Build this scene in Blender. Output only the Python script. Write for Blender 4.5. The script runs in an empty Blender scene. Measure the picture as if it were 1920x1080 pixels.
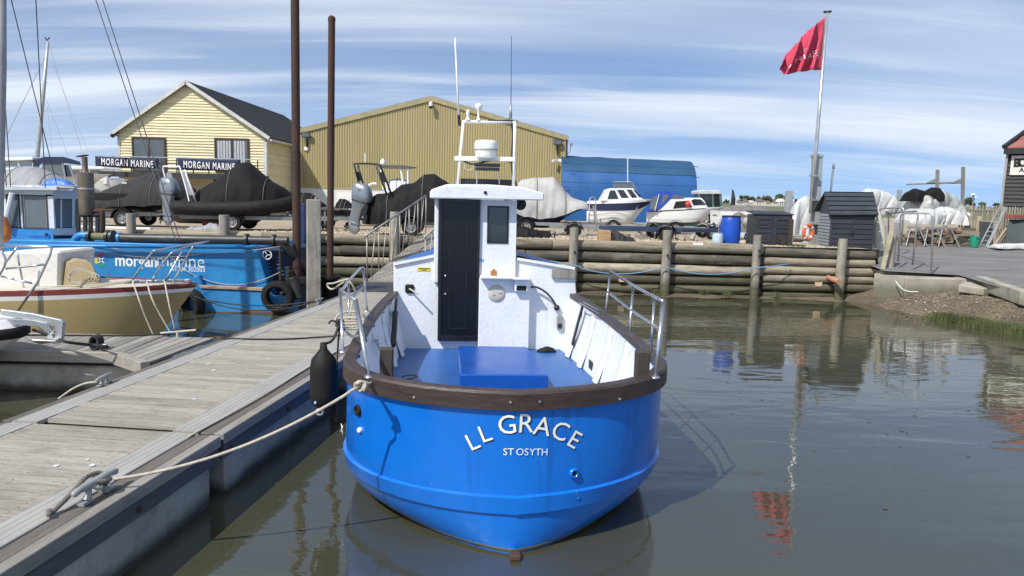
import bpy, bmesh, math, random
from mathutils import Vector, Matrix, noise
random.seed(7)
R = math.radians
scene = bpy.context.scene
COL = scene.collection
# ------------------------------------------------------------------ camera
F, TH, RO, H = 1387.0, math.atan(171/1387.0), .025, 2.3
cd = bpy.data.cameras.new('camera'); cam = bpy.data.objects.new('camera', cd); COL.objects.link(cam)
cd.sensor_width = 36; cd.lens = 36*F/1920; cd.clip_start = .05; cd.clip_end = 6000
cam.matrix_world = Matrix.Translation((0, 0, H)) @ Matrix.Rotation(math.pi/2-TH, 4, 'X') @ Matrix.Rotation(RO, 4, 'Z')
scene.camera = cam
# ------------------------------------------------------------------ sky and sun
SUN_DIR = Vector((-.85, -1.0, 1.45)).normalized()      # towards the sun
EL = math.asin(SUN_DIR.z); AZ = math.atan2(SUN_DIR.x, SUN_DIR.y)
w = bpy.data.worlds.new('World'); scene.world = w; w.use_nodes = True
nt = w.node_tree; N = nt.nodes; LK = nt.links; N.clear()
out = N.new('ShaderNodeOutputWorld'); bg = N.new('ShaderNodeBackground'); bg.inputs[1].default_value = .13
sk = N.new('ShaderNodeTexSky'); sk.sky_type = 'NISHITA'; sk.sun_disc = False
sk.sun_elevation = EL; sk.sun_rotation = AZ % (2*math.pi); sk.air_density = 1.0; sk.dust_density = .35; sk.ozone_density = 2.2; sk.altitude = 0
tc = N.new('ShaderNodeTexCoord'); sep = N.new('ShaderNodeSeparateXYZ'); LK.new(tc.outputs['Generated'], sep.inputs[0])
lift = N.new('ShaderNodeVectorMath'); lift.operation = 'MULTIPLY_ADD'; LK.new(tc.outputs['Generated'], lift.inputs[0]); lift.inputs[1].default_value = (1, 1, .9); lift.inputs[2].default_value = (0, 0, .13)
nrm_ = N.new('ShaderNodeVectorMath'); nrm_.operation = 'NORMALIZE'; LK.new(lift.outputs[0], nrm_.inputs[0]); LK.new(nrm_.outputs[0], sk.inputs[0])
def M(op, a, b=None, c=None, clamp=False, tree=None):
    n = (tree or nt).nodes.new('ShaderNodeMath'); n.operation = op; n.use_clamp = clamp
    for i, v in enumerate((a, b, c)):
        if v is None: continue
        if isinstance(v, (int, float)): n.inputs[i].default_value = v
        else: (tree or nt).links.new(v, n.inputs[i])
    return n.outputs[0]
zc = M('MAXIMUM', sep.outputs[2], .0)
zz = M('ADD', zc, .12)
cx_ = M('DIVIDE', sep.outputs[0], zz); cy_ = M('DIVIDE', sep.outputs[1], zz)
cmb = N.new('ShaderNodeCombineXYZ'); LK.new(cx_, cmb.inputs[0]); LK.new(cy_, cmb.inputs[1])
def skynoise(scl, rot, loc, sc, det, rough, dist, lo, hi):
    mp = N.new('ShaderNodeMapping'); LK.new(cmb.outputs[0], mp.inputs[0])
    mp.inputs['Scale'].default_value = scl; mp.inputs['Rotation'].default_value = (0, 0, R(rot)); mp.inputs['Location'].default_value = loc
    nz = N.new('ShaderNodeTexNoise'); LK.new(mp.outputs[0], nz.inputs[0])
    nz.inputs['Scale'].default_value = sc; nz.inputs['Detail'].default_value = det
    nz.inputs['Roughness'].default_value = rough; nz.inputs['Distortion'].default_value = dist
    mr = N.new('ShaderNodeMapRange'); mr.interpolation_type = 'SMOOTHSTEP'; LK.new(nz.outputs[0], mr.inputs[0])
    mr.inputs[1].default_value = lo; mr.inputs[2].default_value = hi
    return mr.outputs[0]
c1 = skynoise((.17, .62, 1), 12, (1.3, .2, 0), 1.15, 6, .44, .6, .30, .74)   # broad cirrus bands
c2 = skynoise((.30, 1.9, 1), -10, (4.1, 2.0, 0), 1.4, 10, .55, 1.1, .42, .86)  # thin streaks
c3 = skynoise((.9, .9, 1), 0, (8, 3, 0), .22, 3, .5, 0, .35, .65)           # where clouds gather
lf = N.new('ShaderNodeMapRange'); LK.new(sep.outputs[0], lf.inputs[0]); lf.inputs[1].default_value = .35; lf.inputs[2].default_value = -.6; lf.inputs[3].default_value = .30; lf.inputs[4].default_value = 1.35
cs = M('ADD', M('MULTIPLY', c1, .85), M('MULTIPLY', c2, .45))
cs = M('MULTIPLY', cs, M('ADD', M('MULTIPLY', c3, .75), lf.outputs[0]), clamp=True)
# thin high veil, thicker towards the horizon
veil = N.new('ShaderNodeMapRange'); LK.new(sep.outputs[2], veil.inputs[0]); veil.inputs[1].default_value = .0; veil.inputs[2].default_value = .35; veil.inputs[3].default_value = .30; veil.inputs[4].default_value = .06
vl = M('MULTIPLY', veil.outputs[0], M('ADD', lf.outputs[0], .35))
hi_ = N.new('ShaderNodeMapRange'); LK.new(sep.outputs[2], hi_.inputs[0]); hi_.inputs[1].default_value = .22; hi_.inputs[2].default_value = .5; hi_.inputs[3].default_value = 0.; hi_.inputs[4].default_value = .42
hv = M('MULTIPLY', hi_.outputs[0], M('ADD', M('MULTIPLY', c1, .8), .5))
fac = M('MAXIMUM', M('MULTIPLY', cs, .92), M('MAXIMUM', vl, hv), clamp=True)
mx = N.new('ShaderNodeMixRGB'); LK.new(fac, mx.inputs[0])
hs = N.new('ShaderNodeVectorMath'); hs.operation = 'MULTIPLY'; hs.inputs[1].default_value = (.50, .64, .81); LK.new(sk.outputs[0], hs.inputs[0])
LK.new(hs.outputs[0], mx.inputs[1]); mx.inputs[2].default_value = (5.3, 5.75, 6.35, 1)
LK.new(mx.outputs[0], bg.inputs[0]); LK.new(bg.outputs[0], out.inputs[0])
sl = bpy.data.lights.new('sun', 'SUN'); sl.energy = 4.0; sl.angle = R(.6); sl.color = (1, .955, .89)
so = bpy.data.objects.new('sun', sl); COL.objects.link(so); so.rotation_euler = SUN_DIR.to_track_quat('Z', 'Y').to_euler()
vs = scene.view_settings; vs.view_transform = 'Standard'; vs.look = 'None'; vs.exposure = .32; vs.gamma = 1; vs.use_curve_mapping = False
# ------------------------------------------------------------------ measuring helpers (pixels of the 1920 px photograph -> metres)
def ray(px, py):
    u = (px-960)/F; v = (540-py)/F
    u, v = u*math.cos(RO)-v*math.sin(RO), u*math.sin(RO)+v*math.cos(RO)
    return Vector((u, math.cos(TH)+v*math.sin(TH), -math.sin(TH)+v*math.cos(TH)))
def at(px, py, Y): d = ray(px, py); return d*(Y/d.y)+Vector((0, 0, H))
def on(px, py, z): d = ray(px, py); return d*((z-H)/d.z)+Vector((0, 0, H))
def yard_z(Y): return 1.25-.022*max(0, min(Y, 36)-18)
# ------------------------------------------------------------------ materials
def node_mat(name):
    m = bpy.data.materials.new(name); m.use_nodes = True; t = m.node_tree
    b = t.nodes['Principled BSDF']; return m, t, b
MC = {}
def mat(name, col, rough=.6, metal=0., var=.18, scale=3., grain=None, bump=.15, bscale=40., dirt=None, dirtamt=.5, dscale=1.2, coat=0., per=0., spec=.5, alpha=1., trans=0., fine=.12, dgrain=None):
    """procedural surface: two sizes of tone variation, patches of dirt, fine relief; per = tone change from object to object"""
    if name in MC: return MC[name]
    m, t, b = node_mat(name); n = t.nodes; l = t.links
    tc = n.new('ShaderNodeTexCoord'); oi = n.new('ShaderNodeObjectInfo')
    add = n.new('ShaderNodeVectorMath'); add.operation = 'MULTIPLY_ADD'
    l.new(oi.outputs['Random'], add.inputs[0]); add.inputs[1].default_value = (37, 53, 19); l.new(tc.outputs['Object'], add.inputs[2])
    mp = n.new('ShaderNodeMapping'); l.new(add.outputs[0], mp.inputs[0])
    if grain: mp.inputs['Scale'].default_value = grain
    def nz(sc, det=4, rg=.55, src=None):
        x = n.new('ShaderNodeTexNoise'); l.new(src or mp.outputs[0], x.inputs[0]); x.inputs['Scale'].default_value = sc
        x.inputs['Detail'].default_value = det; x.inputs['Roughness'].default_value = rg; return x.outputs[0]
    big = nz(scale); fin = nz(bscale, 5, .65)
    a = M('MULTIPLY_ADD', M('SUBTRACT', big, .5, tree=t), var*4, 1., tree=t)
    a = M('ADD', a, M('MULTIPLY', M('SUBTRACT', fin, .5, tree=t), fine*4, tree=t), tree=t)
    if per: a = M('ADD', a, M('MULTIPLY', M('SUBTRACT', oi.outputs['Random'], .5, tree=t), per*2, tree=t), tree=t)
    a = M('MAXIMUM', a, .15, tree=t)
    vm = n.new('ShaderNodeVectorMath'); vm.operation = 'SCALE'; vm.inputs[0].default_value = col; l.new(a, vm.inputs['Scale'])
    c = vm.outputs[0]
    if dirt:
        ds_ = add.outputs[0]
        if dgrain: m2 = n.new('ShaderNodeMapping'); l.new(ds_, m2.inputs[0]); m2.inputs['Scale'].default_value = dgrain; ds_ = m2.outputs[0]
        dz = nz(dscale, 7, .68, ds_); mr = n.new('ShaderNodeMapRange'); mr.interpolation_type = 'SMOOTHSTEP'
        l.new(dz, mr.inputs[0]); mr.inputs[1].default_value = .5; mr.inputs[2].default_value = .72; mr.inputs[4].default_value = dirtamt
        mxx = n.new('ShaderNodeMixRGB'); l.new(mr.outputs[0], mxx.inputs[0]); l.new(c, mxx.inputs[1]); mxx.inputs[2].default_value = (*dirt, 1); c = mxx.outputs[0]
    l.new(c, b.inputs['Base Color'])
    rr = M('MULTIPLY_ADD', M('SUBTRACT', big, .5, tree=t), .35 if rough > .12 else .06, rough, clamp=True, tree=t); l.new(rr, b.inputs['Roughness'])
    b.inputs['Metallic'].default_value = metal
    b.inputs['Specular IOR Level'].default_value = spec
    if coat: b.inputs['Coat Weight'].default_value = coat; b.inputs['Coat Roughness'].default_value = .08
    if alpha < 1: b.inputs['Alpha'].default_value = alpha
    if trans: b.inputs['Transmission Weight'].default_value = trans
    if bump:
        bp = n.new('ShaderNodeBump'); bp.inputs['Strength'].default_value = bump; bp.inputs['Distance'].default_value = .01
        l.new(fin, bp.inputs['Height']); l.new(bp.outputs[0], b.inputs['Normal'])
    MC[name] = m; return m
# ------------------------------------------------------------------ mesh builder
class MB:
    def __init__(s): s.v = []; s.f = []
    def add(s, vs, fs):
        o = len(s.v); s.v += [Vector(p) for p in vs]; s.f += [tuple(i+o for i in f) for f in fs]; return s
    def box(s, c, d, rz=0, M4=None):
        x, y, z = d[0]/2, d[1]/2, d[2]/2; m = Matrix.Translation(c) @ Matrix.Rotation(rz, 4, 'Z') if M4 is None else M4
        return s.add([m @ Vector((a*x, b*y, e*z)) for a in (-1, 1) for b in (-1, 1) for e in (-1, 1)],
                     [(0, 1, 3, 2), (4, 6, 7, 5), (0, 4, 5, 1), (2, 3, 7, 6), (0, 2, 6, 4), (1, 5, 7, 3)])
    def bb(s, x0, x1, y0, y1, z0, z1): return s.box(((x0+x1)/2, (y0+y1)/2, (z0+z1)/2), (abs(x1-x0), abs(y1-y0), abs(z1-z0)))
    def beam(s, p, q, w_, h_, up=(0, 0, 1)):
        p, q = Vector(p), Vector(q); d = (q-p); L = d.length; d.normalize(); up = Vector(up)
        if abs(d.dot(up)) > .98: up = Vector((0, 1, 0))
        a = d.cross(up).normalized(); b = a.cross(d)
        m = Matrix((( *d, ), ( *a, ), ( *b, ))).transposed().to_4x4(); m.translation = (p+q)/2
        return s.box((0, 0, 0), (L, w_, h_), M4=m)
    def ring(s, c, a, b, r, n, ry=None):
        return [c+a*(r*math.cos(2*math.pi*i/n))+b*((ry or r)*math.sin(2*math.pi*i/n)) for i in range(n)]
    def tube(s, pts, r, n=8, closed=False, cap=True):
        pts = [Vector(p) for p in pts]; k = len(pts); rs = r if isinstance(r, (list, tuple)) else [r]*k
        vs, fs = [], []; a = None
        for i, p in enumerate(pts):
            if closed: d = pts[(i+1) % k]-pts[i-1]
            else: d = pts[min(i+1, k-1)]-pts[max(i-1, 0)]
            d.normalize()
            if a is None:
                a = d.orthogonal().normalized()
            a = (a-d*a.dot(d)); a = a.normalized() if a.length > 1e-6 else d.orthogonal().normalized()
            vs += s.ring(p, a, d.cross(a), rs[i], n)
        for i in range(k if closed else k-1):
            j = (i+1) % k
            for q in range(n): fs.append((i*n+q, i*n+(q+1) % n, j*n+(q+1) % n, j*n+q))
        if cap and not closed: fs += [tuple(range(n))[::-1], tuple((k-1)*n+q for q in range(n))]
        return s.add(vs, fs)
    def cyl(s, p, q, r, r2=None, n=12): return s.tube([p, q], [r, r if r2 is None else r2], n)
    def lathe(s, prof, c=(0, 0, 0), ax='Z', n=16):
        c = Vector(c); e = {'Z': (Vector((1, 0, 0)), Vector((0, 1, 0)), Vector((0, 0, 1))), 'Y': (Vector((1, 0, 0)), Vector((0, 0, -1)), Vector((0, 1, 0))), 'X': (Vector((0, 1, 0)), Vector((0, 0, 1)), Vector((1, 0, 0)))}[ax]
        vs, fs = [], []
        for r, h in prof: vs += s.ring(c+e[2]*h, e[0], e[1], max(r, 1e-4), n)
        for i in range(len(prof)-1):
            for q in range(n): fs.append((i*n+q, i*n+(q+1) % n, (i+1)*n+(q+1) % n, (i+1)*n+q))
        return s.add(vs, fs)
    def loft(s, rings, closed=True, cap=False):
        n = len(rings[0]); vs = [p for r in rings for p in r]; fs = []
        for i in range(len(rings)-1):
            for q in range(n if closed else n-1): fs.append((i*n+q, i*n+(q+1) % n, (i+1)*n+(q+1) % n, (i+1)*n+q))
        if cap: fs += [tuple(range(n))[::-1], tuple((len(rings)-1)*n+q for q in range(n))]
        return s.add(vs, fs)
    def prism(s, pts, d):
        """flat outline (list of points) pushed along the vector d"""
        pts = [Vector(p) for p in pts]; n = len(pts); d = Vector(d)
        return s.add(pts+[p+d for p in pts], [tuple(range(n)), tuple(range(2*n-1, n-1, -1))]+[(i, i+n, (i+1) % n+n, (i+1) % n) for i in range(n)])
    def build(s, name, m, parent=None, world=False, smooth=False, label=None, kind=None, cat=None, group=None, bevel=0, solid=0, auto=None):
        me = bpy.data.meshes.new(name)
        vs = s.v
        if world and parent is not None:
            iv = wm(parent).inverted(); vs = [iv @ p for p in vs]
        me.from_pydata([tuple(p) for p in vs], [], s.f); me.update()
        bm = bmesh.new(); bm.from_mesh(me); bmesh.ops.recalc_face_normals(bm, faces=bm.faces)
        if solid: bmesh.ops.solidify(bm, geom=bm.faces, thickness=solid)
        if bevel: bmesh.ops.bevel(bm, geom=list(bm.edges), offset=bevel, segments=1, affect='EDGES', clamp_overlap=True)
        bm.to_mesh(me); bm.free()
        o = bpy.data.objects.new(name, me); COL.objects.link(o)
        if m is not None: me.materials.append(m)
        if smooth:
            for p in me.polygons: p.use_smooth = True
            if auto is not None or smooth == 'auto':
                me.set_sharp_from_angle(angle=R(auto or 40))
        if parent is not None: o.parent = parent
        if label: o['label'] = label
        if kind: o['kind'] = kind
        if cat: o['category'] = cat
        if group: o['group'] = group
        return o
def wm(o):
    m = Matrix.Translation(o.location) @ o.rotation_euler.to_matrix().to_4x4()
    m = m @ Matrix.Diagonal((*o.scale, 1))
    return wm(o.parent) @ m if o.parent else m
def thing(name, label, cat, loc=(0, 0, 0), rz=0, group=None):
    o = bpy.data.objects.new(name, None); COL.objects.link(o); o.location = loc; o.rotation_euler = (0, 0, rz); o.empty_display_size = .2
    o['label'] = label; o['category'] = cat
    if group: o['group'] = group
    return o
def dup(root, loc=None, rz=None, label=None, sc=None):
    def cp(o, par):
        c = o.copy(); COL.objects.link(c); c.parent = par
        for ch in [x for x in bpy.data.objects if x.parent == o and x != c]: cp(ch, c)
        return c
    r = cp(root, root.parent)
    if loc is not None: r.location = loc
    if rz is not None: r.rotation_euler = (0, 0, rz)
    if label: r['label'] = label
    if sc: r.scale = (sc, sc, sc)
    return r
def lerp(a, b, t): return a+(b-a)*t
def interp(tab, x):
    if x <= tab[0][0]: return tab[0][1]
    for (a, va), (b, vb) in zip(tab, tab[1:]):
        if x <= b:
            t = (x-a)/(b-a); return va+(vb-va)*t
    return tab[-1][1]
def smooth_pts(pts, n=6):
    pts = [Vector(p) for p in pts]; o = []
    for i in range(len(pts)-1):
        p0 = pts[max(i-1, 0)]; p1 = pts[i]; p2 = pts[i+1]; p3 = pts[min(i+2, len(pts)-1)]
        for k in range(n):
            t = k/n; o.append(.5*((2*p1)+(p2-p0)*t+(2*p0-5*p1+4*p2-p3)*t*t+(3*p1-p0-3*p2+p3)*t**3))
    return o+[pts[-1]]
def sag(p, q, d, n=14):
    p, q = Vector(p), Vector(q); return [p.lerp(q, i/n)-Vector((0, 0, 4*d*(i/n)*(1-i/n))) for i in range(n+1)]
def letters(txt, size, m, parent, mtx, ext=.002, name='lettering', align='CENTER', bold=0, warp=None, mirror=False, space=1.):
    """flat lettering built as a mesh; mtx places its x/y plane in the parent's frame"""
    cu = bpy.data.curves.new('t', 'FONT'); cu.body = txt; cu.size = size; cu.extrude = ext; cu.align_x = align; cu.align_y = 'CENTER'; cu.offset = bold; cu.resolution_u = 3; cu.space_character = space
    ob = bpy.data.objects.new('t', cu); COL.objects.link(ob)
    dg = bpy.context.evaluated_depsgraph_get(); me = bpy.data.meshes.new_from_object(ob.evaluated_get(dg)); COL.objects.unlink(ob); bpy.data.objects.remove(ob)
    if mirror: me.transform(Matrix.Diagonal((-1, 1, 1, 1)))
    me.transform(mtx)
    if warp:
        for v in me.vertices: v.co = warp(v.co)
    me.name = name; me.materials.clear(); me.materials.append(m)
    o = bpy.data.objects.new(name, me); COL.objects.link(o); o.parent = parent; return o
# wall facing the camera: letters read along +x, stand along +z
FACE = Matrix.Rotation(R(90), 4, 'X')
# ------------------------------------------------------------------ the palette
wood_grey = mat('weathered decking', (.32, .298, .26), .85, grain=(1, 14, 14), scale=2.2, var=.22, bump=.5, bscale=16, per=.13, dirt=(.15, .135, .11), dirtamt=.6, dscale=1.3, fine=.24)
wood_grey_y = mat('weathered decking along', (.25, .235, .21), .85, grain=(14, 1, 14), scale=2.2, var=.22, bump=.5, bscale=16, per=.1, dirt=(.14, .125, .1), dirtamt=.5, fine=.2)
wood_dark = mat('dark old timber', (.125, .11, .095), .85, grain=(14, 1, 14), scale=2, var=.3, bump=.5, bscale=16, per=.1, fine=.2)
alu_strip = mat('grey metal edging', (.335, .33, .31), .7, .05, grain=(5, 1, 5), scale=2, var=.1, bump=.1, dirt=(.27, .25, .22), dirtamt=.4)
log_mat = mat('tidal log timber', (.24, .205, .15), .9, grain=(1, 9, 9), scale=1.6, var=.5, bump=1., bscale=12, per=.5, dirt=(.36, .32, .25), dirtamt=.6, dscale=1.2, fine=.3)
log_wet = mat('wet green log timber', (.085, .08, .045), .6, grain=(1, 9, 9), scale=1.6, var=.4, bump=.8, bscale=12, per=.2, dirt=(.05, .055, .02), dirtamt=.6)
post_mat = mat('grey post timber', (.30, .275, .23), .9, grain=(9, 9, 1), scale=1.8, var=.3, bump=.8, bscale=12, per=.15, dirt=(.10, .09, .06), dirtamt=.6, dscale=1.5, fine=.25)
concrete = mat('old concrete', (.33, .31, .255), .9, scale=1.6, var=.2, bump=.5, bscale=30, dirt=(.13, .12, .085), dirtamt=.7, dscale=1.8)
float_mat = mat('float concrete', (.38, .355, .30), .85, scale=1.6, var=.25, bump=.4, bscale=25, dirt=(.16, .15, .11), dirtamt=.7, dscale=2.0)
blue_hull = mat('gloss blue paint', (.004, .15, .60), .22, scale=1.3, var=.06, bump=.04, bscale=9, coat=.35, dirt=(.010, .16, .62), dirtamt=.55, dscale=1.0, dgrain=(3, 3, .8), fine=.04)
blue_deck = mat('blue deck paint', (.022, .105, .33), .42, scale=1.6, var=.2, bump=.25, bscale=24, dirt=(.045, .12, .36), dirtamt=.55, dscale=1.7, fine=.08)
blue_hatch = mat('blue hatch paint', (.006, .072, .35), .30, scale=1.6, var=.08, bump=.06, bscale=14, dirt=(.03, .09, .37), dirtamt=.35, dscale=1.4)
white_grp = mat('rough white fibreglass', (.72, .745, .77), .5, scale=3, var=.04, bump=.55, bscale=22, dirt=(.5, .51, .5), dirtamt=.22, dscale=2.5, fine=.02)
white_paint = mat('white paint', (.76, .77, .77), .4, scale=3, var=.04, bump=.08, dirt=(.5, .49, .44), dirtamt=.25, dscale=3, fine=.02)
white_clean = mat('white gelcoat', (.78, .78, .76), .25, scale=2, var=.04, bump=.02, coat=.3, fine=.02)
rail_wood = mat('dark hardwood rail', (.043, .028, .023), .42, grain=(2, 2, 9), scale=3, var=.3, bump=.3, bscale=14, dirt=(.09, .062, .052), dirtamt=.6, dscale=2, fine=.2)
bitt_wood = mat('bitt timber', (.05, .04, .033), .7, grain=(12, 12, 1), var=.3, bump=.5, bscale=14)
steel = mat('stainless tube', (.62, .62, .63), .22, 1., var=.05, bump=.02)
galv = mat('galvanised steel', (.44, .46, .47), .45, .75, var=.15, scale=6, bump=.15)
black_pl = mat('black plastic', (.016, .016, .018), .45, var=.2, bump=.05)
black_rub = mat('black rubber', (.011, .0105, .010), .7, spec=.3, var=.3, bump=.2, dirt=(.045, .042, .038), dirtamt=.4)
door_blk = mat('black door paint', (.004, .0045, .006), .30, var=.2, bump=.05, scale=4)
rope_w = mat('pale rope', (.46, .42, .34), .9, var=.2, scale=30, bump=.8, bscale=90)
rope_k = mat('black rope', (.03, .03, .032), .9, var=.3, scale=30, bump=.8, bscale=90)
rope_g = mat('grey brown rope', (.16, .145, .12), .9, var=.3, scale=30, bump=.8, bscale=90)
rust = mat('rusty steel', (.058, .028, .018), .85, grain=(3, 3, .6), scale=2, var=.35, bump=.5, bscale=20, dirt=(.028, .024, .022), dirtamt=.9, dscale=.9)
glass_d = mat('dark window glass', (.02, .024, .028), .06, var=.1, bump=.0, spec=.8, coat=.3)
glass_c = mat('clear canopy glass', (.12, .14, .15), .12, var=.1, bump=.0, spec=.6)
navy = mat('navy canvas', (.014, .022, .06), .8, var=.15, scale=5, bump=.3, bscale=20)
def tide(m, z0, z1, col, amt=.85):
    """weed and wet stain up to the tide line (object z = height above the water)"""
    t = m.node_tree; b = t.nodes['Principled BSDF']; src = b.inputs['Base Color'].links[0].from_socket
    tc = t.nodes.new('ShaderNodeTexCoord'); sp = t.nodes.new('ShaderNodeSeparateXYZ'); t.links.new(tc.outputs['Object'], sp.inputs[0]); nz = t.nodes.new('ShaderNodeTexNoise'); t.links.new(tc.outputs['Object'], nz.inputs[0]); nz.inputs['Scale'].default_value = 3; nz.inputs['Detail'].default_value = 6
    hgt = M('ADD', sp.outputs[2], M('MULTIPLY', M('SUBTRACT', nz.outputs[0], .5, tree=t), .5*(z1-z0)+.1, tree=t), tree=t)
    mr = t.nodes.new('ShaderNodeMapRange'); t.links.new(hgt, mr.inputs[0]); mr.inputs[1].default_value = z1; mr.inputs[2].default_value = z0; mr.inputs[4].default_value = amt
    mx = t.nodes.new('ShaderNodeMixRGB'); t.links.new(mr.outputs[0], mx.inputs[0]); t.links.new(src, mx.inputs[1]); mx.inputs[2].default_value = (*col, 1); t.links.new(mx.outputs[0], b.inputs['Base Color'])
def scuff(m, sc, lo, hi, col, amt, gr=(1, 1, 1)):
    t = m.node_tree; b = t.nodes['Principled BSDF']; src = b.inputs['Base Color'].links[0].from_socket
    tc = t.nodes.new('ShaderNodeTexCoord'); mp = t.nodes.new('ShaderNodeMapping'); t.links.new(tc.outputs['Object'], mp.inputs[0]); mp.inputs['Scale'].default_value = gr
    nz = t.nodes.new('ShaderNodeTexNoise'); t.links.new(mp.outputs[0], nz.inputs[0]); nz.inputs['Scale'].default_value = sc; nz.inputs['Detail'].default_value = 8; nz.inputs['Roughness'].default_value = .7
    mr = t.nodes.new('ShaderNodeMapRange'); t.links.new(nz.outputs[0], mr.inputs[0]); mr.inputs[1].default_value = lo; mr.inputs[2].default_value = hi; mr.inputs[4].default_value = amt
    mx = t.nodes.new('ShaderNodeMixRGB'); t.links.new(mr.outputs[0], mx.inputs[0]); t.links.new(src, mx.inputs[1]); mx.inputs[2].default_value = (*col, 1); t.links.new(mx.outputs[0], b.inputs['Base Color'])
log_pale = mat('bleached log timber', (.40, .35, .27), .9, grain=(1, 9, 9), scale=1.6, var=.4, bump=1., bscale=12, per=.25, dirt=(.17, .15, .11), dirtamt=.7, dscale=1.2, fine=.3)
log_dark = mat('dark log timber', (.115, .10, .08), .9, grain=(1, 9, 9), scale=1.6, var=.5, bump=1., bscale=12, per=.4, dirt=(.24, .21, .165), dirtamt=.6, dscale=1.4, fine=.3)
cleat_m = mat('dull zinc cleat', (.33, .345, .34), .55, .3, var=.15, scale=12, bump=.2, dirt=(.2, .19, .17))
for m_ in (log_mat, log_pale, log_dark): scuff(m_, 3.2, .60, .66, (.03, .026, .02), .8, (.35, 3, 6))
scuff(post_mat, 3.2, .60, .66, (.05, .042, .03), .7, (6, 6, .3))
scuff(blue_hull, 9, .665, .70, (.20, .32, .42), .5); scuff(blue_hull, 2.2, .54, .72, (.006, .055, .28), .55, (3.5, 3.5, .35)); scuff(blue_deck, 6, .58, .72, (.06, .10, .17), .5); scuff(white_grp, 2.6, .58, .75, (.45, .38, .28), .4, (4, 4, .5)); scuff(blue_hatch, 14, .66, .74, (.12, .2, .42), .4)
scuff(wood_grey, 2.4, .60, .70, (.075, .066, .05), .65, (.5, 7, 7))
tide(log_pale, .30, .62, (.045, .045, .022)); tide(log_dark, .30, .62, (.045, .045, .022)); tide(log_mat, .30, .62, (.045, .045, .022)); tide(post_mat, .22, .50, (.045, .047, .02)); tide(concrete, .38, .60, (.085, .08, .045), .7); tide(float_mat, .03, .12, (.03, .03, .015), .9)
cov_blk = mat('black boat cover', (.0085, .0085, .0095), .75, spec=.22, var=.22, scale=3, bump=.3, bscale=9, dirt=(.02, .019, .018), dirtamt=.4)
cov_dk = mat('dark grey boat cover', (.032, .031, .034), .8, spec=.25, var=.18, scale=3, bump=.35, bscale=9, dirt=(.1, .095, .085), dirtamt=.35)
cov_gr = mat('pale grey boat cover', (.40, .395, .38), .75, var=.1, scale=3, bump=.4, bscale=9, dirt=(.25, .235, .2), dirtamt=.45)
cov_mid = mat('mid grey boat cover', (.27, .28, .295), .7, var=.12, scale=3, bump=.4, bscale=9, dirt=(.4, .41, .42), dirtamt=.5)
# ================================================================== THE SETTING
def struct(name, mb, m, smooth=False): 
    o = mb.build(name, m, smooth=smooth); o['kind'] = 'structure'; return o
# water
wm_, t, b = node_mat('harbour water'); n = t.nodes; l = t.links
tcw = n.new('ShaderNodeTexCoord')
def wn(scl, rot, sc, det, dist=0.):
    mp = n.new('ShaderNodeMapping'); l.new(tcw.outputs['Object'], mp.inputs[0]); mp.inputs['Scale'].default_value = scl; mp.inputs['Rotation'].default_value = (0, 0, R(rot))
    x = n.new('ShaderNodeTexNoise'); l.new(mp.outputs[0], x.inputs[0]); x.inputs['Scale'].default_value = sc; x.inputs['Detail'].default_value = det; x.inputs['Distortion'].default_value = dist; return x.outputs[0]
h1 = wn((.55, 1.5, 1), 8, 1.1, 2, .4); h2 = wn((.8, 1.7, 1), -14, 4.5, 3, .5); h3 = wn((1, 1.4, 1), 20, 14, 3)
patch = wn((.35, .8, 1), 0, .5, 3)
pr = n.new('ShaderNodeMapRange'); l.new(patch, pr.inputs[0]); pr.inputs[1].default_value = .38; pr.inputs[2].default_value = .66; pr.inputs[3].default_value = .35; pr.inputs[4].default_value = 1.15
hh = M('ADD', M('MULTIPLY', h1, .010, tree=t), M('MULTIPLY', M('ADD', M('MULTIPLY', h2, .0030, tree=t), M('MULTIPLY', h3, .0005, tree=t), tree=t), pr.outputs[0], tree=t), tree=t)
bp = n.new('ShaderNodeBump'); bp.inputs['Strength'].default_value = 1.; bp.inputs['Distance'].default_value = 1.0; l.new(hh, bp.inputs['Height']); l.new(bp.outputs[0], b.inputs['Normal'])
silt = wn((.3, .6, 1), 12, .9, 4)
mx2 = n.new('ShaderNodeMixRGB'); l.new(silt, mx2.inputs[0]); mx2.inputs[1].default_value = (.042, .043, .025, 1); mx2.inputs[2].default_value = (.060, .060, .036, 1); l.new(mx2.outputs[0], b.inputs['Base Color'])
b.inputs['Roughness'].default_value = .02; b.inputs['IOR'].default_value = 2.05; b.inputs['Specular IOR Level'].default_value = .5
struct('water', MB().add([(-60, -30, 0), (70, -30, 0), (70, 19, 0), (-60, 19, 0)], [(0, 1, 2, 3)]), wm_)
# yard, gently falling away from the quay wall
gravel_m = mat('beach gravel', (.33, .265, .19), .95, scale=1.1, var=.25, bump=1., bscale=22, dirt=(.42, .36, .28), dirtamt=.6, dscale=8, fine=.5)
g = MB(); xs = [-70+i*4 for i in range(20)]+[8.75]; ys = [18.12, 20, 24, 30, 36, 45, 60, 90]
g.add([(x, y, yard_z(y)) for y in ys for x in xs], [(j*len(xs)+i, j*len(xs)+i+1, (j+1)*len(xs)+i+1, (j+1)*len(xs)+i) for j in range(len(ys)-1) for i in range(len(xs)-1)])
struct('yard_ground', g, gravel_m)
struct('quay_fill', MB().add([(-70, 18.19, -1), (9.0, 18.19, -1), (9.0, 18.19, 1.24), (-70, 18.19, 1.24)], [(0, 1, 2, 3)]), mat('dark wet earth', (.03, .027, .02), .95))
def road_z(y): return .74+(.10 if y > 16.8 else .03)*(min(y, 21.3)-16.8)
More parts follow.
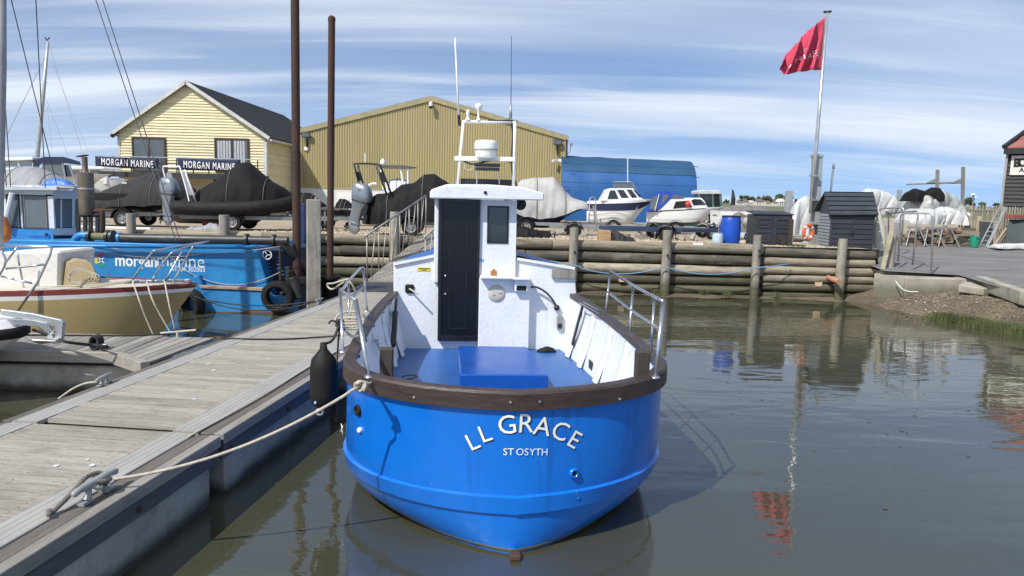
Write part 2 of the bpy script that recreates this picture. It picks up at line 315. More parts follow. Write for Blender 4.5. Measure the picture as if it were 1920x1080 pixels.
asph = mat('worn dark roadway', (.16, .157, .158), .85, grain=(.6, 3.5, 1), scale=1.2, var=.3, bump=.6, bscale=18, dirt=(.17, .16, .15), dirtamt=.7, dscale=1.0, fine=.3)
g = MB(); pl = [(8.72, 17.6), (10.2, 16.9), (9.75, 13.9), (9.2, 10.5), (26, 10.5), (26, 16.9), (26, 17.6), (26, 24.5), (8.72, 24.5)]
rz_ = road_z
g.add([(8.72, 17.3, rz_(17.3)), (10.3, 17.0, rz_(17)), (10.0, 14.5, rz_(14.5)), (9.9, 11.5, rz_(11.5)), (26, 11.5, rz_(11.5)), (26, 14.5, rz_(14.5)), (26, 17, rz_(17)), (26, 21.3, rz_(24)), (10.3, 21.3, rz_(24)), (8.72, 21.3, rz_(24)), (26, 24.2, rz_(24)), (8.72, 24.2, rz_(24))],
      [(0, 1, 8, 9), (1, 6, 7, 8), (9, 7, 10, 11), (1, 2, 5, 6), (2, 3, 4, 5)])
struct('road', g, asph)
g = MB().add([(8.7, 24.2, rz_(24)-.004), (80, 24.2, rz_(24)-.004), (80, 90, .9), (8.7, 90, .88)], [(0, 1, 2, 3)])
struct('yard_ground_east', g, gravel_m)
marsh = mat('marsh grass', (.115, .125, .055), .95, scale=.05, var=.4, bump=0, dirt=(.17, .15, .08), dirtamt=.7, dscale=.03)
struct('distant_marsh', MB().add([(-2500, 85, .80), (2500, 85, .80), (2500, 3500, .8), (-2500, 3500, .8)], [(0, 1, 2, 3)]), marsh)
# foreshore: mud that rises out of the water along the wall and at the slip
mud = mat('shore mud and shingle', (.115, .092, .06), .8, scale=1.2, var=.35, bump=1., bscale=18, dirt=(.05, .046, .026), dirtamt=.8, dscale=1.1, fine=.45)
def shore_z(x, y):
    d = 18.0-y
    z1 = .035-.15*d
    k = max(0, min(1, (x-8.0)/1.2)); k = k*k*(3-2*k)
    slip = 10.1-x+max(0, (16.6-y))*.12
    z2 = .34-.17*max(0, 16.75-y)-.05*max(0, 12-y)
    k2 = max(0, min(1, (x-9.3)/.7)); k2 = k2*k2*(3-2*k2)*max(0, min(1, (17.2-y)/.8)); z2 = lerp(z2, .44, k2)
    z = z1*(1-k)+z2*k
    return z+.05*noise.noise(Vector((x*1.1, y*1.1, 3)))+.022*noise.noise(Vector((x*4, y*4, 1)))
g = MB(); nx, ny = 150, 60
gx = [-1.5+13.5*i/nx for i in range(nx+1)]; gy = [9.5+9.2*j/ny for j in range(ny+1)]
g.add([(x, y, shore_z(x, y)) for y in gy for x in gx], [(j*(nx+1)+i, j*(nx+1)+i+1, (j+1)*(nx+1)+i+1, (j+1)*(nx+1)+i) for j in range(ny) for i in range(nx)])
struct('foreshore', g, mud, smooth=True)
# loose stones
def pebbles(name, mtl, cnt, place, smin, smax, seed):
    r = random.Random(seed); g = MB()
    for i in range(cnt):
        p = place(r)
        if p is None: continue
        s_ = r.uniform(smin, smax)*(1+1.5*r.random()**6); a = r.uniform(0, 6.3)
        ca, sa = math.cos(a), math.sin(a); e = r.uniform(.5, 1); h_ = r.uniform(.35, .7)
        q = [(s_*ca, s_*sa, 0), (-s_*e*sa, s_*e*ca, 0), (-s_*ca, -s_*sa, 0), (s_*e*sa, -s_*e*ca, 0)]
        g.add([p+Vector(v) for v in q]+[p+Vector((0, 0, s_*h_)), p+Vector((0, 0, -s_*.3))], [(0, 1, 4), (1, 2, 4), (2, 3, 4), (3, 0, 4)])
    o = g.build(name, mtl, kind='stuff'); return o
peb_l = mat('pale pebbles', (.40, .33, .24), .9, scale=9, var=.6, bump=.2, fine=.2); peb_d = mat('brown shingle', (.15, .12, .085), .9, scale=9, var=.7, bump=.2, fine=.2)
def pl1(r):
    y = 18.3+r.random()**1.6*5; x = r.uniform(-7, 8.2); return Vector((x, y, yard_z(y)+.004))
def pl2(r):
    x = r.uniform(8.1, 11.5); y = r.uniform(13, 17); z = shore_z(x, y)
    if x > 9.9+.0 and y < 17 and road_z(y) < z+.2: return None
    return Vector((x, y, z)) if z > -.02 else None
def tagx(o, label, cat): o['label'] = label; o['category'] = cat
tagx(pebbles('gravel', peb_l, 9000, pl1, .012, .035, 3), 'loose pale gravel on the boatyard behind the log wall', 'gravel')
tagx(pebbles('shingle', peb_d, 5200, pl2, .012, .03, 4), 'brown shingle and shell on the muddy shore beside the slip', 'shingle')
tagx(pebbles('shell_litter', peb_l, 1500, pl2, .008, .022, 9), 'pale shells and stones strewn on the shore mud', 'shells')
# specks of weed and scum afloat
g = MB(); r_f = random.Random(91)
for i in range(420):
    x, y = r_f.uniform(1.5, 9.5), 17.2-abs(r_f.gauss(0, 1))*2.2
    if r_f.random() < .25: x, y = r_f.uniform(1.5, 7), r_f.uniform(4, 14)
    s_ = r_f.uniform(.006, .022); a = r_f.uniform(0, 6.3); g.add([(x+s_*math.cos(a+k*1.257)*(1+.6*r_f.random()), y+s_*.8*math.sin(a+k*1.257), .006) for k in range(5)], [(0, 1, 2, 3, 4)])
tagx(g.build('floating_weed', mat('floating weed', (.10, .085, .04), .9, var=.5), kind='stuff'), 'specks of weed and debris floating on the water in front of the log wall', 'debris')
# marsh grass in the shallows and the tufts along the wall
grass_m = mat('cord grass', (.07, .092, .03), .75, scale=1.5, var=.5, bump=0, dirt=(.15, .15, .06), dirtamt=.6, dscale=3)
def blades(name, cnt, place, h0, h1, seed, label, wd=.006, lean=.25):
    r = random.Random(seed); g = MB()
    for i in range(cnt):
        p = place(r)
        if p is None: continue
        h_ = r.uniform(h0, h1); a = r.uniform(0, 6.3); d = Vector((math.cos(a), math.sin(a), 0)); L_ = Vector((r.uniform(-1, 1), r.uniform(-1, 1), 0))*lean*h_
        g.add([p-d*wd, p+d*wd, p+d*wd*.7+L_*.4+Vector((0, 0, h_*.6)), p-d*wd*.7+L_*.4+Vector((0, 0, h_*.6)), p+L_+Vector((0, 0, h_))], [(0, 1, 2, 3), (3, 2, 4)])
    o = g.build(name, grass_m, kind='stuff'); tagx(o, label, 'grass'); return o
def gp(r):
    u = r.random(); c = on(1758, 600, 0).lerp(on(1990, 640, 0), u); wdt = .22+.55*u
    p = c+Vector((r.gauss(0, .08), r.gauss(0, wdt*.55), 0)); dn = noise.noise(p*2.2)+.35*noise.noise(p*6)
    if dn < -.18: return None
    return Vector((p.x, p.y, -.03))
blades('cord_grass', 9000, gp, .07, .24, 5, 'green cord grass growing in the shallows by the slip')
tw = [(1363, 556), (1455, 556), (1322, 552), (1232, 552)]
for i, (px, py) in enumerate(tw):
    c = on(px, py, .05)
    blades('grass_tuft', 60 if i else 110, lambda r: c+Vector((r.gauss(0, .06), r.gauss(0, .04), 0)), .05, .16, 20+i,
           ['small green tuft at the foot of the log wall right of the second post', 'tiny tuft beside the third post of the log wall', 'low tuft at the wall foot right of the leaning blue rope', 'thin tuft near the boat side of the log wall foot'][i])
yt = mat('dry grass', (.2, .18, .09), .9, var=.4)
def gt(r):
    return on(r.choice([1352, 1360, 1372, 1500, 1340]), 500, .76)+Vector((r.gauss(0, .12), -.04, .0)) if 0 else Vector((at(r.gauss(1355, 10), 500, 17.95).x, 17.98+r.gauss(0, .02), .80))
blades('weeds', 140, gt, .04, .14, 31, 'dry weeds growing from a gap between the logs below the blue barrel', wd=.004, lean=.6)

# ================================================================== LOG WALL
wall = thing('log_retaining_wall', 'log retaining wall of stacked grey timber trunks with upright posts along the quay', 'wall', (0, 18.1, 0))
def log(x0, x1, z, r0, r1, m_=log_mat, y=18.12, nm='log', seed=0):
    rr = random.Random(seed); n_ = max(5, int((x1-x0)/.45)); rings = []
    for i in range(n_+1):
        x = lerp(x0, x1, i/n_); r_ = lerp(r0, r1, i/n_)*(1+.05*noise.noise(Vector((x*.7, z*9, seed))))
        oz = .022*noise.noise(Vector((x*.5, z*5, seed+5))); ring = []
        for k in range(12):
            a = 2*math.pi*k/12; q = r_*(1+.035*noise.noise(Vector((x*.6, k*1.7, z*7+seed))))
            ring.append(Vector((x, y+q*math.cos(a), z+oz+q*math.sin(a))))
        rings.append(ring)
    o = MB().loft(rings, cap=True).build(nm, m_, wall, world=True, smooth='auto'); return o
sd = 0
# stretch in front of the yard (x -16 .. 6)
rows = [(1.17, .135), (.90, .14), (.63, .135), (.375, .125), (.135, .125)]
joints = [[-16, -10.5, -6.1, -2.55, .95, 6.1], [-16, -9.0, -4.2, .3, 6.1], [-16, -11, -5.8, -1.2, 6.1], [-16, -8, -3.2, 1.5, 6.1], [-16, -10, -4, 3.6, 6.1]]
for (z, r_), js in zip(rows, joints):
    for a, b_ in zip(js, js[1:]):
        sd += 1; log(a+.01, b_-.01, z, r_*random.uniform(.88, .98), r_*random.uniform(.86, .96), {1.17: log_mat, .90: log_dark, .63: log_pale, .375: log_dark, .135: log_wet}[z], 18.10+random.uniform(-.04, .03), seed=sd)
rows2 = [(1.10, .112), (.90, .105), (.685, .112), (.47, .108), (.265, .105), (.065, .10)]
js2 = [[6.12, 8.85], [6.12, 8.85], [6.12, 7.9, 8.85], [6.12, 8.85], [6.12, 8.85], [6.12, 8.85]]
for (z, r_), js in zip(rows2, js2):
    for a, b_ in zip(js, js[1:]):
        sd += 1; log(a+.005, b_-.005, z, r_*random.uniform(.90, .98), r_*random.uniform(.88, .96), {1.10: log_dark, .90: log_mat, .685: log_mat, .47: log_pale, .265: log_mat, .065: log_wet}[z], 18.10+random.uniform(-.03, .03), seed=sd)
def wpost(px, top, w_px, sq=False, lean=0):
    p = at(px, top, 17.86); r_ = w_px/2/F*17.9; n_ = 10; rings = []
    for i in range(n_+1):
        z = lerp(-.6, p.z, i/n_); ring = []
        for k in range(12):
            a = 2*math.pi*k/12; q = r_*(1.02-.05*i/n_)*(1+.06*noise.noise(Vector((k*1.3, z*.8, px))))
            ring.append(Vector((p.x+lean*(z-p.z)+q*math.cos(a), 17.86+q*math.sin(a), z)))
        rings.append(ring)
    o = MB().loft(rings, cap=True).build('post', post_mat, wall, world=True, smooth='auto')
    band = MB().loft([[Vector((lerp(v.x, p.x, -.012), lerp(v.y, 17.86, -.03), min(v.z, .32))) for v in rg] for rg in rings[:5]]).build('wet_band', log_wet, o, smooth=True); band.parent = o
    band.data.transform(wall.matrix_world.inverted() if 0 else Matrix.Translation((0, -18.1, 0)))
for a in ((420, 403, 19), (245, 400, 17), (740, 397, 18), (1077, 427, 17), (1252, 432, 18), (1421, 441, 16), (1581, 448, 17), (1671, 440, 20)): wpost(*a)
for px, py in ((1078, 473), (1252, 479), (1424, 470), (1424, 480)):
    MB().cyl(at(px, py, 17.70), at(px, py, 17.82), .03, n=8).build('bolt_hole', black_rub, wall, world=True)
# leaning pale plank, blue rope, clay pipe, litter
lp = MB().beam(at(1641, 562, 17.62), at(1672, 433, 17.62), .085, .06, up=(0, 1, 0)); o = lp.build('leaning_plank', mat('pale peeling plank', (.47, .42, .28), .8, grain=(1, 6, 6), var=.25, dirt=(.2, .15, .07), dirtamt=.7, dscale=2.5)); tagx(o, 'pale peeling plank leaning against the last post of the log wall', 'plank')
rb = mat('light blue rope', (.14, .27, .42), .8, var=.2, scale=20, bump=.5, bscale=80)
pts = [at(968, 478, 17.7), at(1075, 497, 17.7)]+sag(at(1080, 500, 17.68), at(1244, 501, 17.68), .17)[1:]+sag(at(1250, 501, 17.66), at(1414, 503, 17.66), .16)[1:]+[at(1450, 499, 17.7), at(1480, 495, 17.9)]
o = MB().tube(smooth_pts(pts, 3), .014, 6).build('blue_rope', rb, smooth=True); tagx(o, 'light blue rope looped along the log wall from post to post', 'rope')
o = MB().cyl(at(1552, 520, 17.95), at(1573, 528, 17.5), .055, .065, 14).build('clay_pipe', mat('terracotta', (.42, .2, .12), .8, var=.3), smooth='auto'); tagx(o, 'short terracotta drain pipe sticking out of the log wall', 'pipe')
o = MB().prism([at(1528, 529, 17.98), at(1542, 529, 17.98), at(1541, 537, 17.98), at(1529, 537, 17.98)], (0, .02, 0)).build('wood_patch', mat('fresh cut wood', (.5, .38, .25), .8)); tagx(o, 'pale sawn block set in the log wall left of the clay pipe', 'block')
o = MB().bb(at(1183, 0, 17.95).x, at(1195, 0, 17.95).x, 17.93, 18.0, at(1190, 529, 17.95).z, at(1190, 523, 17.95).z).build('wood_patch', MC['fresh cut wood']); tagx(o, 'small pale wood chip on the log wall behind the right handrail', 'block')
o = MB().bb(at(1323, 0, 18.1).x, at(1342, 0, 18.1).x, 17.97, 18.05, at(1330, 463, 18).z, at(1330, 456, 18).z).build('white_board', white_paint); tagx(o, 'short white board lying on top of the log wall below the blue jerrycan', 'board')

# ================================================================== SLIP ABUTMENT
ab = thing('concrete_abutment', 'old concrete abutment at the end of the log wall beside the slipway', 'abutment', (9.3, 16.8, 0))
z0 = .70
MB().prism([(8.95, 16.75, -.4), (10.25, 16.75, -.4), (10.25, 16.75, z0), (8.95, 16.75, z0)], (0, .9, 0)).build('wall_block', concrete, ab, world=True, bevel=.02)
MB().prism([(8.62, 17.55, -.3), (8.97, 16.78, -.3), (8.97, 16.78, z0-.005), (8.62, 17.55, z0-.005)], (.35, .6, 0)).build('wing_wall', concrete, ab, world=True)
MB().prism([(8.8, 17.5, z0), (10.6, 17.5, z0), (10.6, 18.1, z0+.02), (8.8, 18.3, z0+.03)], (0, 0, .05)).build('top_slab', concrete, ab, world=True)
MB().prism([(10.22, 16.76, .2), (10.62, 16.5, .2), (10.8, 17.5, .2), (10.22, 17.6, .2)], (0, 0, .515)).build('filler_block', concrete, ab, world=True)
kb = MB(); k0, k1, k2 = at(1838, 519, 16.6), at(1925, 548, 14.2), Vector((10.35, 11.4, .5))
for p, q in ((k0, k1), (k1, k2)): kb.beam(p-Vector((0, 0, .12)), q-Vector((0, 0, .12)), .20, .28)
o = kb.build('slip_kerb', concrete, bevel=.015); tagx(o, 'weathered concrete kerb along the edge of the slipway', 'kerb')
o = MB().prism([at(1797, 534, 16.1), at(1845, 541, 15.75), at(1880, 540, 16.0), at(1850, 531, 16.5), at(1812, 528, 16.5)], (0, 0, -.16)).build('concrete_step', concrete, bevel=.012); tagx(o, 'broken concrete step slab lying at the foot of the slip kerb', 'step')
o = MB().prism([(9.55, 16.35, .36), (10.3, 15.9, .33), (10.5, 16.3, .34), (9.7, 16.7, .37)], (0, 0, -.09)).build('concrete_step', concrete, bevel=.012); tagx(o, 'thin flat concrete slab half sunk in the mud below the abutment', 'step')
# tubular barriers at the slip
def barrier(pts, label):
    root = thing('guard_rail', label, 'railing', (pts[0].x, pts[0].y, 0), group='tube barriers at the slip head')
    MB().tube(smooth_pts(pts, 1), .022, 8).build('tube', galv, root, world=True, smooth=True); return root
def hoop(pl, pt_l, pt_r, pr, Yl, Yr, label):
    A, Bt, Ct, D = at(*pl, Yl), at(*pt_l, Yl), at(*pt_r, Yr), at(*pr, Yr)
    q = lambda a, b_, t_: a.lerp(b_, t_)
    e = .08
    pts = [A, Bt-(Bt-A).normalized()*e, Bt+(Ct-Bt).normalized()*e*.3+Vector((0, 0, -e*.3)), Bt+(Ct-Bt).normalized()*e, Ct-(Ct-Bt).normalized()*e, Ct-(Ct-Bt).normalized()*e*.3+Vector((0, 0, -e*.3)), Ct-(Ct-D).normalized()*e, D]
    return barrier(pts, label)
hoop((1684, 490), (1689, 400), (1750, 400), (1746, 509), 17.7, 17.1, 'nearest galvanised hoop barrier standing on the concrete abutment')
hoop((1666, 470), (1666, 399), (1722, 396), (1711, 497), 19.0, 17.5, 'galvanised hoop barrier behind the nearest one at the slip head')
hoop((1640, 455), (1650, 391), (1695, 389), (1690, 460), 20.2, 19.6, 'farthest galvanised hoop barrier behind the black garden shed')
g = MB()
for k in range(4):
    r_ = random.Random(k); p0 = on(1690+k*3, 485+k*4, .80); g.tube(smooth_pts([p0, p0+Vector((.3, -.1*k, .02)), p0+Vector((.7, .1, .0)), p0+Vector((1.0+.1*k, -.15+.1*k, .0))], 5), .011, 6)
o = g.build('cable', rope_k, smooth=True); tagx(o, 'black cables lying in loops on the concrete abutment', 'cable')
o = MB().tube(smooth_pts([at(1679, 527, 16.9), at(1690, 540, 16.6), at(1702, 546, 16.4), at(1722, 547, 16.3)], 5), .010, 6).build('white_hose', white_paint, smooth=True); tagx(o, 'white hose end trailing from the last post onto the mud', 'hose')
# ================================================================== THE BLUE FISHING BOAT
boat = thing('fishing_boat', 'bright blue double ended fishing boat with white wheelhouse, moored stern first beside the pontoon', 'boat', (.06, 4.55, 0), R(5.5))
BI = wm(boat).inverted(); BM = wm(boat)
def bl(v): return BI @ v
def plane_t(px, py, t_):      # the point of the boat's own cross plane y = t_
    o_ = bl(Vector((0, 0, H))); d = BI.to_3x3() @ ray(px, py); return o_+d*((t_-o_.y)/d.y)
LV = [(-.6, (.06, 3.2, 1.0)), (-.3, (.85, 2.2, 1.2)), (0, (1.14, 1.32, 1.5)), (.12, (1.195, 1.16, 1.82)), (.35, (1.215, 1.02, 2.25)), (1.05, (1.18, .84, 2.5)), (2, (1.18, .84, 2.5))]
def level(z):
    for (a, va), (b_, vb) in zip(LV, LV[1:]):
        if z <= b_: t_ = max(0, (z-a)/(b_-a)); return [lerp(i, j, t_) for i, j in zip(va, vb)]
    return LV[-1][1]
TB = 3.86
def taper(t_):
    if t_ < 1.6: return 1.
    if t_ < 4: u = (t_-1.6)/2.4; return 1-.125*u*u
    return .875*max(0, 1-((t_-4)/4.6)**2.3)
def sheer(t_): return 1.05+.033*t_ + (.02*(t_-4)**1.4 if t_ > 4 else 0)
NA = 14; ST = [0, .06, .14, .24, .34, .44, .54, .64, .73, .82, .9, .96, 1.0]
def outline(z, off=0., tmax=8.6, zfn=None, a0=0):
    """half outline (x >= 0) at height z from the stern post forward"""
    B, T, n_ = level(z); pts = []
    for i in range(NA):
        a = (i/NA)**.85*math.pi/2; x = B*math.sin(a)**(2/n_); t_ = T*(1-max(0, math.cos(a))**(2/n_)); pts.append((x, t_+.14*x))
    t0 = T+.14*B
    for s_ in ST: t_ = t0+(tmax-t0)*s_; pts.append((B*taper(t_), t_))
    if off:
        q = []
        for i, (x, t_) in enumerate(pts):
            a = pts[i-1] if i else (-pts[1][0], pts[1][1]); b_ = pts[min(i+1, len(pts)-1)]
            dx, dy = b_[0]-a[0], b_[1]-a[1]; L_ = math.hypot(dx, dy) or 1; q.append((x+off*dy/L_, t_-off*dx/L_))
        q[0] = (0, q[0][1]); pts = q
    return pts
def full(half, zf, eps=0):
    r_ = [Vector((x, t_, zf(t_))) for x, t_ in half]; l_ = [Vector((-x, t_, zf(t_))) for x, t_ in half[1:]]
    return l_[::-1]+r_
def hull_t(x, z):
    B, T, n_ = level(z); x = abs(x); u = min(1, x/B); return T*(1-max(0, 1-u**n_)**(1/n_))+.14*x
rings = []
for f in (1, .8, .6, .4, .2, 0):
    rings.append(full(outline(.37+.68*f), lambda t_: .37+(sheer(t_)-.37)*f))
for z in (.26, .18, .1, .03, -.05, -.15, -.3, -.6): rings.append(full(outline(z), lambda t_: z))
hull = MB().loft(rings, closed=False).build('hull', blue_hull, boat, smooth='auto', auto=28)
# the moulded band low on the hull
def band(z0, z1, off, name, m_, tmax=8.4):
    a = lambda z, o_: full(outline(z, o_, tmax), lambda t_: z)
    rr = [a(z1+.012, -.004), a(z1, off), a(z0, off), a(z0-.012, -.004)]
    return MB().loft(rr, closed=False).build(name, m_, boat, smooth='auto', auto=25)
band(.275, .385, .020, 'rubbing_band', blue_hull)
band(.012, .028, .005, 'boot_line', mat('dull grey antifouling', (.07, .075, .06), .7, dirt=(.12, .11, .07)))
# dark hardwood capping all round the cockpit
TC = TB+.02
def rl(off, dz):
    h_ = [p for p in outline(1.05, off, TC)]
    return full(h_, lambda t_: sheer(t_)+dz)
MB().loft([rl(-.062, -.02), rl(-.062, .03), rl(.015, .033), rl(.030, .018), rl(.032, -.085), rl(.0, -.09)], closed=False).build('rub_rail', rail_wood, boat, smooth='auto', auto=35)
for px in (776, 955, 1012, 1161): 
    pass
# inside of the bulwarks, deck
def inn(off, zf, top=False): return full([p for p in outline(1.05, off, TC)], zf)
rr = [inn(-.05, lambda t_: sheer(t_)-.02), inn(-.055, lambda t_: sheer(t_)-.12), inn(-.09, lambda t_: .85), inn(-.13, lambda t_: .7), inn(-.16, lambda t_: .54)]
MB().loft(rr, closed=False).build('bulwark_lining', white_grp, boat, smooth='auto', auto=35)
dk = inn(-.14, lambda t_: .55); MB().add(dk, [tuple(range(len(dk)))]).build('deck', blue_deck, boat)
# moulded uprights inside the bulwarks
hp = outline(1.05, -.08, TC)
def inner_x(t_, off):
    h_ = outline(1.05, off, TC)
    for a, b_ in zip(h_, h_[1:]):
        if a[1] <= t_ <= b_[1] and b_[1] > a[1]: return lerp(a[0], b_[0], (t_-a[1])/(b_[1]-a[1]))
    return h_[-1][0]
for sx in (1, -1):
    for t_ in (1.15, 1.7, 2.3, 2.95, 3.45):
        g = MB(); rg = []
        for z, o_ in ((sheer(t_)-.04, -.055), (.95, -.075), (.75, -.125), (.56, -.19)):
            rg.append([Vector((sx*(inner_x(t_, o_)-d), t_+dy, z)) for dy, d in ((-.085, -.01), (-.045, .014), (.045, .014), (.085, -.01))])
        g.loft(rg, closed=False).build('bulwark_rib', white_grp, boat, smooth=True)
    for t_ in (1.45, 2.62) if sx == 1 else (1.9,):
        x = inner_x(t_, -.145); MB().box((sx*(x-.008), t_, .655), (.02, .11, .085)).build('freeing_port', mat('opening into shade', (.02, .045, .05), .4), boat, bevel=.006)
# screws in the rail
for px, py in ((776, 745), (957, 754), (1012, 753), (1162, 748)):
    v = plane_t(px, py, .1); z = sheer(0)-.035; t_ = 0
    for _ in range(6): v = plane_t(px, py, t_); t_ = hull_t(v.x, 1.05)-.038
    MB().lathe([(0, -.004), (.008, -.003), (.008, .004)], v+Vector((0, -.002, 0)), 'Y', 8).build('screw_head', galv, boat)
# lettering on the stern
def hit(px, py, off=0):
    t_ = 0
    for _ in range(12): v = plane_t(px, py, t_); t_ = hull_t(v.x, v.z)-off
    return v
letter_w = mat('white lettering vinyl', (.80, .80, .74), .45, var=.03, bump=0, fine=.01); letter_k = mat('dark lettering edge', (.012, .028, .05), .5)
def hull_letter(ch, px, py, ang, size, m_, off, dx=0, dz=0, ext=.0):
    c = hit(px, py)
    def warp(p):
        x, z = c.x+dx+p.x, c.z+dz+p.y
        return Vector((x, hull_t(x, z)-off-.5*p.z, z))
    return letters(ch, size, m_, boat, Matrix.Rotation(R(ang), 4, 'Z'), ext=ext, warp=warp, name='letter')
def sub(o, k=2):
    bm = bmesh.new(); bm.from_mesh(o.data); bmesh.ops.triangulate(bm, faces=bm.faces); bm.to_mesh(o.data); bm.free()
for ch, px, py, an, sc_ in (('L', 886, 829, 28, 1), ('L', 909, 814, 23, 1), ('G', 951, 797.5, 8, 1.1), ('R', 985.5, 795, -2, 1.12), ('A', 1017, 800.5, -12, 1.1), ('C', 1050, 809.5, -21, 1.08), ('E', 1076, 825, -32, 1.02)):
    hull_letter(ch, px, py, an, .158*sc_, letter_k, .0035, .006, -.006); hull_letter(ch, px, py, an, .158*sc_, letter_w, .0065)
x0 = 947
for ch, px in zip('ST OSYTH', (947.2, 957.7, 0, 974.8, 987, 998, 1009, 1021)):
    if ch != ' ': hull_letter(ch, px, 847.5+(px-985)*.008, 0, .066, letter_w, .005)
# scuppers, fairlead and small fittings through the hull
def fitting(px, py, r_, nm, hole=True, m_=blue_hull):
    v = hit(px, py, .0); e = .12
    nrm = Vector((-(hull_t(v.x+.01, v.z)-hull_t(v.x-.01, v.z))/.02 if v.x > 0 else (hull_t(v.x-.01, v.z)-hull_t(v.x+.01, v.z))/.02, 1, 0)).normalized()*-1
    if v.x < 0: nrm.x = -abs(nrm.x)
    else: nrm.x = abs(nrm.x)
    q = nrm.to_track_quat('Z', 'Y').to_matrix().to_4x4(); q.translation = v
    g = MB().lathe([(r_*1.0, -.01), (r_*1.05, .008), (r_*.85, .02), (r_*.55, .016), (r_*.5, -.01)], n=20); g.v = [q @ p for p in g.v]; o = g.build(nm, m_, boat, smooth=True)
    if hole: g = MB().lathe([(0, .006), (r_*.53, .006)], n=16); g.v = [q @ p for p in g.v]; g.build('opening', black_rub, o)
fitting(1076, 887, .034, 'skin_fitting'); fitting(1081, 930, .018, 'skin_fitting'); fitting(672, 769, .040, 'hawse_pipe', m_=black_rub); fitting(676, 806, .018, 'skin_fitting', m_=white_paint)
v = hit(641, 805, .004); o = letters('X', .10, letter_w, boat, Matrix.Translation(v) @ Matrix.Rotation(R(-70), 4, 'Z') @ FACE, name='letter')
# rudder hanging under the stern post
g = MB().beam((0, -.03, .03), (0, -.02, -.7), .045, .07, up=(0, 1, 0)); rd = g.build('rudder_stock', rust, boat)
MB().bb(-.035, .035, -.10, -.02, .0, .04).build('gudgeon', rust, boat, bevel=.01)
MB().prism([(-.015, -.4, -.75), (-.015, -.02, -.75), (-.015, -.02, -.02), (-.015, -.20, -.06), (-.015, -.36, -.16)], (.03, 0, 0)).build('rudder', rust, boat)
# hatch cover on deck
hN = bl(on(862, 732, .55)); hN2 = bl(on(1027, 733, .55)); hF = bl(on(858, 648, .70)); hF2 = bl(on(985, 650, .70))
c4 = [Vector((hN.x, hN.y, 0)), Vector((hN2.x, hN2.y, 0)), Vector((hF2.x+.02, min(hF2.y, TB-.06), 0)), Vector((hF.x, min(hF.y, TB-.06), 0))]
print('hatch', c4)
MB().prism([v+Vector((0, 0, .552)) for v in c4], (0, 0, .148)).build('hatch_cover', blue_hatch, boat, bevel=.012)
# bulkhead
def bh(px, py, t_=TB): v = plane_t(px, py, t_); return Vector((v.x, t_, v.z))
xl = -inner_x(TB-.05, .03); xr = inner_x(TB-.05, .03)
A = [Vector((xl+.14, TB, .5)), bh(738, 560), bh(738, 497), bh(822, 480), bh(824, 470), bh(968, 470), bh(969, 487), bh(1077, 505), bh(1081, 553), Vector((xr-.14, TB, .5))]
bk = MB().prism(A, (0, .05, 0)).build('bulkhead', white_grp, boat, bevel=.008)
# cabin body and its blue roof forward of the bulkhead
rf = []
for t_, s_, dz in ((TB+.03, 1., 0), (TB+1.4, .86, .0), (TB+2.9, .42, -.03), (TB+3.5, .05, -.3)):
    rf.append([Vector((A[2].x*s_, t_, A[1].z-.1+dz)), Vector((A[2].x*s_, t_, A[2].z+dz)), Vector((A[3].x*s_, t_, A[3].z+dz+.03)), Vector((A[6].x*s_, t_, A[6].z+dz+.05)), Vector((A[7].x*s_, t_, A[7].z+dz)), Vector((A[8].x*s_, t_, A[8].z-.1+dz))])
MB().loft(rf, closed=False).build('coach_roof', blue_deck, boat, smooth='auto')
fd = []
for t_ in (TB, 5, 6, 7, 8, 8.55):
    w_ = 1.165*taper(t_); fd.append([Vector((-w_, t_, sheer(t_)-.02)), Vector((0, t_, sheer(t_)+.04)), Vector((w_, t_, sheer(t_)-.02))])
MB().loft(fd, closed=False).build('foredeck', blue_deck, boat, smooth=True)
for sx in (-1, 1):
    p = A[2] if sx < 0 else A[7]; q = A[3] if sx < 0 else A[6]
    MB().beam(p+Vector((0, -.012, .012)), q+Vector((0, -.012, .012)), .03, .03, up=(0, 0, 1)).build('roof_edge', white_paint, boat)
# wheelhouse
WT, WB = TB-.03, TB+1.25           # back and front of the wheelhouse
X0, X1 = bh(815, 400).x, bh(968, 400).x; XD0, XD1 = bh(822, 500).x, bh(898, 500).x
ZD0, ZD1, ZR = bh(860, 637).z, bh(860, 373).z, bh(890, 374).z
print('wheelhouse', X0, X1, 'door z', ZD0, ZD1)
g = MB(); g.bb(X0, XD0, WT-.02, WB, A[3].z-.3, ZR)
g.build('wheelhouse_side', white_grp, boat, bevel=.008)
wx0, wx1, wz0, wz1 = bh(913, 420).x, bh(953, 420).x, bh(930, 456).z, bh(930, 386).z
g = MB(); g.bb(XD1, wx0, WT-.02, WT+.04, 1.2, ZR); g.bb(wx1, X1, WT-.02, WT+.04, 1.2, ZR); g.bb(wx0, wx1, WT-.02, WT+.04, wz1, ZR); g.bb(wx0, wx1, WT-.02, WT+.04, 1.2, wz0)
g.build('wheelhouse_rear_wall', white_grp, boat)
MB().bb(X1-.04, X1-.002, WT+.04, WB, 1.2, ZR).build('wheelhouse_side', white_grp, boat)
MB().bb(X0, X1, WB-.04, WB, 1.2, 1.75).build('wheelhouse_front', white_grp, boat)
wf = MB(); 
for a in ((wx0, wx0+.018, wz0, wz1), (wx1-.018, wx1, wz0, wz1), (wx0+.018, wx1-.018, wz0, wz0+.018), (wx0+.018, wx1-.018, wz1-.018, wz1)): wf.bb(a[0], a[1], WT-.028, WT+.01, a[2], a[3])
wi = wf.build('window', black_pl, boat); MB().bb(wx0+.018, wx1-.018, WT+.0, WT+.008, wz0+.018, wz1-.018).build('pane', glass_d, wi)
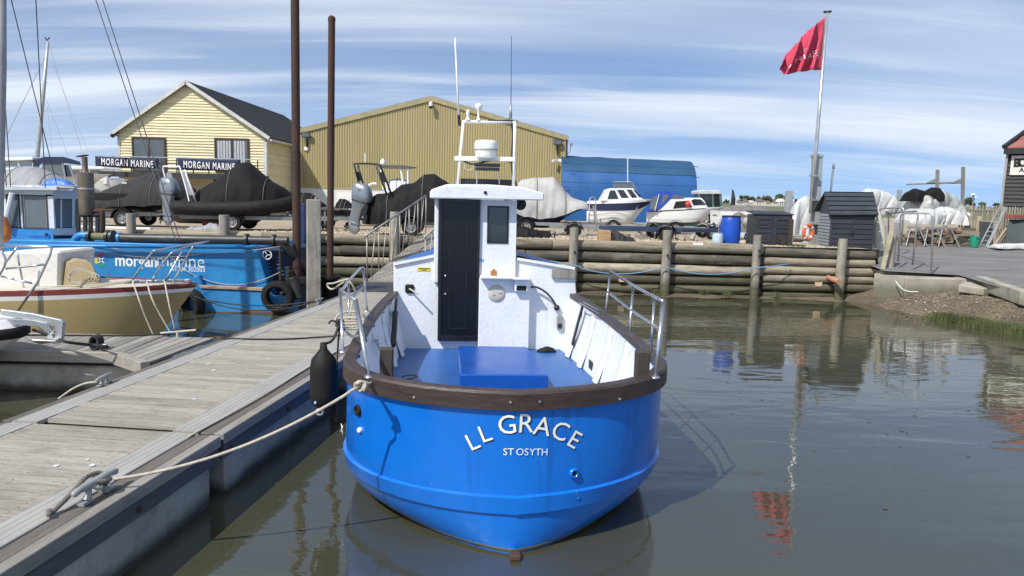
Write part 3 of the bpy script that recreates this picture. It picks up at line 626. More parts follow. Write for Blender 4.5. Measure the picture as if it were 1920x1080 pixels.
MB().bb(XD1+.002, bh(991, 600).x, TB-.10, TB+.001, ZD0-.08, bh(940, 519).z).build('engine_box', white_grp, boat, bevel=.01)
# roof slab with chamfered ends and a camber
zt = ZR+.005
prof = [(806, 373), (806, 358), (838, 347), (880, 347), (925, 347.5), (985, 352), (1020, 362), (1020, 376), (968, 375)]
pr_ = [bh(px, py, TB-.22) for px, py in prof]
zb_ = ZR+.0
g = MB(); rings = []
for t_, s_, dz in ((TB-.22, 1, 0), (TB+.5, 1, .02), (TB+1.45, .97, .01)):
    rings.append([Vector((p.x*s_, t_, max(p.z+dz, zb_+.0 if i in (0, 7, 8) else -9))) for i, p in enumerate(pr_)])
g.loft(rings, cap=True).build('wheelhouse_roof', white_grp, boat, bevel=.012)
v = bh(910, 361, TB-.232); MB().lathe([(0, 0), (.018, 0), (.018, .02)], v, 'Y', 12).build('roof_bolt', black_rub, boat)
# door
dr = MB().bb(XD0, XD1, WT-.035, WT+.02, ZD0, ZD1).build('door', door_blk, boat, bevel=.004)
g = MB(); f_ = .035
for a in ((XD0, XD0+f_, ZD0, ZD1), (XD1-f_*.8, XD1, ZD0, ZD1), (XD0+f_, XD1-f_*.8, ZD0, ZD0+.06), (XD0+f_, XD1-f_*.8, ZD1-.04, ZD1)): g.bb(a[0], a[1], WT-.055, WT-.033, a[2], a[3])
dfm = mat('satin black door trim', (.013, .014, .017), .22); g.build('door_frame', dfm, dr, bevel=.003)
px0, px1 = bh(842, 500).x, bh(876, 500).x
g = MB()
for a in ((px0, px0+.014, ZD0+.13, ZD1-.1), (px1-.014, px1, ZD0+.13, ZD1-.1), (px0+.014, px1-.014, ZD0+.13, ZD0+.15), (px0+.014, px1-.014, ZD1-.12, ZD1-.1)): g.bb(a[0], a[1], WT-.044, WT-.034, a[2], a[3])
g.build('door_panel', dfm, dr, bevel=.002)
for py in (517, 551): v = bh(835, py, WT-.05); MB().lathe([(0, -.03), (.012, -.028), (.012, -.01), (.006, 0), (.006, .02)], v, 'Y', 10).build('door_knob', steel, dr, smooth=True)
# shelf, vent, plate, hose, sockets
v0, v1 = bh(899, 514), bh(964, 516); MB().bb(v0.x, v1.x, TB-.21, TB-.03, v0.z-.03, v0.z).build('shelf', white_paint, boat, bevel=.006)
v = bh(926, 506, TB-.16); o = MB().bb(v.x-.035, v.x+.035, -.02+v.y, .03+v.y, v0.z+.001, v0.z+.055); o.bb(v.x-.015, v.x+.015, v.y-.01, v.y+.015, v0.z+.055, v0.z+.075)
o = o.build('wooden_block', mat('orange brown wood', (.42, .17, .04), .6), boat); o.parent = None; o.matrix_world = BM; tagx(o, 'small orange brown block left on the white shelf beside the door', 'block'); o.location = boat.location; o.rotation_euler = boat.rotation_euler
v = bh(931, 550, TB-.10); pt = MB().lathe([(0, -.022), (.055, -.022), (.088, -.014), (.098, -.006), (.1, .0)], v, 'Y', 28).build('inspection_plate', mat('aged cream plastic', (.52, .50, .44), .5, dirt=(.35, .32, .26)), boat, smooth='auto')
for s_ in (-1, 1): MB().box(v+Vector((s_*.035, -.026, .012*s_)), (.03, .008, .014), 0).build('lug', MC['aged cream plastic'], pt)
a, b_ = bh(964, 545, TB-.1), bh(989, 522, TB-.1); vb = MB().bb(a.x, b_.x, TB-.17, TB-.10, a.z, b_.z).build('vent_box', white_grp, boat, bevel=.006)
MB().bb(a.x+.02, b_.x-.02, TB-.175, TB-.168, a.z+.012, a.z+.065).build('vent_opening', black_rub, vb)
MB().bb(a.x-.03, b_.x+.01, TB-.24, TB-.10, b_.z, b_.z+.014).build('vent_lid', white_paint, vb)
MB().tube(smooth_pts([bh(990, 540, TB-.04), bh(1004, 538, TB-.06), bh(1022, 547, TB-.07), bh(1036, 562, TB-.06), bh(1044, 576, TB-.03)], 6), .011, 8).build('hose', black_pl, boat, smooth=True)
v = bh(1044, 577, TB-.02); MB().lathe([(0, -.03), (.03, -.025), (.035, .0)], v, 'Y', 12).build('hose_fitting', black_pl, boat, smooth=True)
a = bh(1049, 603); so_ = MB().bb(a.x-.032, a.x+.032, TB-.045, TB, a.z-.085, a.z+.075).build('socket_box', mat('grey plastic', (.23, .24, .23), .6), boat, bevel=.006); MB().lathe([(0, -.06), (.028, -.055), (.028, -.04)], a+Vector((0, 0, -.04)), 'Y', 12).build('socket', black_pl, so_)
a = bh(768, 541); fl = MB().bb(a.x-.05, a.x+.05, TB-.03, TB, a.z-.05, a.z+.05).build('grommet', black_rub, boat, bevel=.015); MB().tube([a+Vector((0, -.03, 0)), a+Vector((.06, -.12, -.02)), a+Vector((.1, -.16, -.04))], .010, 6).build('rope_end', rope_w, fl)
a = bh(795, 505); yl = MB().bb(a.x-.075, a.x+.075, TB-.004, TB, a.z-.022, a.z+.022).build('warning_label', mat('yellow label', (.62, .50, .03), .5), boat)
MB().bb(a.x-.06, a.x+.06, TB-.006, TB-.0045, a.z+.004, a.z+.012).build('print_line', black_pl, yl); MB().bb(a.x-.025, a.x+.03, TB-.006, TB-.0045, a.z-.012, a.z-.005).build('print_line', black_pl, yl)
a, b_ = bh(1034, 520), bh(1076, 506); MB().bb(a.x, b_.x, TB-.04, TB-.002, a.z, b_.z).build('wooden_bracket', post_mat, boat)
v = bh(903.5, 488, WT-.022); MB().bb(v.x-.022, v.x+.022, WT-.0235, WT-.0215, v.z-.018, v.z+.018).build('faded_sticker', mat('faded blue print', (.25, .42, .62), .6), boat)
# strut bars on the bulwark insides, chain
def lining(px, py, sx, e=.035):
    for k in range(400):
        v = bl(at(px, py, 8.3-k*.01)); off = lerp(-.16, -.06, max(0, min(1, (v.z-.54)/.5)))
        if v.y < TB-.03 and sx*v.x > 0 and sx*v.x < inner_x(v.y, off)-e: return v
    return v
a, b_ = lining(743, 560, -1), lining(737, 648, -1); MB().tube([a, a.lerp(b_, .3)], .017, 8).tube([a.lerp(b_, .3), b_], .030, 8).build('gas_strut', black_pl, boat, smooth='auto')

for px, py, px2, py2 in ((1092, 575, 1073, 646),):
    a, b_ = lining(px, py, 1), lining(px2, py2, 1); MB().beam(a, b_, .05, .02, up=(1, 0, 0)).build('black_strap', black_pl, boat)
cpts = [at(693, 588, 7.6).lerp(at(711, 655, 6.4), i/22) for i in range(23)]; g = MB()
for i, p in enumerate(cpts[:-1]):
    q = cpts[i+1]; d = (q-p); sd_ = d.orthogonal().normalized() if i % 2 else d.cross(d.orthogonal()).normalized(); m_ = (p+q)/2
    g.tube([m_+d*.62*math.cos(a)+sd_*.016*math.sin(a) for a in [k*math.pi/4 for k in range(8)]], .005, 5, closed=True)
o = g.build('chain', galv, boat, world=True); 
# bitts
bt = []
for px, top, base in ((725, 652, 706), (1202, 657, 716)):
    c = bl(on(px, base, 1.0)); T_ = BM @ c; tp = at(px, top, T_.y).z
    bt.append((c, tp)); MB().bb(c.x-.047, c.x+.047, c.y-.045, c.y+.045, .55, tp).build('bitt', bitt_wood, boat, bevel=.008)
# quarter rails
def tubes(parent, lst, r_, nm='tube', m_=steel, n_=10):
    for pts in lst: MB().tube(pts, r_, n_).build(nm, m_, parent, world=True, smooth=True)
F0, F1 = on(692, 707, 1.08), at(667, 563, 5.22); O0, O1 = on(643, 660, 1.09), at(638, 543, 6.1); G0, G1 = on(688, 584, 1.13), at(681, 502, 7.65)
I0, I1 = on(655, 605, 1.13), at(653, 527, 6.9)
lr = thing('quarter_rail', '', '', (0, 0, 0)); bpy.data.objects.remove(lr)
r1 = MB().tube([F0, F1], .017, 10).build('rail_post', steel, boat, world=True, smooth=True)
tubes(boat, [[F1, O1+Vector((.02, -.05, 0)), O1, O1+Vector((.01, .06, 0)), I1, G1-Vector((.02, .08, 0)), G1]], .0135, 'top_rail')
tubes(boat, [[O1, O0], [G1, G0], [I1, I0]], .012, 'rail_post')
tubes(boat, [smooth_pts([O0.lerp(O1, .46), at(650, 622, 5.9), at(662, 631, 5.6), F0.lerp(F1, .53)], 4)], .013, 'mid_rail')
tubes(boat, [[F0.lerp(F1, .98), I1.lerp(G1, .2)-Vector((0, 0, .17)), G0.lerp(G1, .55)]], .013, 'mid_rail')
RA0, RA1 = on(1135, 590, 1.15), at(1144, 509, 7.55); RB0, RB1 = on(1180, 626, 1.12), at(1187, 535, 6.75); RC0, RC1 = on(1220, 660, 1.1), at(1227, 557, 5.95); RD0, RD1 = on(1228, 708, 1.08), at(1244, 566, 5.2)
tubes(boat, [[RA1, RB1, RC1, RD1-Vector((.02, -.08, -.01)), RD1]], .0145, 'top_rail')
tubes(boat, [[RA1, RA0], [RB1, RB0], [RC1, RC0]], .012, 'rail_post'); tubes(boat, [[RD1, RD0]], .018, 'rail_post')
tubes(boat, [smooth_pts([RA0.lerp(RA1, .52), RB0.lerp(RB1, .48), RC0.lerp(RC1, .5), at(1234, 618, 5.5), RD0.lerp(RD1, .56)], 4)], .013, 'mid_rail')
for p in (F0, O0, G0, RA0, RB0, RC0, RD0): MB().lathe([(0, .014), (.03, .012), (.034, 0)], p, n=12).build('rail_foot', steel, boat, world=True, smooth=True)
for k, (a, b_) in enumerate((((1094, 566), (1128, 584)), ((1086, 567), (1124, 588)))):
    MB().tube([on(*a, 1.2), on(*b_, 1.18)], .006, 6).build('stowed_rod', steel, boat, world=True)
# radar goalpost
mt = TB+.75
def mp_(px, py): return bh(px, py, mt)
ra = MB().tube([mp_(858, 350), mp_(863, 290), mp_(869, 228)], .018, 10).build('mast_frame', white_paint, boat, smooth=True)
MB().tube([mp_(963, 350), mp_(965, 227)], .022, 10).build('mast_frame', white_paint, boat, smooth=True)
MB().tube([mp_(867, 228), mp_(966, 230)], .017, 10).build('cross_bar', white_paint, boat, smooth=True)
MB().beam(mp_(852, 297), mp_(966, 299), .06, .055).build('cross_bar', white_paint, boat, bevel=.004)
c = mp_(911, 280); k_ = mt*0+9.15/F
rdm = MB().lathe([(0, -16*k_), (17*k_, -16*k_), (20*k_, -12*k_), (20.5*k_, -4*k_), (21.5*k_, 0), (21*k_, 12*k_), (19.5*k_, 15*k_), (14*k_, 16.5*k_), (0, 17*k_)], c, 'Z', 32).build('radar_dome', white_clean, boat, smooth='auto', auto=50)
MB().lathe([(21.9*k_, -2*k_), (21.9*k_, 0)], c, 'Z', 32).build('radar_seam', mat('grey plastic', (.23, .24, .23)), rdm)
a = mp_(914, 305); MB().bb(a.x-.16, a.x+.15, mt-.1, mt+.02, a.z-.05, a.z-.01).bb(a.x-.15, a.x+.14, mt-.12, mt-.02, a.z-.10, a.z-.06).build('spotlight_bar', black_pl, boat, bevel=.008)
for px in (894, 936): MB().tube([mp_(px, 318), mp_(px, 346)], .009, 6).build('light_bracket', galv, boat)
a, b_ = mp_(864, 347), mp_(962, 337); MB().bb(a.x, b_.x, mt+.05, mt+.12, a.z-.05, b_.z).build('roof_coaming', black_pl, boat)
MB().tube(smooth_pts([mp_(958, 226), mp_(962, 250), mp_(960, 300), mp_(962, 330), mp_(969, 349)], 5), .016, 8).build('cable', rope_k, boat, smooth=True)
MB().tube(smooth_pts([mp_(868, 301), mp_(886, 308), mp_(910, 303), mp_(935, 300), mp_(958, 304)], 5), .010, 6).build('cable', rope_k, boat, smooth=True)
MB().tube(smooth_pts([mp_(872, 300), mp_(872, 316), mp_(884, 318), mp_(888, 308)], 5), .007, 6).build('cable', rope_w, boat, smooth=True)
MB().tube(smooth_pts([mp_(915, 226), mp_(935, 227), mp_(955, 226), mp_(970, 228)], 3), .013, 6).build('cable', rope_k, boat, smooth=True)
MB().tube([mp_(861, 297), mp_(861, 345)], .010, 6).build('cable', rope_k, boat)
MB().tube([mp_(860, 218), mp_(857, 150), mp_(853, 71)], [.014, .011, .008], 8).build('whip_aerial', white_paint, boat, smooth=True)
MB().tube([mp_(862, 236), mp_(860, 216)], .018, 8).build('aerial_mount', black_pl, boat)
MB().tube([mp_(957, 222), mp_(958, 196)], [.022, .010], 8).build('aerial_mount', galv, boat, smooth=True)
MB().tube([mp_(958, 196), mp_(958.5, 140), mp_(959, 67)], [.005, .0035, .003], 5).build('whip_aerial', black_pl, boat)
c = mp_(897, 226); MB().lathe([(.03, 0), (.02, 3*k_), (.013, 6*k_), (.014, 14*k_), (.02, 18*k_), (.042, 23*k_), (.047, 27*k_), (.035, 30*k_), (0, 30.5*k_)], c, 'Z', 16).build('satnav_aerial', white_clean, boat, smooth=True)
c = mp_(877, 226); MB().lathe([(.035, 0), (.025, 4*k_), (.014, 8*k_), (.022, 10*k_), (.022, 16*k_), (.016, 19*k_), (0, 20*k_)], c, 'Z', 14).build('navigation_light', white_clean, boat, smooth=True)
c = bh(979, 380, TB+.05); MB().lathe([(0, -.03), (.06, -.02), (.07, .03), (0, .05)], c+Vector((-.005, .1, -.02)), 'Y', 14).build('horn', black_pl, boat, smooth=True)
# cloth and line left on deck
c = bl(on(1025, 656, .57)); g = MB(); rg = []
for i in range(6):
    z = .553+i*.012; q = 1-(i/5.5)**2; rg.append([Vector((c.x+.11*q*math.cos(a)*(1+.4*noise.noise(Vector((a, i*.4, 2)))), c.y-.02+.05*q*math.sin(a)*(1+.4*noise.noise(Vector((a, i*.4, 7)))), z)) for a in [k*math.pi/7 for k in range(14)]])
g.loft(rg, cap=True); g.v = [BM @ p for p in g.v]; o = g.build('cloth', black_rub, smooth=True); tagx(o, 'crumpled dark cloth lying on the blue deck right of the hatch', 'cloth')
c = on(765, 711, .57); g = MB().tube(smooth_pts([c+Vector((-.28, .05, 0)), c+Vector((-.15, -.03, 0)), c, c+Vector((.08, .03, .02)), c+Vector((.02, .05, .03)), c+Vector((-.06, .02, .02))], 5), .008, 6)
o = g.build('rope_tail', rope_g, smooth=True); tagx(o, 'frayed rope tail lying on the deck behind the left bitt', 'rope')
# ================================================================== PONTOONS
PA = math.atan2(.1132, .9936)       # the walkway runs this far to the right of the view
pr0 = Vector((-2.70*.9936, 2.70*.1132, 0))
pont = thing('floating_pontoon', 'long floating pontoon walkway of weathered grey boards with metal edging running away on the left', 'pontoon', (pr0.x, pr0.y, 0), -PA)
PM = wm(pont)
def pw(x, y, z=.5): return PM @ Vector((x, y, z))       # x = 0 at the right edge, negative to the left; y along
W = 1.80; SEAM = None
p = PM.inverted() @ on(225, 803, .5); SEAM = p.y; print('seam', SEAM)
END = 13.9
plank_me = {}
def plank(x0, x1, y, wd, z, m_, parent, name='plank', th=.03):
    key = (round(x1-x0, 3), wd, m_.name)
    if key not in plank_me:
        L_ = x1-x0; g = MB(); n_ = 5; prof = []
        for i in range(n_):      # grooved board
            a = -wd/2+wd*i/n_; prof += [(a+.003, 0), (a+wd/n_-.006, 0), (a+wd/n_-.005, -.006), (a+wd/n_+.001, -.006)]
        prof = [(-wd/2, -th)]+prof[:-2]+[(wd/2-.002, 0), (wd/2-.002, -th)]
        g.prism([(-L_/2, a, b_) for a, b_ in prof], (L_, 0, 0)); plank_me[key] = g
        o = g.build(name, m_, parent); plank_me[key] = o.data
    else:
        o = bpy.data.objects.new(name, plank_me[key]); COL.objects.link(o); o.parent = parent
    o.location = ((x0+x1)/2, y, z); return o
rp = random.Random(2)
y = 2.0; PW = .118
while y < END:
    if abs(y-SEAM) > .065:
        o = plank(-W+.30, -.405, y, PW-.006, .5+rp.uniform(-.0018, .0018), wood_grey, pont); o.location.x += rp.uniform(-.008, .008); o.rotation_euler = (0, rp.uniform(-.001, .001), rp.uniform(-.0012, .0012))
    y += PW
for y0, y1 in ((1.8, SEAM-.02), (SEAM+.02, END)):
    for nm, xs_, h_, m_, z1 in (('edge_board', (-W, -W+.075), .07, wood_dark, .492), ('edge_board', (-W+.08, -W+.12), .03, wood_grey_y, .496), ('edge_board', (-.192, -.088), .03, wood_dark, .496), ('waler', (-.082, 0), .085, wood_grey_y, .50)):
        MB().bb(xs_[0], xs_[1], y0, y1, z1-h_, z1).build(nm, m_, pont, bevel=.004)
    for xa in (-W+.125, -.40):      # ribbed metal strips
        n_ = 4; wd = .17 if xa < -1 else .2; pts = []
        for i in range(n_): a = xa+wd*i/n_; pts += [(a, .503), (a+wd/n_*.84, .503), (a+wd/n_*.88, .501), (a+wd/n_*.98, .501)]
        pts = [(xa, .47)]+pts+[(xa+wd, .47)]
        MB().prism([(a, y0, b_) for a, b_ in pts], (0, y1-y0, 0)).build('metal_strip', alu_strip, pont)
    MB().bb(-.055, -.015, y0, y1, .30, .408).build('lower_waler', mat('blue grey timber', (.085, .09, .10), .85, grain=(14, 1, 14), var=.25, bump=.4, bscale=14), pont, bevel=.006)
    MB().bb(-W+.03, -.06, y0+.01, y1-.01, .33, .455).build('frame_beam', wood_dark, pont)
    yy = y0+.12
    while yy < y1-.5:
        MB().lathe([(0, .012), (.018, .01), (.02, 0)], (-.010, yy, .355), 'X', 8).build('bolt', rust, pont); yy += 1.05
for y0, y1 in ((2.2, SEAM-.10), (SEAM+.13, SEAM+2.35), (SEAM+3.0, SEAM+5.2), (SEAM+5.9, SEAM+8.0)):
    if y1 > END: y1 = END-.1
    if y1-y0 > .3: MB().bb(-W+.10, -.045, y0, y1, -.35, .325).build('float', float_mat, pont, bevel=.02)
MB().bb(-W, 0, SEAM-.015, SEAM+.015, .38, .46).build('seam_plate', rust, pont)
sg = MB(); yy = 2.0
while yy < END:
    for xx in (-W+.36, -W+.72, -.80, -.47):
        for dy in (-.028, .028):
            cxx, cyy = xx+rp.uniform(-.006, .006), yy+dy; sg.add([(cxx+.0045*math.cos(k*1.047), cyy+.0045*math.sin(k*1.047), .5035) for k in range(6)], [tuple(range(6))])
    yy += PW
sg.build('screw_head', rust, pont, kind='stuff')
dg_ = MB()
for _k in range(16):
    xx, yy = rp.uniform(-W+.35, -.45), rp.uniform(3.5, 12); n_ = 9; r0 = rp.uniform(.008, .022); dg_.add([(xx+r0*rp.uniform(.6, 1.3)*math.cos(k*.698), yy+r0*rp.uniform(.6, 1.3)*math.sin(k*.698), .5045) for k in range(n_)], [tuple(range(n_))])
dg_.build('bird_droppings', white_paint, pont, kind='stuff')
# mooring cleats
def cleat(x, y, rz, m_=cleat_m, s_=1., z=.502):
    c = thing('tmp', '', '', (x, y, z)); bpy.data.objects.remove(c)
    g = MB(); T4 = Matrix.Translation((x, y, z)) @ Matrix.Rotation(rz, 4, 'Z')
    g.tube(smooth_pts([(0, -.15*s_, .065*s_), (0, -.10*s_, .072*s_), (0, 0, .07*s_), (0, .10*s_, .072*s_), (0, .15*s_, .065*s_)], 3), [.008*s_]+[.015*s_]*3+[.019*s_]*5+[.015*s_]*3+[.008*s_], 10)
    for e in (-1, 1):
        g.tube([(0, .045*e*s_, .068*s_), (0, .05*e*s_, .03*s_), (0, .062*e*s_, .008*s_)], [.014*s_, .013*s_, .022*s_], 10); g.bb(-.022*s_, .022*s_, .045*e*s_, .11*e*s_, 0, .010*s_)
    g.v = [T4 @ p for p in g.v]; return g.build('cleat', m_, pont, smooth='auto')
cpos = PM.inverted() @ on(217, 922, .54); print('cleat', cpos)
cleat(-.15, cpos.y, 0, s_=1.3); c2_ = PM.inverted() @ on(178, 713, .53); print(c2_); cleat(-W+.05, c2_.y, .15, s_=.95)
c3_ = PM.inverted() @ on(589, 567, .52); cleat(-W+.06, c3_.y, 0)
c4_ = PM.inverted() @ on(345, 627, .52)
# finger pontoon going off to the left
fa, fb = on(-40, 655, .46), on(230, 661, .46)
fd_ = (fa-fb).normalized(); fa_ang = math.atan2(fd_.y, fd_.x)-math.pi
fing = thing('finger_pontoon', 'short finger pontoon of crosswise grey boards on concrete floats branching off to the left', 'pontoon', (fb.x, fb.y, 0), fa_ang)
FM = wm(fing); FW = .95
print('finger', fb, math.degrees(fa_ang))
y = .06
k = 0
fx = -.055; fpl = None
while fx > -6.5:
    if fpl is None: fpl = MB().bb(-.053, .053, .002, FW-.002, -.03, 0).build('plank', mat('silvered finger decking', (.25, .235, .21), .85, grain=(14, 1, 14), scale=1.6, var=.22, bump=.5, bscale=12, per=.28, dirt=(.14, .125, .1), dirtamt=.5, fine=.2), fing, bevel=.003); o = fpl
    else: o = bpy.data.objects.new('plank', fpl.data); COL.objects.link(o); o.parent = fing
    o.location = (fx, 0, .462+rp.uniform(-.002, .002)); fx -= .113
MB().bb(-6.5, .0, -.05, -.0, .345, .465).build('waler', wood_grey, fing, bevel=.005)
MB().bb(-6.5, 0, FW, FW+.05, .30, .465).build('waler', wood_grey, fing, bevel=.005)
MB().beam((-.05, -.03, .40), (.50, -.52, .42), .10, .13).build('corner_brace', wood_grey, fing, bevel=.005)
for k in range(5):
    u0, u1 = k/5, (k+1)/5-.02; P0, P1, Q0, Q1 = Vector((.0, -.0, .46)), Vector((.50, -.47, .46)), Vector((.02, .95, .46)), Vector((.66, .95, .46))
    MB().prism([P0.lerp(P1, u0), P0.lerp(P1, u1), Q0.lerp(Q1, u1), Q0.lerp(Q1, u0)], (0, 0, -.03)).build('corner_board', MC['silvered finger decking'], fing, bevel=.003)
for x0_ in (-6.4, -4.0, -1.75): MB().bb(x0_, x0_+1.95 if x0_ < -2 else .15, .02, FW-.05, -.35, .29).build('float', float_mat, fing, bevel=.02)
# ================================================================== PILES
def pile(px0, top, px1, bot, Y, wpx, label, mtl=rust, sq=False, ztop=None):
    p, q = at(px1, bot, Y), at(px0, top, Y); d = (q-p).normalized(); q2 = q if ztop is None else p+d*((ztop-p.z)/d.z); b_ = p-d*((p.z+.8)/d.z)
    root = thing('pile', label, 'pile', (b_.x, b_.y, b_.z)); r_ = wpx/2/F*Y
    if sq: MB().beam(b_, q2, 2*r_, 2*r_*.95, up=(.35, -1, 0)).build('timber', mtl, root, world=True, bevel=.012)
    else:
        MB().tube([b_.lerp(q2, i/14) for i in range(15)], r_, 18).build('tube', mtl, root, world=True, smooth='auto')
        if ztop is None: MB().lathe([(r_*1.08, -.06), (r_*1.08, .01), (r_*.5, .05), (0, .05)], q2, n=18).build('cap', rust, root, world=True, smooth='auto')
    return root
pile(553, 0, 557, 530, 14.2, 15.5, 'nearer and taller of the two rusty steel piles, beside the square timber', ztop=9.)
pile(622, 34, 619, 500, 15.6, 12.5, 'slimmer rusty steel pile with a cap, right of the square timber')
pile(588, 374, 588, 556, 12.9, 25, 'square split grey timber pile at the pontoon edge between the two steel piles', post_mat, True)
g = MB(); c = at(619, 535, 15.6); g.lathe([(.17, -.25), (.17, .15), (.24, .15), (.24, .2), (.12, .2)], c, n=14); g.cyl(c+Vector((-.5, 0, -.1)), c+Vector((-.1, 0, .05)), .08)
o = g.build('pile_guide', black_rub, smooth='auto'); tagx(o, 'black pile guide collar round the slim steel pile', 'bracket')
# ================================================================== GANGWAY
g0 = on(664, 541, .52); g0 = Vector((-2.95, 13.6, .53)); ga, gb = on(688, 528, .56), at(800, 441, 18.6); 
gl = Vector((ga.x, ga.y, .56)); gt_ = Vector((gb.x, 18.4, 1.36)); side = Vector((1.15, 0, 0))
gang = thing('gangway', 'sloping boarded gangway with slender metal handrails rising from the pontoon to the quay', 'gangway', tuple(gl))
print('gang', gl, gt_)
L_ = (gt_-gl); nP = 46
for i in range(nP):
    c = gl+L_*((i+.5)/nP)+side*.5; d = L_.normalized()
    if i == 0:
        pg = MB().beam(c-side*.5, c+side*.5, L_.length/nP*.86, .03).build('tread', mat('gangway boards', (.31, .29, .255), .85, grain=(1, 12, 12), var=.2, bump=.5, bscale=14, per=.18), gang, world=True)
    else:
        o = bpy.data.objects.new('tread', pg.data); COL.objects.link(o); o.parent = gang; o.location = L_*(i/nP)
MB().beam(gl-Vector((0, 0, .06)), gt_-Vector((0, 0, .06)), .05, .12).build('side_beam', galv, gang, world=True); MB().beam(gl+side-Vector((0, 0, .06)), gt_+side-Vector((0, 0, .06)), .05, .12).build('side_beam', galv, gang, world=True)
a = on(690, 546, .505); MB().prism([gl+Vector((-.02, 0, -.02)), gl+side+Vector((.02, 0, -.02)), gl+side+Vector((-.10, -1.1, -.055)), gl+Vector((-.12, -1.1, -.055))], (0, 0, .015)).build('toe_plate', mat('dark tread plate', (.06, .065, .075), .5, .4), gang, world=True)
gh = mat('dull metal handrail', (.36, .34, .31), .5, .5, var=.15)
for s_ in (0, 1):
    o_ = side*s_; h_ = Vector((0, 0, .92))
    MB().tube([gl+o_+h_-L_*.02, gt_+o_+h_], .020, 8).build('handrail', gh, gang, world=True, smooth=True)
    for i in range(7):
        t_ = i/6; b_ = gl+L_*t_+o_; MB().tube([b_, b_+h_], .014, 6).build('stanchion', gh, gang, world=True, smooth=True)
        if i < 6:
            MB().tube([b_+L_*(.05), b_+h_+L_*.12], .012, 6).build('brace', gh, gang, world=True, smooth=True)
# ================================================================== LINES AND FENDER
cw = pw(-.15, cpos.y, .56)
knot = on(674, 724, 1.10); c0 = bl_ = BM @ bt[0][0]; bw = Vector((c0.x, c0.y, 1.09))
g = MB(); pts = [at(738, 709, bw.y-.06), at(716, 714, bw.y-.10), knot]+sag(knot, cw+Vector((.05, .1, .01)), .10, 16)[1:]
g.tube(smooth_pts(pts, 2), .0095, 8)
g.tube(smooth_pts([at(718, 709, bw.y-.08), at(700, 713, bw.y-.08), knot+Vector((.02, 0, .012))], 4), .009, 6)
for a in range(2): g.tube([knot+Vector((.028*math.cos(k*.8)+.01*a, .02*math.sin(k*1.6), .030*math.sin(k*.8))) for k in range(8)], .011, 6, closed=True)
g.tube(smooth_pts([cw+Vector((.03, .08, .0)), cw+Vector((.02, .02, .025)), cw+Vector((-.03, -.02, .02)), cw+Vector((.0, -.05, .03)), cw+Vector((.035, -.02, .0)), cw+Vector((.0, .05, .02))], 5), .012, 7)
o = g.build('mooring_rope', rope_w, smooth=True); tagx(o, 'pale mooring rope from the near pontoon cleat to the left bitt of the blue boat', 'rope')
g = MB(); g.tube(smooth_pts([cw+Vector((.02, .10, .02)), cw+Vector((-.03, .09, .05)), cw+Vector((-.05, 0, .06)), cw+Vector((-.05, -.08, .045)), cw+Vector((-.07, -.17, .0)), cw+Vector((-.10, -.26, -.045))], 5), .014, 8)
g.tube(smooth_pts([cw+Vector((.03, .10, .01)), cw+Vector((.05, .02, .03)), cw+Vector((0, -.01, .04)), cw+Vector((-.03, .04, .035)), cw+Vector((.01, .09, .02)), cw+Vector((.035, .04, .0))], 5), .013, 8)
for k in range(3): g.lathe([(0, -.014), (.013, -.01), (.017, 0), (.013, .01), (0, .014)], cw+Vector((-.10+.012*(k-1), -.26-.02*k, -.035)), n=9)
o = g.build('mooring_rope', rope_g, smooth=True); tagx(o, 'grey brown rope with a knotted end wound on the near cleat of the pontoon', 'rope')
fc = at(607, 710, 5.75); fen = thing('fender', 'long black rubber fender hanging between the pontoon and the blue fishing boat', 'fender', (fc.x, fc.y, fc.z-.3))
rf_ = .107
zt_, zb2 = at(612, 652, 5.75).z, at(605, 768, 5.75).z
MB().lathe([(.018, zb2), (.05, zb2+.02), (rf_*.9, zb2+.06), (rf_, zb2+.13), (rf_, zt_-.16), (rf_*.88, zt_-.09), (rf_*.5, zt_-.04), (.03, zt_-.01), (.025, zt_+.04), (0, zt_+.045)], (fc.x, fc.y, 0), n=28).build('body', black_rub, fen, world=True, smooth=True)
v = at(600, 772, 5.70); MB().lathe([(.018, -.008), (.032, -.008), (.032, .008), (.018, .008), (.018, -.008)], v, 'Y', 16).build('eye', rope_w, fen, world=True, smooth=True)
v = at(591, 755, 5.64); MB().lathe([(0, -.008), (.010, -.006), (.011, .004)], v, 'Y', 10).build('valve', mat('pale blue plastic', (.4, .5, .6), .4), fen, world=True)
g = MB(); kt = at(637, 606, 6.15); g.tube(smooth_pts([Vector((fc.x, fc.y, zt_+.03)), at(624, 637, 5.95), kt], 4), .011, 7); g.tube(smooth_pts([kt, at(632, 680, 5.9), at(633, 740, 5.8), at(630, 790, 5.75)], 4), .008, 6)
for k in range(3): g.tube([kt+Vector((.03*math.cos(a), .03*math.sin(a), .02*k-.02)) for a in [j*math.pi/4 for j in range(8)]], .011, 6, closed=True)
g.tube(smooth_pts([kt, at(622, 601, 6.15), at(617, 606, 6.1)], 3), .009, 6)
o = g.build('fender_rope', rope_k, smooth=True); tagx(o, 'black lanyard tying the fender to the quarter rail', 'rope')
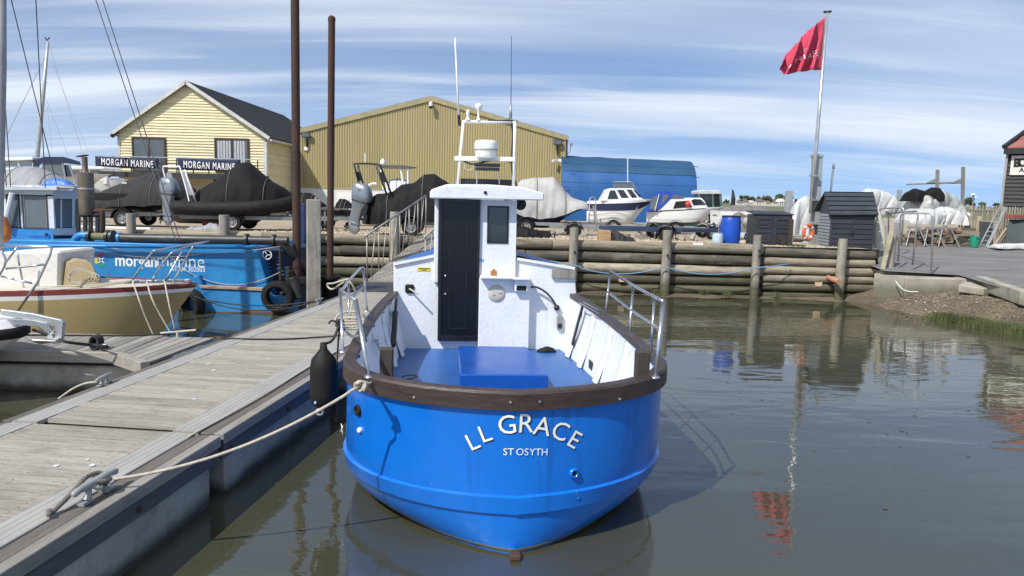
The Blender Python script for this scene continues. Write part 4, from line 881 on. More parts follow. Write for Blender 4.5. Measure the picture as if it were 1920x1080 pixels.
# coils of line on the left quarter rail
g = MB(); c = at(657, 600, 6.3)
for k in range(4): g.tube([c+Vector((.10*math.cos(a)*(1+.1*k), .06*math.sin(a), .04*math.sin(a)*(k-1.5)+.012*k-.03)) for a in [j*math.pi/7 for j in range(14)]], .009, 6, closed=True)
c = at(656, 527, 6.8)
g.tube(smooth_pts([c+Vector((0, 0, .02)), c+Vector((-.08, 0, .0)), c+Vector((-.16, .05, -.03)), c+Vector((-.26, .2, -.06)), c+Vector((-.2, .15, -.10)), c+Vector((-.02, .0, .0)), c+Vector((.05, 0, -.10)), at(662, 560, 6.6), at(655, 596, 6.35)], 5), .009, 6)
o = g.build('heaving_line', rope_w, smooth=True); tagx(o, 'thin pale line coiled over the left quarter rail of the blue fishing boat', 'rope')
g = MB(); p0 = on(325, 629, .5); g.tube(smooth_pts([pw(-W+.1, c4_.y, .53)]+[on(420, 634, .512), on(520, 636, .512), on(600, 632, .512), on(640, 629, .55)], 6), .010, 6)
o = g.build('mooring_rope', rope_k, smooth=True); tagx(o, 'thin black rope lying straight across the pontoon boards', 'rope')
g = MB(); g.tube(smooth_pts([pw(-.20, SEAM-.1, .509), pw(-.17, SEAM+1, .509), pw(-.20, SEAM+2.2, .509), pw(-.16, SEAM+3.6, .52)], 8), .008, 6)
o = g.build('thin_line', rope_w, smooth=True); tagx(o, 'thin pale line lying along the right edge of the pontoon', 'rope')
# ropes on the finger pontoon
c = FM @ Vector((-.35, .12, .47)); cg = MB()
for k in range(4): cg.tube([c+Vector((.085*math.cos(a)*.55, .03*k-.05, .075+.075*math.sin(a))) for a in [j*math.pi/7 for j in range(14)]], .017, 7, closed=True)
cg.tube(smooth_pts([c+Vector((0, 0, .02)), at(200, 650, 7.9), at(130, 642, 7.95), at(110, 635, 8.0), at(62, 618, 8.05)], 5), .017, 7)
o = cg.build('mooring_rope', rope_k, smooth=True); tagx(o, 'thick black rope coiled over the cleat at the finger pontoon corner', 'rope')
g = MB(); g.tube(smooth_pts([FM @ Vector((-4.6, .30, .475)), FM @ Vector((-3, .62, .475)), FM @ Vector((-1.5, .80, .475)), FM @ Vector((-.4, .9, .475)), at(325, 626, 9.2), at(333, 630, 9.2)], 6), .011, 6)
for k in range(2): g.tube([at(334, 628, 9.2)+Vector((.12*math.cos(a), .05*math.sin(a), .05*math.sin(a)+.01*k)) for a in [j*math.pi/7 for j in range(14)]], .012, 6, closed=True)
o = g.build('mooring_rope', rope_k, smooth=True); tagx(o, 'thin black rope along the far edge of the finger pontoon', 'rope')
fcl = FM @ Vector((-.35, .1, .462)); g = MB(); g.tube([fcl+Vector((-.12, 0, .06)), fcl+Vector((.12, 0, .06))], .015, 8); g.cyl(fcl+Vector((-.04, 0, 0)), fcl+Vector((-.03, 0, .06)), .014); g.cyl(fcl+Vector((.04, 0, 0)), fcl+Vector((.03, 0, .06)), .014)
g.build('cleat', galv, fing, world=True, smooth='auto')
fcl = at(333, 624, 9.15); g = MB(); g.tube([fcl+Vector((-.20, -.03, -.005)), fcl+Vector((.22, .03, .035))], .013, 8); g.cyl(fcl+Vector((0, 0, -.12)), fcl, .02); g.build('cleat', mat('pale weathered wood', (.5, .47, .38), .8), fing, world=True, smooth='auto')
for k, (px, py) in enumerate(((183, 716),)):
    g = MB().tube(smooth_pts([on(px, py, .54), on(160, 719, .5), at(135, 730, 6.9), at(110, 748, 6.8)], 5), .010, 6)
    o = g.build('mooring_rope', rope_w, smooth=True); tagx(o, 'pale line from the small far-edge cleat of the pontoon down to the water', 'rope')
# ================================================================== GENERIC HULL AND COVER
def hull_mesh(parent, L_, B_, sh0, sh1, keel, bands, sternw=.82, bowp=2.2, rake=.6, n_=18, secs=None, sheer_sag=.0, deckm=None, deckz=-.02, forefoot=.6, fs=.4):
    secs = secs or [(1, 0), (.99, .12), (.975, .24), (.95, .40), (.88, .60), (.72, .78), (.36, .92), (0, 1)]
    def st(s_):
        w_ = B_/2*(sternw+(1-sternw)*min(1, s_/fs)**.8 if s_ < fs else max(0, 1-((s_-fs)/(1-fs))**bowp))
        zs = lerp(sh0, sh1, s_*s_*.6+s_*.4)-sheer_sag*math.sin(math.pi*s_); kz = keel+(zs-keel)*forefoot*max(0, (s_-.62)/.38)**2.2
        return w_, zs, kz
    rings = []
    for i in range(n_+1):
        s_ = i/n_; s_ = s_+.0*s_; w_, zs, kz = st(s_)
        half = [Vector((s_*L_-rake*hf*s_**3, w_*wf, lerp(zs, kz, hf))) for wf, hf in secs]
        rings.append((half, [Vector((v.x, -v.y, v.z)) for v in half]))
    for i0, i1, nm, m_ in bands:
        g = MB()
        for sd_ in (0, 1): g.loft([r_[sd_][i0:i1+1] for r_ in rings], closed=False)
        if nm == 'hull': h0, h1 = rings[0]; g.add(h0+h1[::-1], [tuple(range(2*len(h0)))])
        g.build(nm, m_, parent, smooth='auto', auto=30)
    if deckm:
        g = MB(); g.loft([[Vector((r_[0][0].x, r_[0][0].y*.985, r_[0][0].z+deckz)), Vector((r_[0][0].x, 0, r_[0][0].z+deckz+.05*min(1, r_[0][0].y*2))), Vector((r_[1][0].x, r_[1][0].y*.985, r_[0][0].z+deckz))] for r_ in rings], closed=False)
        g.build('deck', deckm, parent, smooth='auto')
    return st
def cover(parent, nm, m_, prof, hw, zb, e1=1.0, e2=1.3, wr=.035, nx_=64, ny_=34, seed=0, hem=.05, world=False, fold=5., flare=.0):
    """draped sheet: prof = ridge height along x, hw = half width along x, zb = hem height along x"""
    x0, x1 = prof[0][0], prof[-1][0]; rings = []
    for i in range(nx_+1):
        x = lerp(x0, x1, i/nx_); zt_ = interp(prof, x); w_ = interp(hw, x); zz_ = interp(zb, x); ring = []
        for j in range(ny_+1):
            a = (j/ny_-.5)*math.pi; s_, c_ = math.sin(a), max(0, math.cos(a))
            y = w_*(1 if s_ > 0 else -1)*abs(s_)**e1; z = zz_+(zt_-zz_)*c_**e2
            k = c_**.5; v = Vector((x, y, z)); 
            q = noise.noise(Vector((x*1.3, y*1.2+z, seed)))*wr*1.0+noise.noise(Vector((x*fold*1.1+.9*y, z*.7, seed+9)))*wr*.55
            rd = (1-abs(noise.noise(Vector((x*fold*.8-z*1.1, z*.55+y*.4, seed+4))))*2.2)**3*wr*.75*(.35+.65*(1-c_))
            v += Vector((0, s_*(q-rd), c_*(q-rd)*.8+ (0 if k > .3 else hem*noise.noise(Vector((x*2.4, seed, 0))))))
            ring.append(v)
        rings.append(ring)
    if not world and parent is not None:
        tr_ = random.Random(seed)
        for k in range(3):
            i = int(nx_*(.2+.28*k+tr_.uniform(-.04, .04))); MB().tube([v+Vector((0, .012*(1 if v.y > 0 else -1), .012)) for v in rings[i]][::2], .009, 5).build('tie_rope', rope_g, parent)
    g = MB().loft(rings, closed=False); g.add(rings[0], [tuple(range(ny_+1))]); g.add(rings[-1], [tuple(range(ny_+1))])
    return g.build(nm, m_, parent, smooth='auto', auto=50, world=world)
def wheel(parent, x, y, z, r_=.27, w_=.15, nm='wheel', rim=True):
    s_ = -1 if y < 0 else 1
    wh = MB().lathe([(r_*.58, -w_/2), (r_*.92, -w_/2), (r_, -w_*.32), (r_, w_*.32), (r_*.92, w_/2), (r_*.58, w_/2), (r_*.58, -w_/2)], (x, y, z), 'Y', 22).build(nm, black_rub, parent, smooth='auto')
    if rim:
        MB().lathe([(0, s_*w_*.30), (r_*.16, s_*w_*.34), (r_*.2, s_*w_*.22), (r_*.45, s_*w_*.2), (r_*.55, s_*w_*.42), (r_*.59, s_*w_*.42)], (x, y, z), 'Y', 18).build('rim', mat('silver wheel rim', (.38, .38, .38), .4, .6), wh, smooth='auto')
        for k in range(5):
            a = k*2*math.pi/5; MB().lathe([(0, s_*w_*.26), (r_*.07, s_*w_*.26), (r_*.07, s_*w_*.2)], (x+r_*.33*math.cos(a), y, z+r_*.33*math.sin(a)), 'Y', 6).build('hub_hole', black_rub, wh)
    return wh
trail_m = mat('dull galvanised beam', (.30, .31, .31), .6, .5, var=.2)
def trailer(label, loc, rz, L_=4.5, B_=1.6, zf=.45, wx=1.3, m_=trail_m, r_=.26, axles=1, empty=False):
    t = thing('boat_trailer', label, 'trailer', loc, rz, group='boat trailers in the yard')
    for s_ in (-1, 1):
        MB().beam((0, s_*B_*.42, zf), (L_*.6, s_*B_*.42, zf), .06, .10).build('side_rail', m_, t); MB().beam((L_*.6, s_*B_*.42, zf), (L_, 0, zf), .06, .10).build('draw_rail', m_, t)
        for k in range(axles):
            wheel(t, wx+k*(2.2*r_), s_*(B_/2+.05), r_, r_)
            n_ = 7; pts = [(wx+k*2.2*r_+(r_+.06)*math.cos(math.pi*i/n_), (r_+.06)*math.sin(math.pi*i/n_)+r_) for i in range(n_+1)]
            MB().loft([[Vector((a, s_*(B_/2+.05)-.11, b_)), Vector((a, s_*(B_/2+.05)+.11, b_))] for a, b_ in pts], closed=False).build('mudguard', black_pl, t, solid=.012)
        if empty: continue
        MB().beam((.5, s_*B_*.3, zf), (.5, s_*B_*.3, zf+.25), .05, .05).build('bunk_post', m_, t); MB().beam((.1, s_*B_*.3, zf+.27), (L_*.65, s_*B_*.27, zf+.27), .09, .05).build('bunk', wood_dark, t)
    MB().beam((wx, -B_/2, zf-.08), (wx, B_/2, zf-.08), .06, .06).build('axle', m_, t); MB().beam((.05, -B_*.42, zf), (.05, B_*.42, zf), .06, .10).build('tail_bar', m_, t)
    MB().beam((L_*.6, -B_*.42, zf), (L_*.6, B_*.42, zf), .06, .08).build('cross_bar', m_, t)
    MB().beam((L_-.3, 0, zf), (L_-.4, 0, zf+(.22 if empty else .6)), .06, .06).build('winch_post', m_, t); MB().cyl((L_-.15, .06, zf+.2), (L_-.15, .06, .12), .025).build('jockey_leg', m_, t); wheel(t, L_-.15, .06, .09, .09, .05, 'jockey_wheel', False)
    return t
ob_silver = mat('silver grey outboard paint', (.24, .28, .31), .3, .45, var=.06, bump=.02, coat=.3)
def outboard(label, loc, rz, tilt=-8, s_=1., group='silver outboard motors'):
    """motor standing on its skeg frame; local x points forward to the boat"""
    t = thing('outboard_motor', label, 'outboard motor', loc, rz, group); T4 = Matrix.Rotation(R(tilt), 4, 'Y') @ Matrix.Scale(s_, 4)
    def sec(z, cx, hx, hy, n_=20, e=3.4):
        r_ = []
        for k in range(n_):
            a = 2*math.pi*(k+.5)/n_; c_, q = math.cos(a), math.sin(a); r_.append(T4 @ Vector((cx+hx*(abs(c_)**(2/e))*(1 if c_ > 0 else -1), hy*(abs(q)**(2/e))*(1 if q > 0 else -1), z)))
        return r_
    co = MB().loft([sec(.98, .02, .24, .17), sec(1.02, .02, .275, .19), sec(1.15, .01, .29, .20), sec(1.32, -.03, .26, .19), sec(1.42, -.05, .21, .165), sec(1.46, -.06, .14, .11), sec(1.47, -.06, .03, .03)], cap=True).build('cowl', ob_silver, t, smooth='auto', auto=50)
    MB().loft([sec(.965, 0, .25, .18), sec(.985, 0, .25, .18)], cap=True).build('seam', black_pl, co, smooth='auto')
    MB().loft([sec(.97, 0, .24, .17), sec(.88, .0, .22, .15), sec(.72, -.01, .19, .12), sec(.55, -.05, .16, .09), sec(.42, -.06, .15, .07), sec(.34, -.04, .17, .05)], cap=True).build('leg_housing', ob_silver, t, smooth='auto', auto=60)
    MB().loft([sec(.34, -.10, .24, .10), sec(.325, -.10, .24, .10)], cap=True).build('cavitation_plate', ob_silver, t, smooth='auto')
    MB().loft([sec(.33, -.03, .12, .04), sec(.24, -.02, .15, .055), sec(.17, -.02, .17, .06), sec(.11, -.02, .13, .035), sec(.02, -.05, .05, .01), sec(-.0, -.06, .02, .006)], cap=True).build('gearcase', ob_silver, t, smooth='auto', auto=60)
    g = MB()
    for k in range(3):
        a = 2*math.pi*k/3; u = Vector((0, math.cos(a), math.sin(a))); v = Vector((0, -math.sin(a), math.cos(a))); c = Vector((-.25, 0, .18))
        g.add([T4 @ (c+u*.03-v*.03+Vector((.03, 0, 0))), T4 @ (c+u*.13-v*.07+Vector((.03, 0, 0))), T4 @ (c+u*.15+v*.03-Vector((.01, 0, 0))), T4 @ (c+u*.04+v*.04-Vector((.03, 0, 0)))], [(0, 1, 2, 3)])
    pr = g.build('propeller', black_pl, t, solid=.008); 
    hub = MB().lathe([(.04, -.34), (.045, -.18)], (0, 0, .18), 'X', 10); hub.v = [T4 @ v for v in hub.v]; hub.build('hub', black_pl, pr, smooth='auto')
    g = MB().bb(.12, .30, -.12, .12, .62, .92).bb(.22, .34, -.10, .10, .40, .66).cyl((.1, .05, .5), (.3, .05, .42), .03); g.v = [T4 @ v for v in g.v]; g.build('clamp_bracket', black_pl, t, bevel=.012)
    d4 = T4 @ Matrix.Translation((-.02, -.205, 1.28)) @ Matrix.Rotation(R(90), 4, 'X'); letters('200', .07, black_pl, co, d4, ext=0)
    return t
# ================================================================== WORK BOAT (blue dredger with lettering)
wblue = mat('workboat blue paint', (.025, .215, .50), .42, scale=2, var=.12, bump=.2, bscale=6, dirt=(.05, .17, .33), dirtamt=.5, dscale=1.2)
wblue2 = mat('deep blue machinery paint', (.004, .020, .065), .6, var=.35, scale=4, bump=.3, dirt=(.02, .02, .02), dirtamt=.6)
WY = 13.75
c = at(180, 585, WY); wb = thing('work_boat', 'light blue steel work boat with white and blue wheelhouse and company lettering on its side', 'work boat', (c.x, WY, 0))
def wp(px, py, Y=WY): return at(px, py, Y)
D = 2.6
def side_prism(pts, Y, depth, nm, m_, parent=None, bev=.02): return MB().prism([wp(a, b_, Y) for a, b_ in pts], (0, depth, 0)).build(nm, m_, parent or wb, world=True, bevel=bev)
side_prism([(-260, 440), (480, 463), (508, 555), (505, 590), (380, 590), (370, 600), (-260, 600)], WY+.12, D, 'hull', wblue)
side_prism([(383, 543), (500, 546), (510, 556), (560, 556), (556, 587), (395, 587), (360, 520), (372, 515)], WY, .16, 'sponson', wblue)
side_prism([(372, 535), (492, 540), (492, 546), (376, 541)], WY-.03, .12, 'rubbing_strake', mat('worn strake timber', (.32, .24, .18), .85, grain=(1, 10, 10), var=.4), bev=.01)
MB().prism([wp(-260, 583, WY-.005), wp(556, 585, WY-.005), wp(556, 591, WY-.005), wp(-260, 591, WY-.005)], (0, .02, 0)).build('waterline_band', mat('rust stained band', (.10, .07, .05), .85, var=.4, grain=(1, 5, 5)), wb, world=True)
MB().tube([wp(-200, 459), wp(480, 463.5)], .035, 8).build('gunwale', wblue, wb, world=True, smooth=True)
# bow machinery, cut away end
side_prism([(480, 465), (545, 468), (570, 560), (505, 560)], WY+.5, 1.6, 'engine_casing', wblue2)
g = MB()
for i in range(6):
    p = wp(497+i*1.5, 489+i*6.5, WY+.47); g.beam(p, wp(506+i*1.5, 488+i*6.5, WY+.47), .02, .02)
    p = wp(517+i*1.2, 483+i*6.5, WY+.47); g.beam(p, wp(526+i*1.2, 482+i*6.5, WY+.47), .02, .02)
g.build('louvre', wblue, wb, world=True)
c = wp(501, 478, WY+.3); v_ = MB().tube([c+Vector((.085*math.cos(a), 0, .085*math.sin(a))) for a in [k*math.pi/9 for k in range(18)]], .012, 6, closed=True)
for k in range(3): a = k*2*math.pi/3; v_.tube([c, c+Vector((.085*math.cos(a), 0, .085*math.sin(a)))], .009, 5)
v_.build('valve_wheel', white_paint, wb, world=True, smooth=True)
g = MB()
rr_ = random.Random(5)
for i in range(16):
    p = wp(rr_.uniform(530, 572), rr_.uniform(508, 560), WY+rr_.uniform(.1, .9)); g.box(p, (rr_.uniform(.08, .3), rr_.uniform(.1, .3), rr_.uniform(.06, .28)), rr_.uniform(0, 1))
g.cyl(wp(548, 520), wp(560, 560), .09).cyl(wp(540, 500, WY+.3), wp(548, 560, WY+.3), .05)
g.build('winch_gear', mat('greasy machinery', (.035, .034, .032), .55, .2, var=.5, scale=6, dirt=(.10, .06, .035), dirtamt=.6), wb, world=True, bevel=.01)
MB().tube([wp(525, 463, WY-.02), wp(526, 525, WY-.02)], .025, 6).build('stanchion', rust, wb, world=True)
# big pipe on deck
pipe_k = mat('black dredge pipe', (.028, .028, .028), .45, var=.3, dirt=(.10, .095, .085), dirtamt=.5, dscale=2)
MB().tube([wp(222, 446, WY+.25), wp(540, 452, WY+.25)], .085, 16).build('pipe', pipe_k, wb, world=True, smooth='auto')
MB().tube(smooth_pts([wp(518, 452, WY+.25), wp(535, 462, WY+.3), wp(560, 490, WY+.5), wp(590, 520, WY+.8)], 6), .085, 14).build('pipe', pipe_k, wb, world=True, smooth='auto')
MB().tube([wp(172, 443, WY+.25), wp(203, 444, WY+.25)], .07, 14).build('pipe_coupling', mat('olive hose', (.16, .15, .07), .7), wb, world=True, smooth='auto')
MB().tube(smooth_pts([wp(139, 456, WY+.25), wp(143, 446, WY+.25), wp(153, 441, WY+.25), wp(166, 442, WY+.25)], 4), .068, 12).build('pipe_elbow', wblue, wb, world=True, smooth='auto')
for px in (169, 203, 211, 463, 514): 
    c = wp(px, 443+(px-169)*.026, WY+.25); fl = MB().lathe([(0, -.025), (.13, -.025), (.13, .025), (0, .025)], c, 'X', 18).build('flange', pipe_k, wb, world=True, smooth='auto')
c = wp(224, 446, WY+.25); MB().lathe([(0, -.025), (.1, -.025), (.1, .025), (0, .025)], c, 'X', 16).build('pipe_clamp', wblue, wb, world=True, smooth='auto'); MB().bb(c.x-.03, c.x+.03, c.y-.04, c.y+.04, c.z-.28, c.z).build('pipe_support', wblue, wb, world=True)
# exhaust silencer
c = wp(161, 352, WY+.6); k_ = (WY+.6)/F
MB().lathe([(0, -52*k_), (12*k_, -50*k_), (13.5*k_, -44*k_), (14*k_, 0), (14*k_, 27*k_), (11*k_, 29*k_), (6*k_, 29*k_), (5*k_, 31*k_), (5*k_, 57*k_), (0, 57*k_)], c, n=22).build('exhaust_silencer', mat('heat stained steel', (.20, .165, .125), .5, .5, grain=(2, 2, .7), var=.3, dirt=(.08, .06, .05), dirtamt=.6), wb, world=True, smooth='auto')
MB().beam(c+Vector((-.13, 0, 57*k_)), c+Vector((.05, 0, 60*k_)), .12, .02).build('rain_flap', rust, wb, world=True)
MB().lathe([(14.4*k_, -3*k_), (14.4*k_, 0)], c, n=22).build('strap', galv, wb, world=True)
for a, b_ in (((147, 405), (147, 460)), ((160, 405), (160, 460)), ((170, 404), (170, 440)), ((183, 404), (183, 440))): MB().beam(wp(*a, WY+.6), wp(*b_, WY+.6), .06, .06, up=(0, 1, 0)).build('stack_frame', black_pl, wb, world=True)
MB().beam(wp(143, 404, WY+.6), wp(186, 404, WY+.6), .06, .05).build('stack_frame', black_pl, wb, world=True)
MB().tube(smooth_pts([wp(172, 396, WY+.6), wp(186, 396, WY+.6), wp(192, 402, WY+.6), wp(192, 438, WY+.6)], 4), .05, 10).build('exhaust_pipe', rust, wb, world=True, smooth=True)
# wheelhouse of the work boat: panels round real openings
HY = WY+.55; whw = mat('workboat white paint', (.62, .64, .66), .5, var=.06, dirt=(.4, .38, .33), dirtamt=.4, dscale=2)
def panel(x0, x1, y0, y1, m_, nm='wall_panel', Y=HY, th=.05): a, b_ = wp(x0, y1, Y), wp(x1, y0, Y); MB().bb(a.x, b_.x, Y, Y+th, a.z, b_.z).build(nm, m_, wb, world=True)
def hwin(x0, x1, y0, y1, Y=HY, frame=black_rub):
    a, b_ = wp(x0, y1, Y), wp(x1, y0, Y); f_ = .022; g = MB()
    for q in ((a.x, a.x+f_, a.z, b_.z), (b_.x-f_, b_.x, a.z, b_.z), (a.x+f_, b_.x-f_, a.z, a.z+f_), (a.x+f_, b_.x-f_, b_.z-f_, b_.z)): g.bb(q[0], q[1], Y-.015, Y+.03, q[2], q[3])
    w_ = g.build('window', frame, wb, world=True); MB().bb(a.x+f_, b_.x-f_, Y+.012, Y+.018, a.z+f_, b_.z-f_).build('pane', glass_c, w_, world=True)
panel(-20, 99, 357, 365, whw); panel(-20, 15, 365, 428, whw); panel(36, 44, 365, 428, whw); panel(88, 99, 365, 428, whw)
hwin(15, 36, 365, 427); hwin(44, 88, 366, 428, frame=mat('brown door frame', (.07, .045, .03), .6)); panel(-20, 99, 428, 462, wblue)
side_prism([(54, 441), (92, 440), (92, 470), (54, 470)], HY-.02, .02, 'door_panel', mat('blue door panel', (.01, .13, .42), .45), bev=.006)
MB().lathe([(0, -.03), (.03, -.03), (.03, 0)], wp(88, 440, HY), 'Y', 8).build('latch', black_pl, wb, world=True)
a0_, a1_ = wp(99, 460, HY), wp(146, 357, HY+.55); 
def slant(x0, x1, y0, y1, nm, m_, off=0, th=.04):
    def q(px, py):
        u = (px-99)/47; return wp(px, py, HY+.5*u-off)
    g = MB().prism([q(x0, y1), q(x1, y1), q(x1, y0), q(x0, y0)], (0, th, 0)); return g.build(nm, m_, wb, world=True)
for a in ((99, 146, 357, 373), (99, 102, 373, 428), (135, 140, 373, 428), (99, 146, 428, 441)): slant(*a, 'wall_panel', whw)
slant(99, 146, 441, 462, 'wall_panel', navy)
for a in ((102, 135, 373, 428), (140, 147, 375, 428)):
    w_ = slant(*a, 'window', black_rub, -.02, .02)
    o = slant(a[0]+1.5, a[1]-1.5, a[2]+1.5, a[3]-1.5, 'pane', glass_c, .005, .008)
slant(113, 116, 374, 427, 'glazing_bar', whw, .012, .01)
rfm = mat('wheelhouse roof paint', (.5, .52, .55), .5); g = MB().prism([wp(-20, 356, HY-.12), wp(106, 356, HY-.12), wp(150, 354, HY+.45), wp(150, 352, HY+2.2), wp(-20, 352, HY+2.2)], (0, 0, .06)); g.build('wheelhouse_roof', rfm, wb, world=True)
MB().bb(wp(-20, 0, HY).x, at(128, 400, HY+2.0).x, HY+2.0, HY+2.05, wp(0, 462, HY).z, wp(0, 357, HY).z).build('far_wall', whw, wb, world=True)
MB().tube([wp(-10, 349, HY-.05), wp(140, 352, HY-.05)], .012, 6).build('roof_rail', galv, wb, world=True)
MB().tube([wp(8, 425, HY-.1), wp(23, 362, HY-.1)], .05, 8).build('roof_strut', whw, wb, world=True)
# lettering
lt = letters('morgan', .245, letter_w, wb, Matrix.Identity(4)); 
def place_letters(txt, px0, px1, py, size, m_, Y, bold=0, nm='lettering', par=None, tilt=0, mirror=False, zs=1):
    a, b_ = at(px0, py, Y), at(px1, py, Y); o = letters(txt, size, m_, par or wb, Matrix.Identity(4), bold=bold, align='LEFT', ext=.001, name=nm, mirror=mirror)
    xs_ = [v.co.x for v in o.data.vertices]; w_ = max(xs_)-min(xs_); k = (b_.x-a.x)/w_; base = (wm(par or wb)).inverted() @ a
    o.data.transform(Matrix.Translation((-min(xs_), 0, 0))); o.data.transform(Matrix.Diagonal((k, zs, 1, 1))); o.data.transform(Matrix.Translation((base.x, base.y, base.z)) @ Matrix.Rotation(-tilt, 4, 'Y') @ FACE); return o
bpy.data.objects.remove(lt)
LY = WY+.1175
place_letters('morgan', 216, 294, 488, .25, letter_w, LY, bold=.005, tilt=-.012, zs=1.3); place_letters('marine', 295, 383, 488.5, .25, letter_w, LY, bold=-.002, tilt=-.012, zs=1.35)
place_letters('01206 302003', 322, 384, 504, .135, letter_w, LY, tilt=-.01)
logo_c = [(mat('logo blue', (.03, .16, .5), .5), 0), (mat('logo red', (.5, .03, .06), .5), 70), (mat('logo yellow', (.65, .55, .03), .5), 150), (mat('logo green', (.02, .3, .12), .5), 235)]
c = at(190, 488, LY)
for m_, a0_ in logo_c:
    inn_, outr = [], []
    for k in range(9):
        a = R(a0_+k*8.5); outr.append(c+Vector((.125*math.cos(a), -.003, .125*math.sin(a)))); inn_.append(c+Vector((.07*math.cos(a), -.003, .07*math.sin(a))))
    MB().prism(outr+inn_[::-1], (0, .004, 0)).build('emblem_arc', m_, wb, world=True)
for a in (45, 135, 225, 315): a = R(a); u = Vector((math.cos(a), 0, math.sin(a))); v = Vector((-u.z, 0, u.x)); MB().prism([c+u*.09+Vector((0, -.006, 0)), c+v*.018+Vector((0, -.006, 0)), c-v*.018+Vector((0, -.006, 0))], (0, .003, 0)).build('emblem_star', letter_w, wb, world=True)
# tyres hung on the work boat
def tyre(px, py, Y, r_, label, ang=90):
    root = thing('tyre_fender', label, 'tyre', tuple(at(px, py, Y)), R(ang-90), group='tyres hung on the work boat')
    MB().lathe([(r_*.62, -.09), (r_*.70, -.105), (r_*.93, -.095), (r_, -.06), (r_, .06), (r_*.93, .095), (r_*.70, .105), (r_*.62, .09), (r_*.66, .02), (r_*.66, -.02), (r_*.62, -.09)], (0, 0, 0), 'Y', 36).build('casing', black_rub, root, smooth='auto'); return root
tyre(521, 556, WY-.14, .295, 'big black tyre hanging at the bow of the blue work boat'); tyre(359, 572, WY-.10, .30, 'black tyre half hidden behind the yellow yacht bow, hung on the work boat', 60)
g = MB()
for a, b_, s_ in (((165, 458), (525, 462), .16), ((340, 503), (527, 509), .28), ((180, 470), (385, 475), .1)): g.tube(sag(wp(*a, WY+.085), wp(*b_, WY+.085), s_), .007, 6)
o = g.build('mooring_rope', rope_w, smooth=True); tagx(o, 'thin pale ropes slung in loops along the side of the blue work boat', 'rope')
g = MB(); q = pw(-W+.06, c3_.y, .56)
for a, s_ in (((365, 555), .22), ((385, 562), .10)): g.tube(sag(wp(*a, WY-.25), q, s_), .012, 6)
o = g.build('mooring_rope', rope_k, smooth=True); tagx(o, 'two dark ropes from the far pontoon cleat along the work boat bow', 'rope')
# blue bundle, fan and light on the roof
c = wp(109, 352, HY+.9); cv = cover(None, 'tarpaulin', mat('blue tarpaulin', (.03, .15, .45), .5, var=.2, bump=.4, bscale=12), [(-.28, .05), (-.2, .14), (0, .17), (.2, .12), (.33, .03)], [(-.28, .15), (.3, .12)], [(-.28, 0), (.33, 0)], wr=.02, nx_=16, ny_=12, fold=8); cv.location = c+Vector((0, 0, .03)); tagx(cv, 'small blue tarpaulin bundle on the work boat wheelhouse roof', 'tarpaulin')
g = MB().cyl(wp(53, 352, HY+.5), wp(63, 352, HY+.5), .05).cyl(wp(60, 350, HY+.5), wp(60, 356, HY+.5), .03); o = g.build('searchlight', white_paint, smooth='auto'); tagx(o, 'small white searchlight on the work boat wheelhouse roof', 'light')
# ================================================================== YELLOW YACHT
YB = at(371, 531, 10.6); tan_m = mat('khaki yacht hull', (.40, .31, .145), .38, scale=1.2, var=.08, bump=.03, dirt=(.33, .26, .13), dirtamt=.5, dscale=.8)
yl_ = 6.6; ya = R(6)
stern_ = YB-Vector((math.cos(-ya)*yl_, math.sin(-ya)*yl_, 0))
yacht = thing('sailing_yacht', 'khaki hulled sailing yacht with a dark red sheer stripe behind the finger pontoon', 'yacht', (stern_.x, stern_.y, 0), -ya)
zb_ = YB.z; print('yacht bow', YB)
red_m = mat('dark red stripe', (.20, .035, .035), .5, var=.15, bump=.1); 
secs = [(1, 0), (1, .034), (.99, .060), (.965, .25), (.90, .45), (.72, .7), (.3, .93), (0, 1)]
st_y = hull_mesh(yacht, yl_, 2.1, zb_-.17, zb_, -1.5, [(2, 7, 'hull', tan_m), (0, 1, 'sheer_stripe', red_m), (1, 2, 'white_strake', white_clean)], sternw=.6, bowp=2.5, rake=1.5, n_=26, secs=secs, deckm=mat('cream deck', (.5, .46, .38), .6, dirt=(.3, .26, .2)), forefoot=.2, fs=.45)
YI = wm(yacht).inverted()
def yp(px, py, Y): return at(px, py, Y)
MB().prism([yp(-150, 490, 10.4), yp(-2, 473, 10.4), yp(112, 471, 10.4), yp(110, 550, 10.4), yp(-150, 552, 10.4)], (0, .9, .0)).build('spray_hood', mat('cream canvas', (.66, .64, .60), .8, var=.06, bump=.2, bscale=14, dirt=(.5, .47, .42)), yacht, world=True, bevel=.03)
cab = [(118, 545), (118, 487), (140, 484), (163, 489), (181, 513), (192, 538), (192, 545)]
g = MB(); rg = []
for Y, k in ((10.45, .0), (10.6, .0), (11.1, -3), (11.6, 0), (11.8, 0)):
    rg.append([yp(a+(8 if Y in (10.45,) and i in (1, 2, 3) else 0), b_+k+(5 if Y == 10.45 and 0 < i < 6 else 0), Y) for i, (a, b_) in enumerate(cab)])
g.loft(rg, cap=True).build('cabin', mat('tan canvas cabin', (.36, .29, .17), .75, var=.1, bump=.2, bscale=10), yacht, world=True, smooth='auto', auto=40)
bow_t = [[yp(247, 527, 10.15), yp(258, 510, 10.15), yp(284, 475, 10.2), yp(300, 468, 10.25), yp(392, 452, 10.9)], [yp(284, 525, 10.4), yp(318, 478, 10.4), yp(340, 466, 10.5), yp(392, 452, 10.9)], [yp(310, 527, 10.2), yp(342, 470, 10.4)], [yp(326, 525, 10.9), yp(366, 455, 10.8)]]
for p in bow_t: MB().tube(smooth_pts(p, 3), .014, 8).build('pulpit_tube', steel, yacht, world=True, smooth=True)
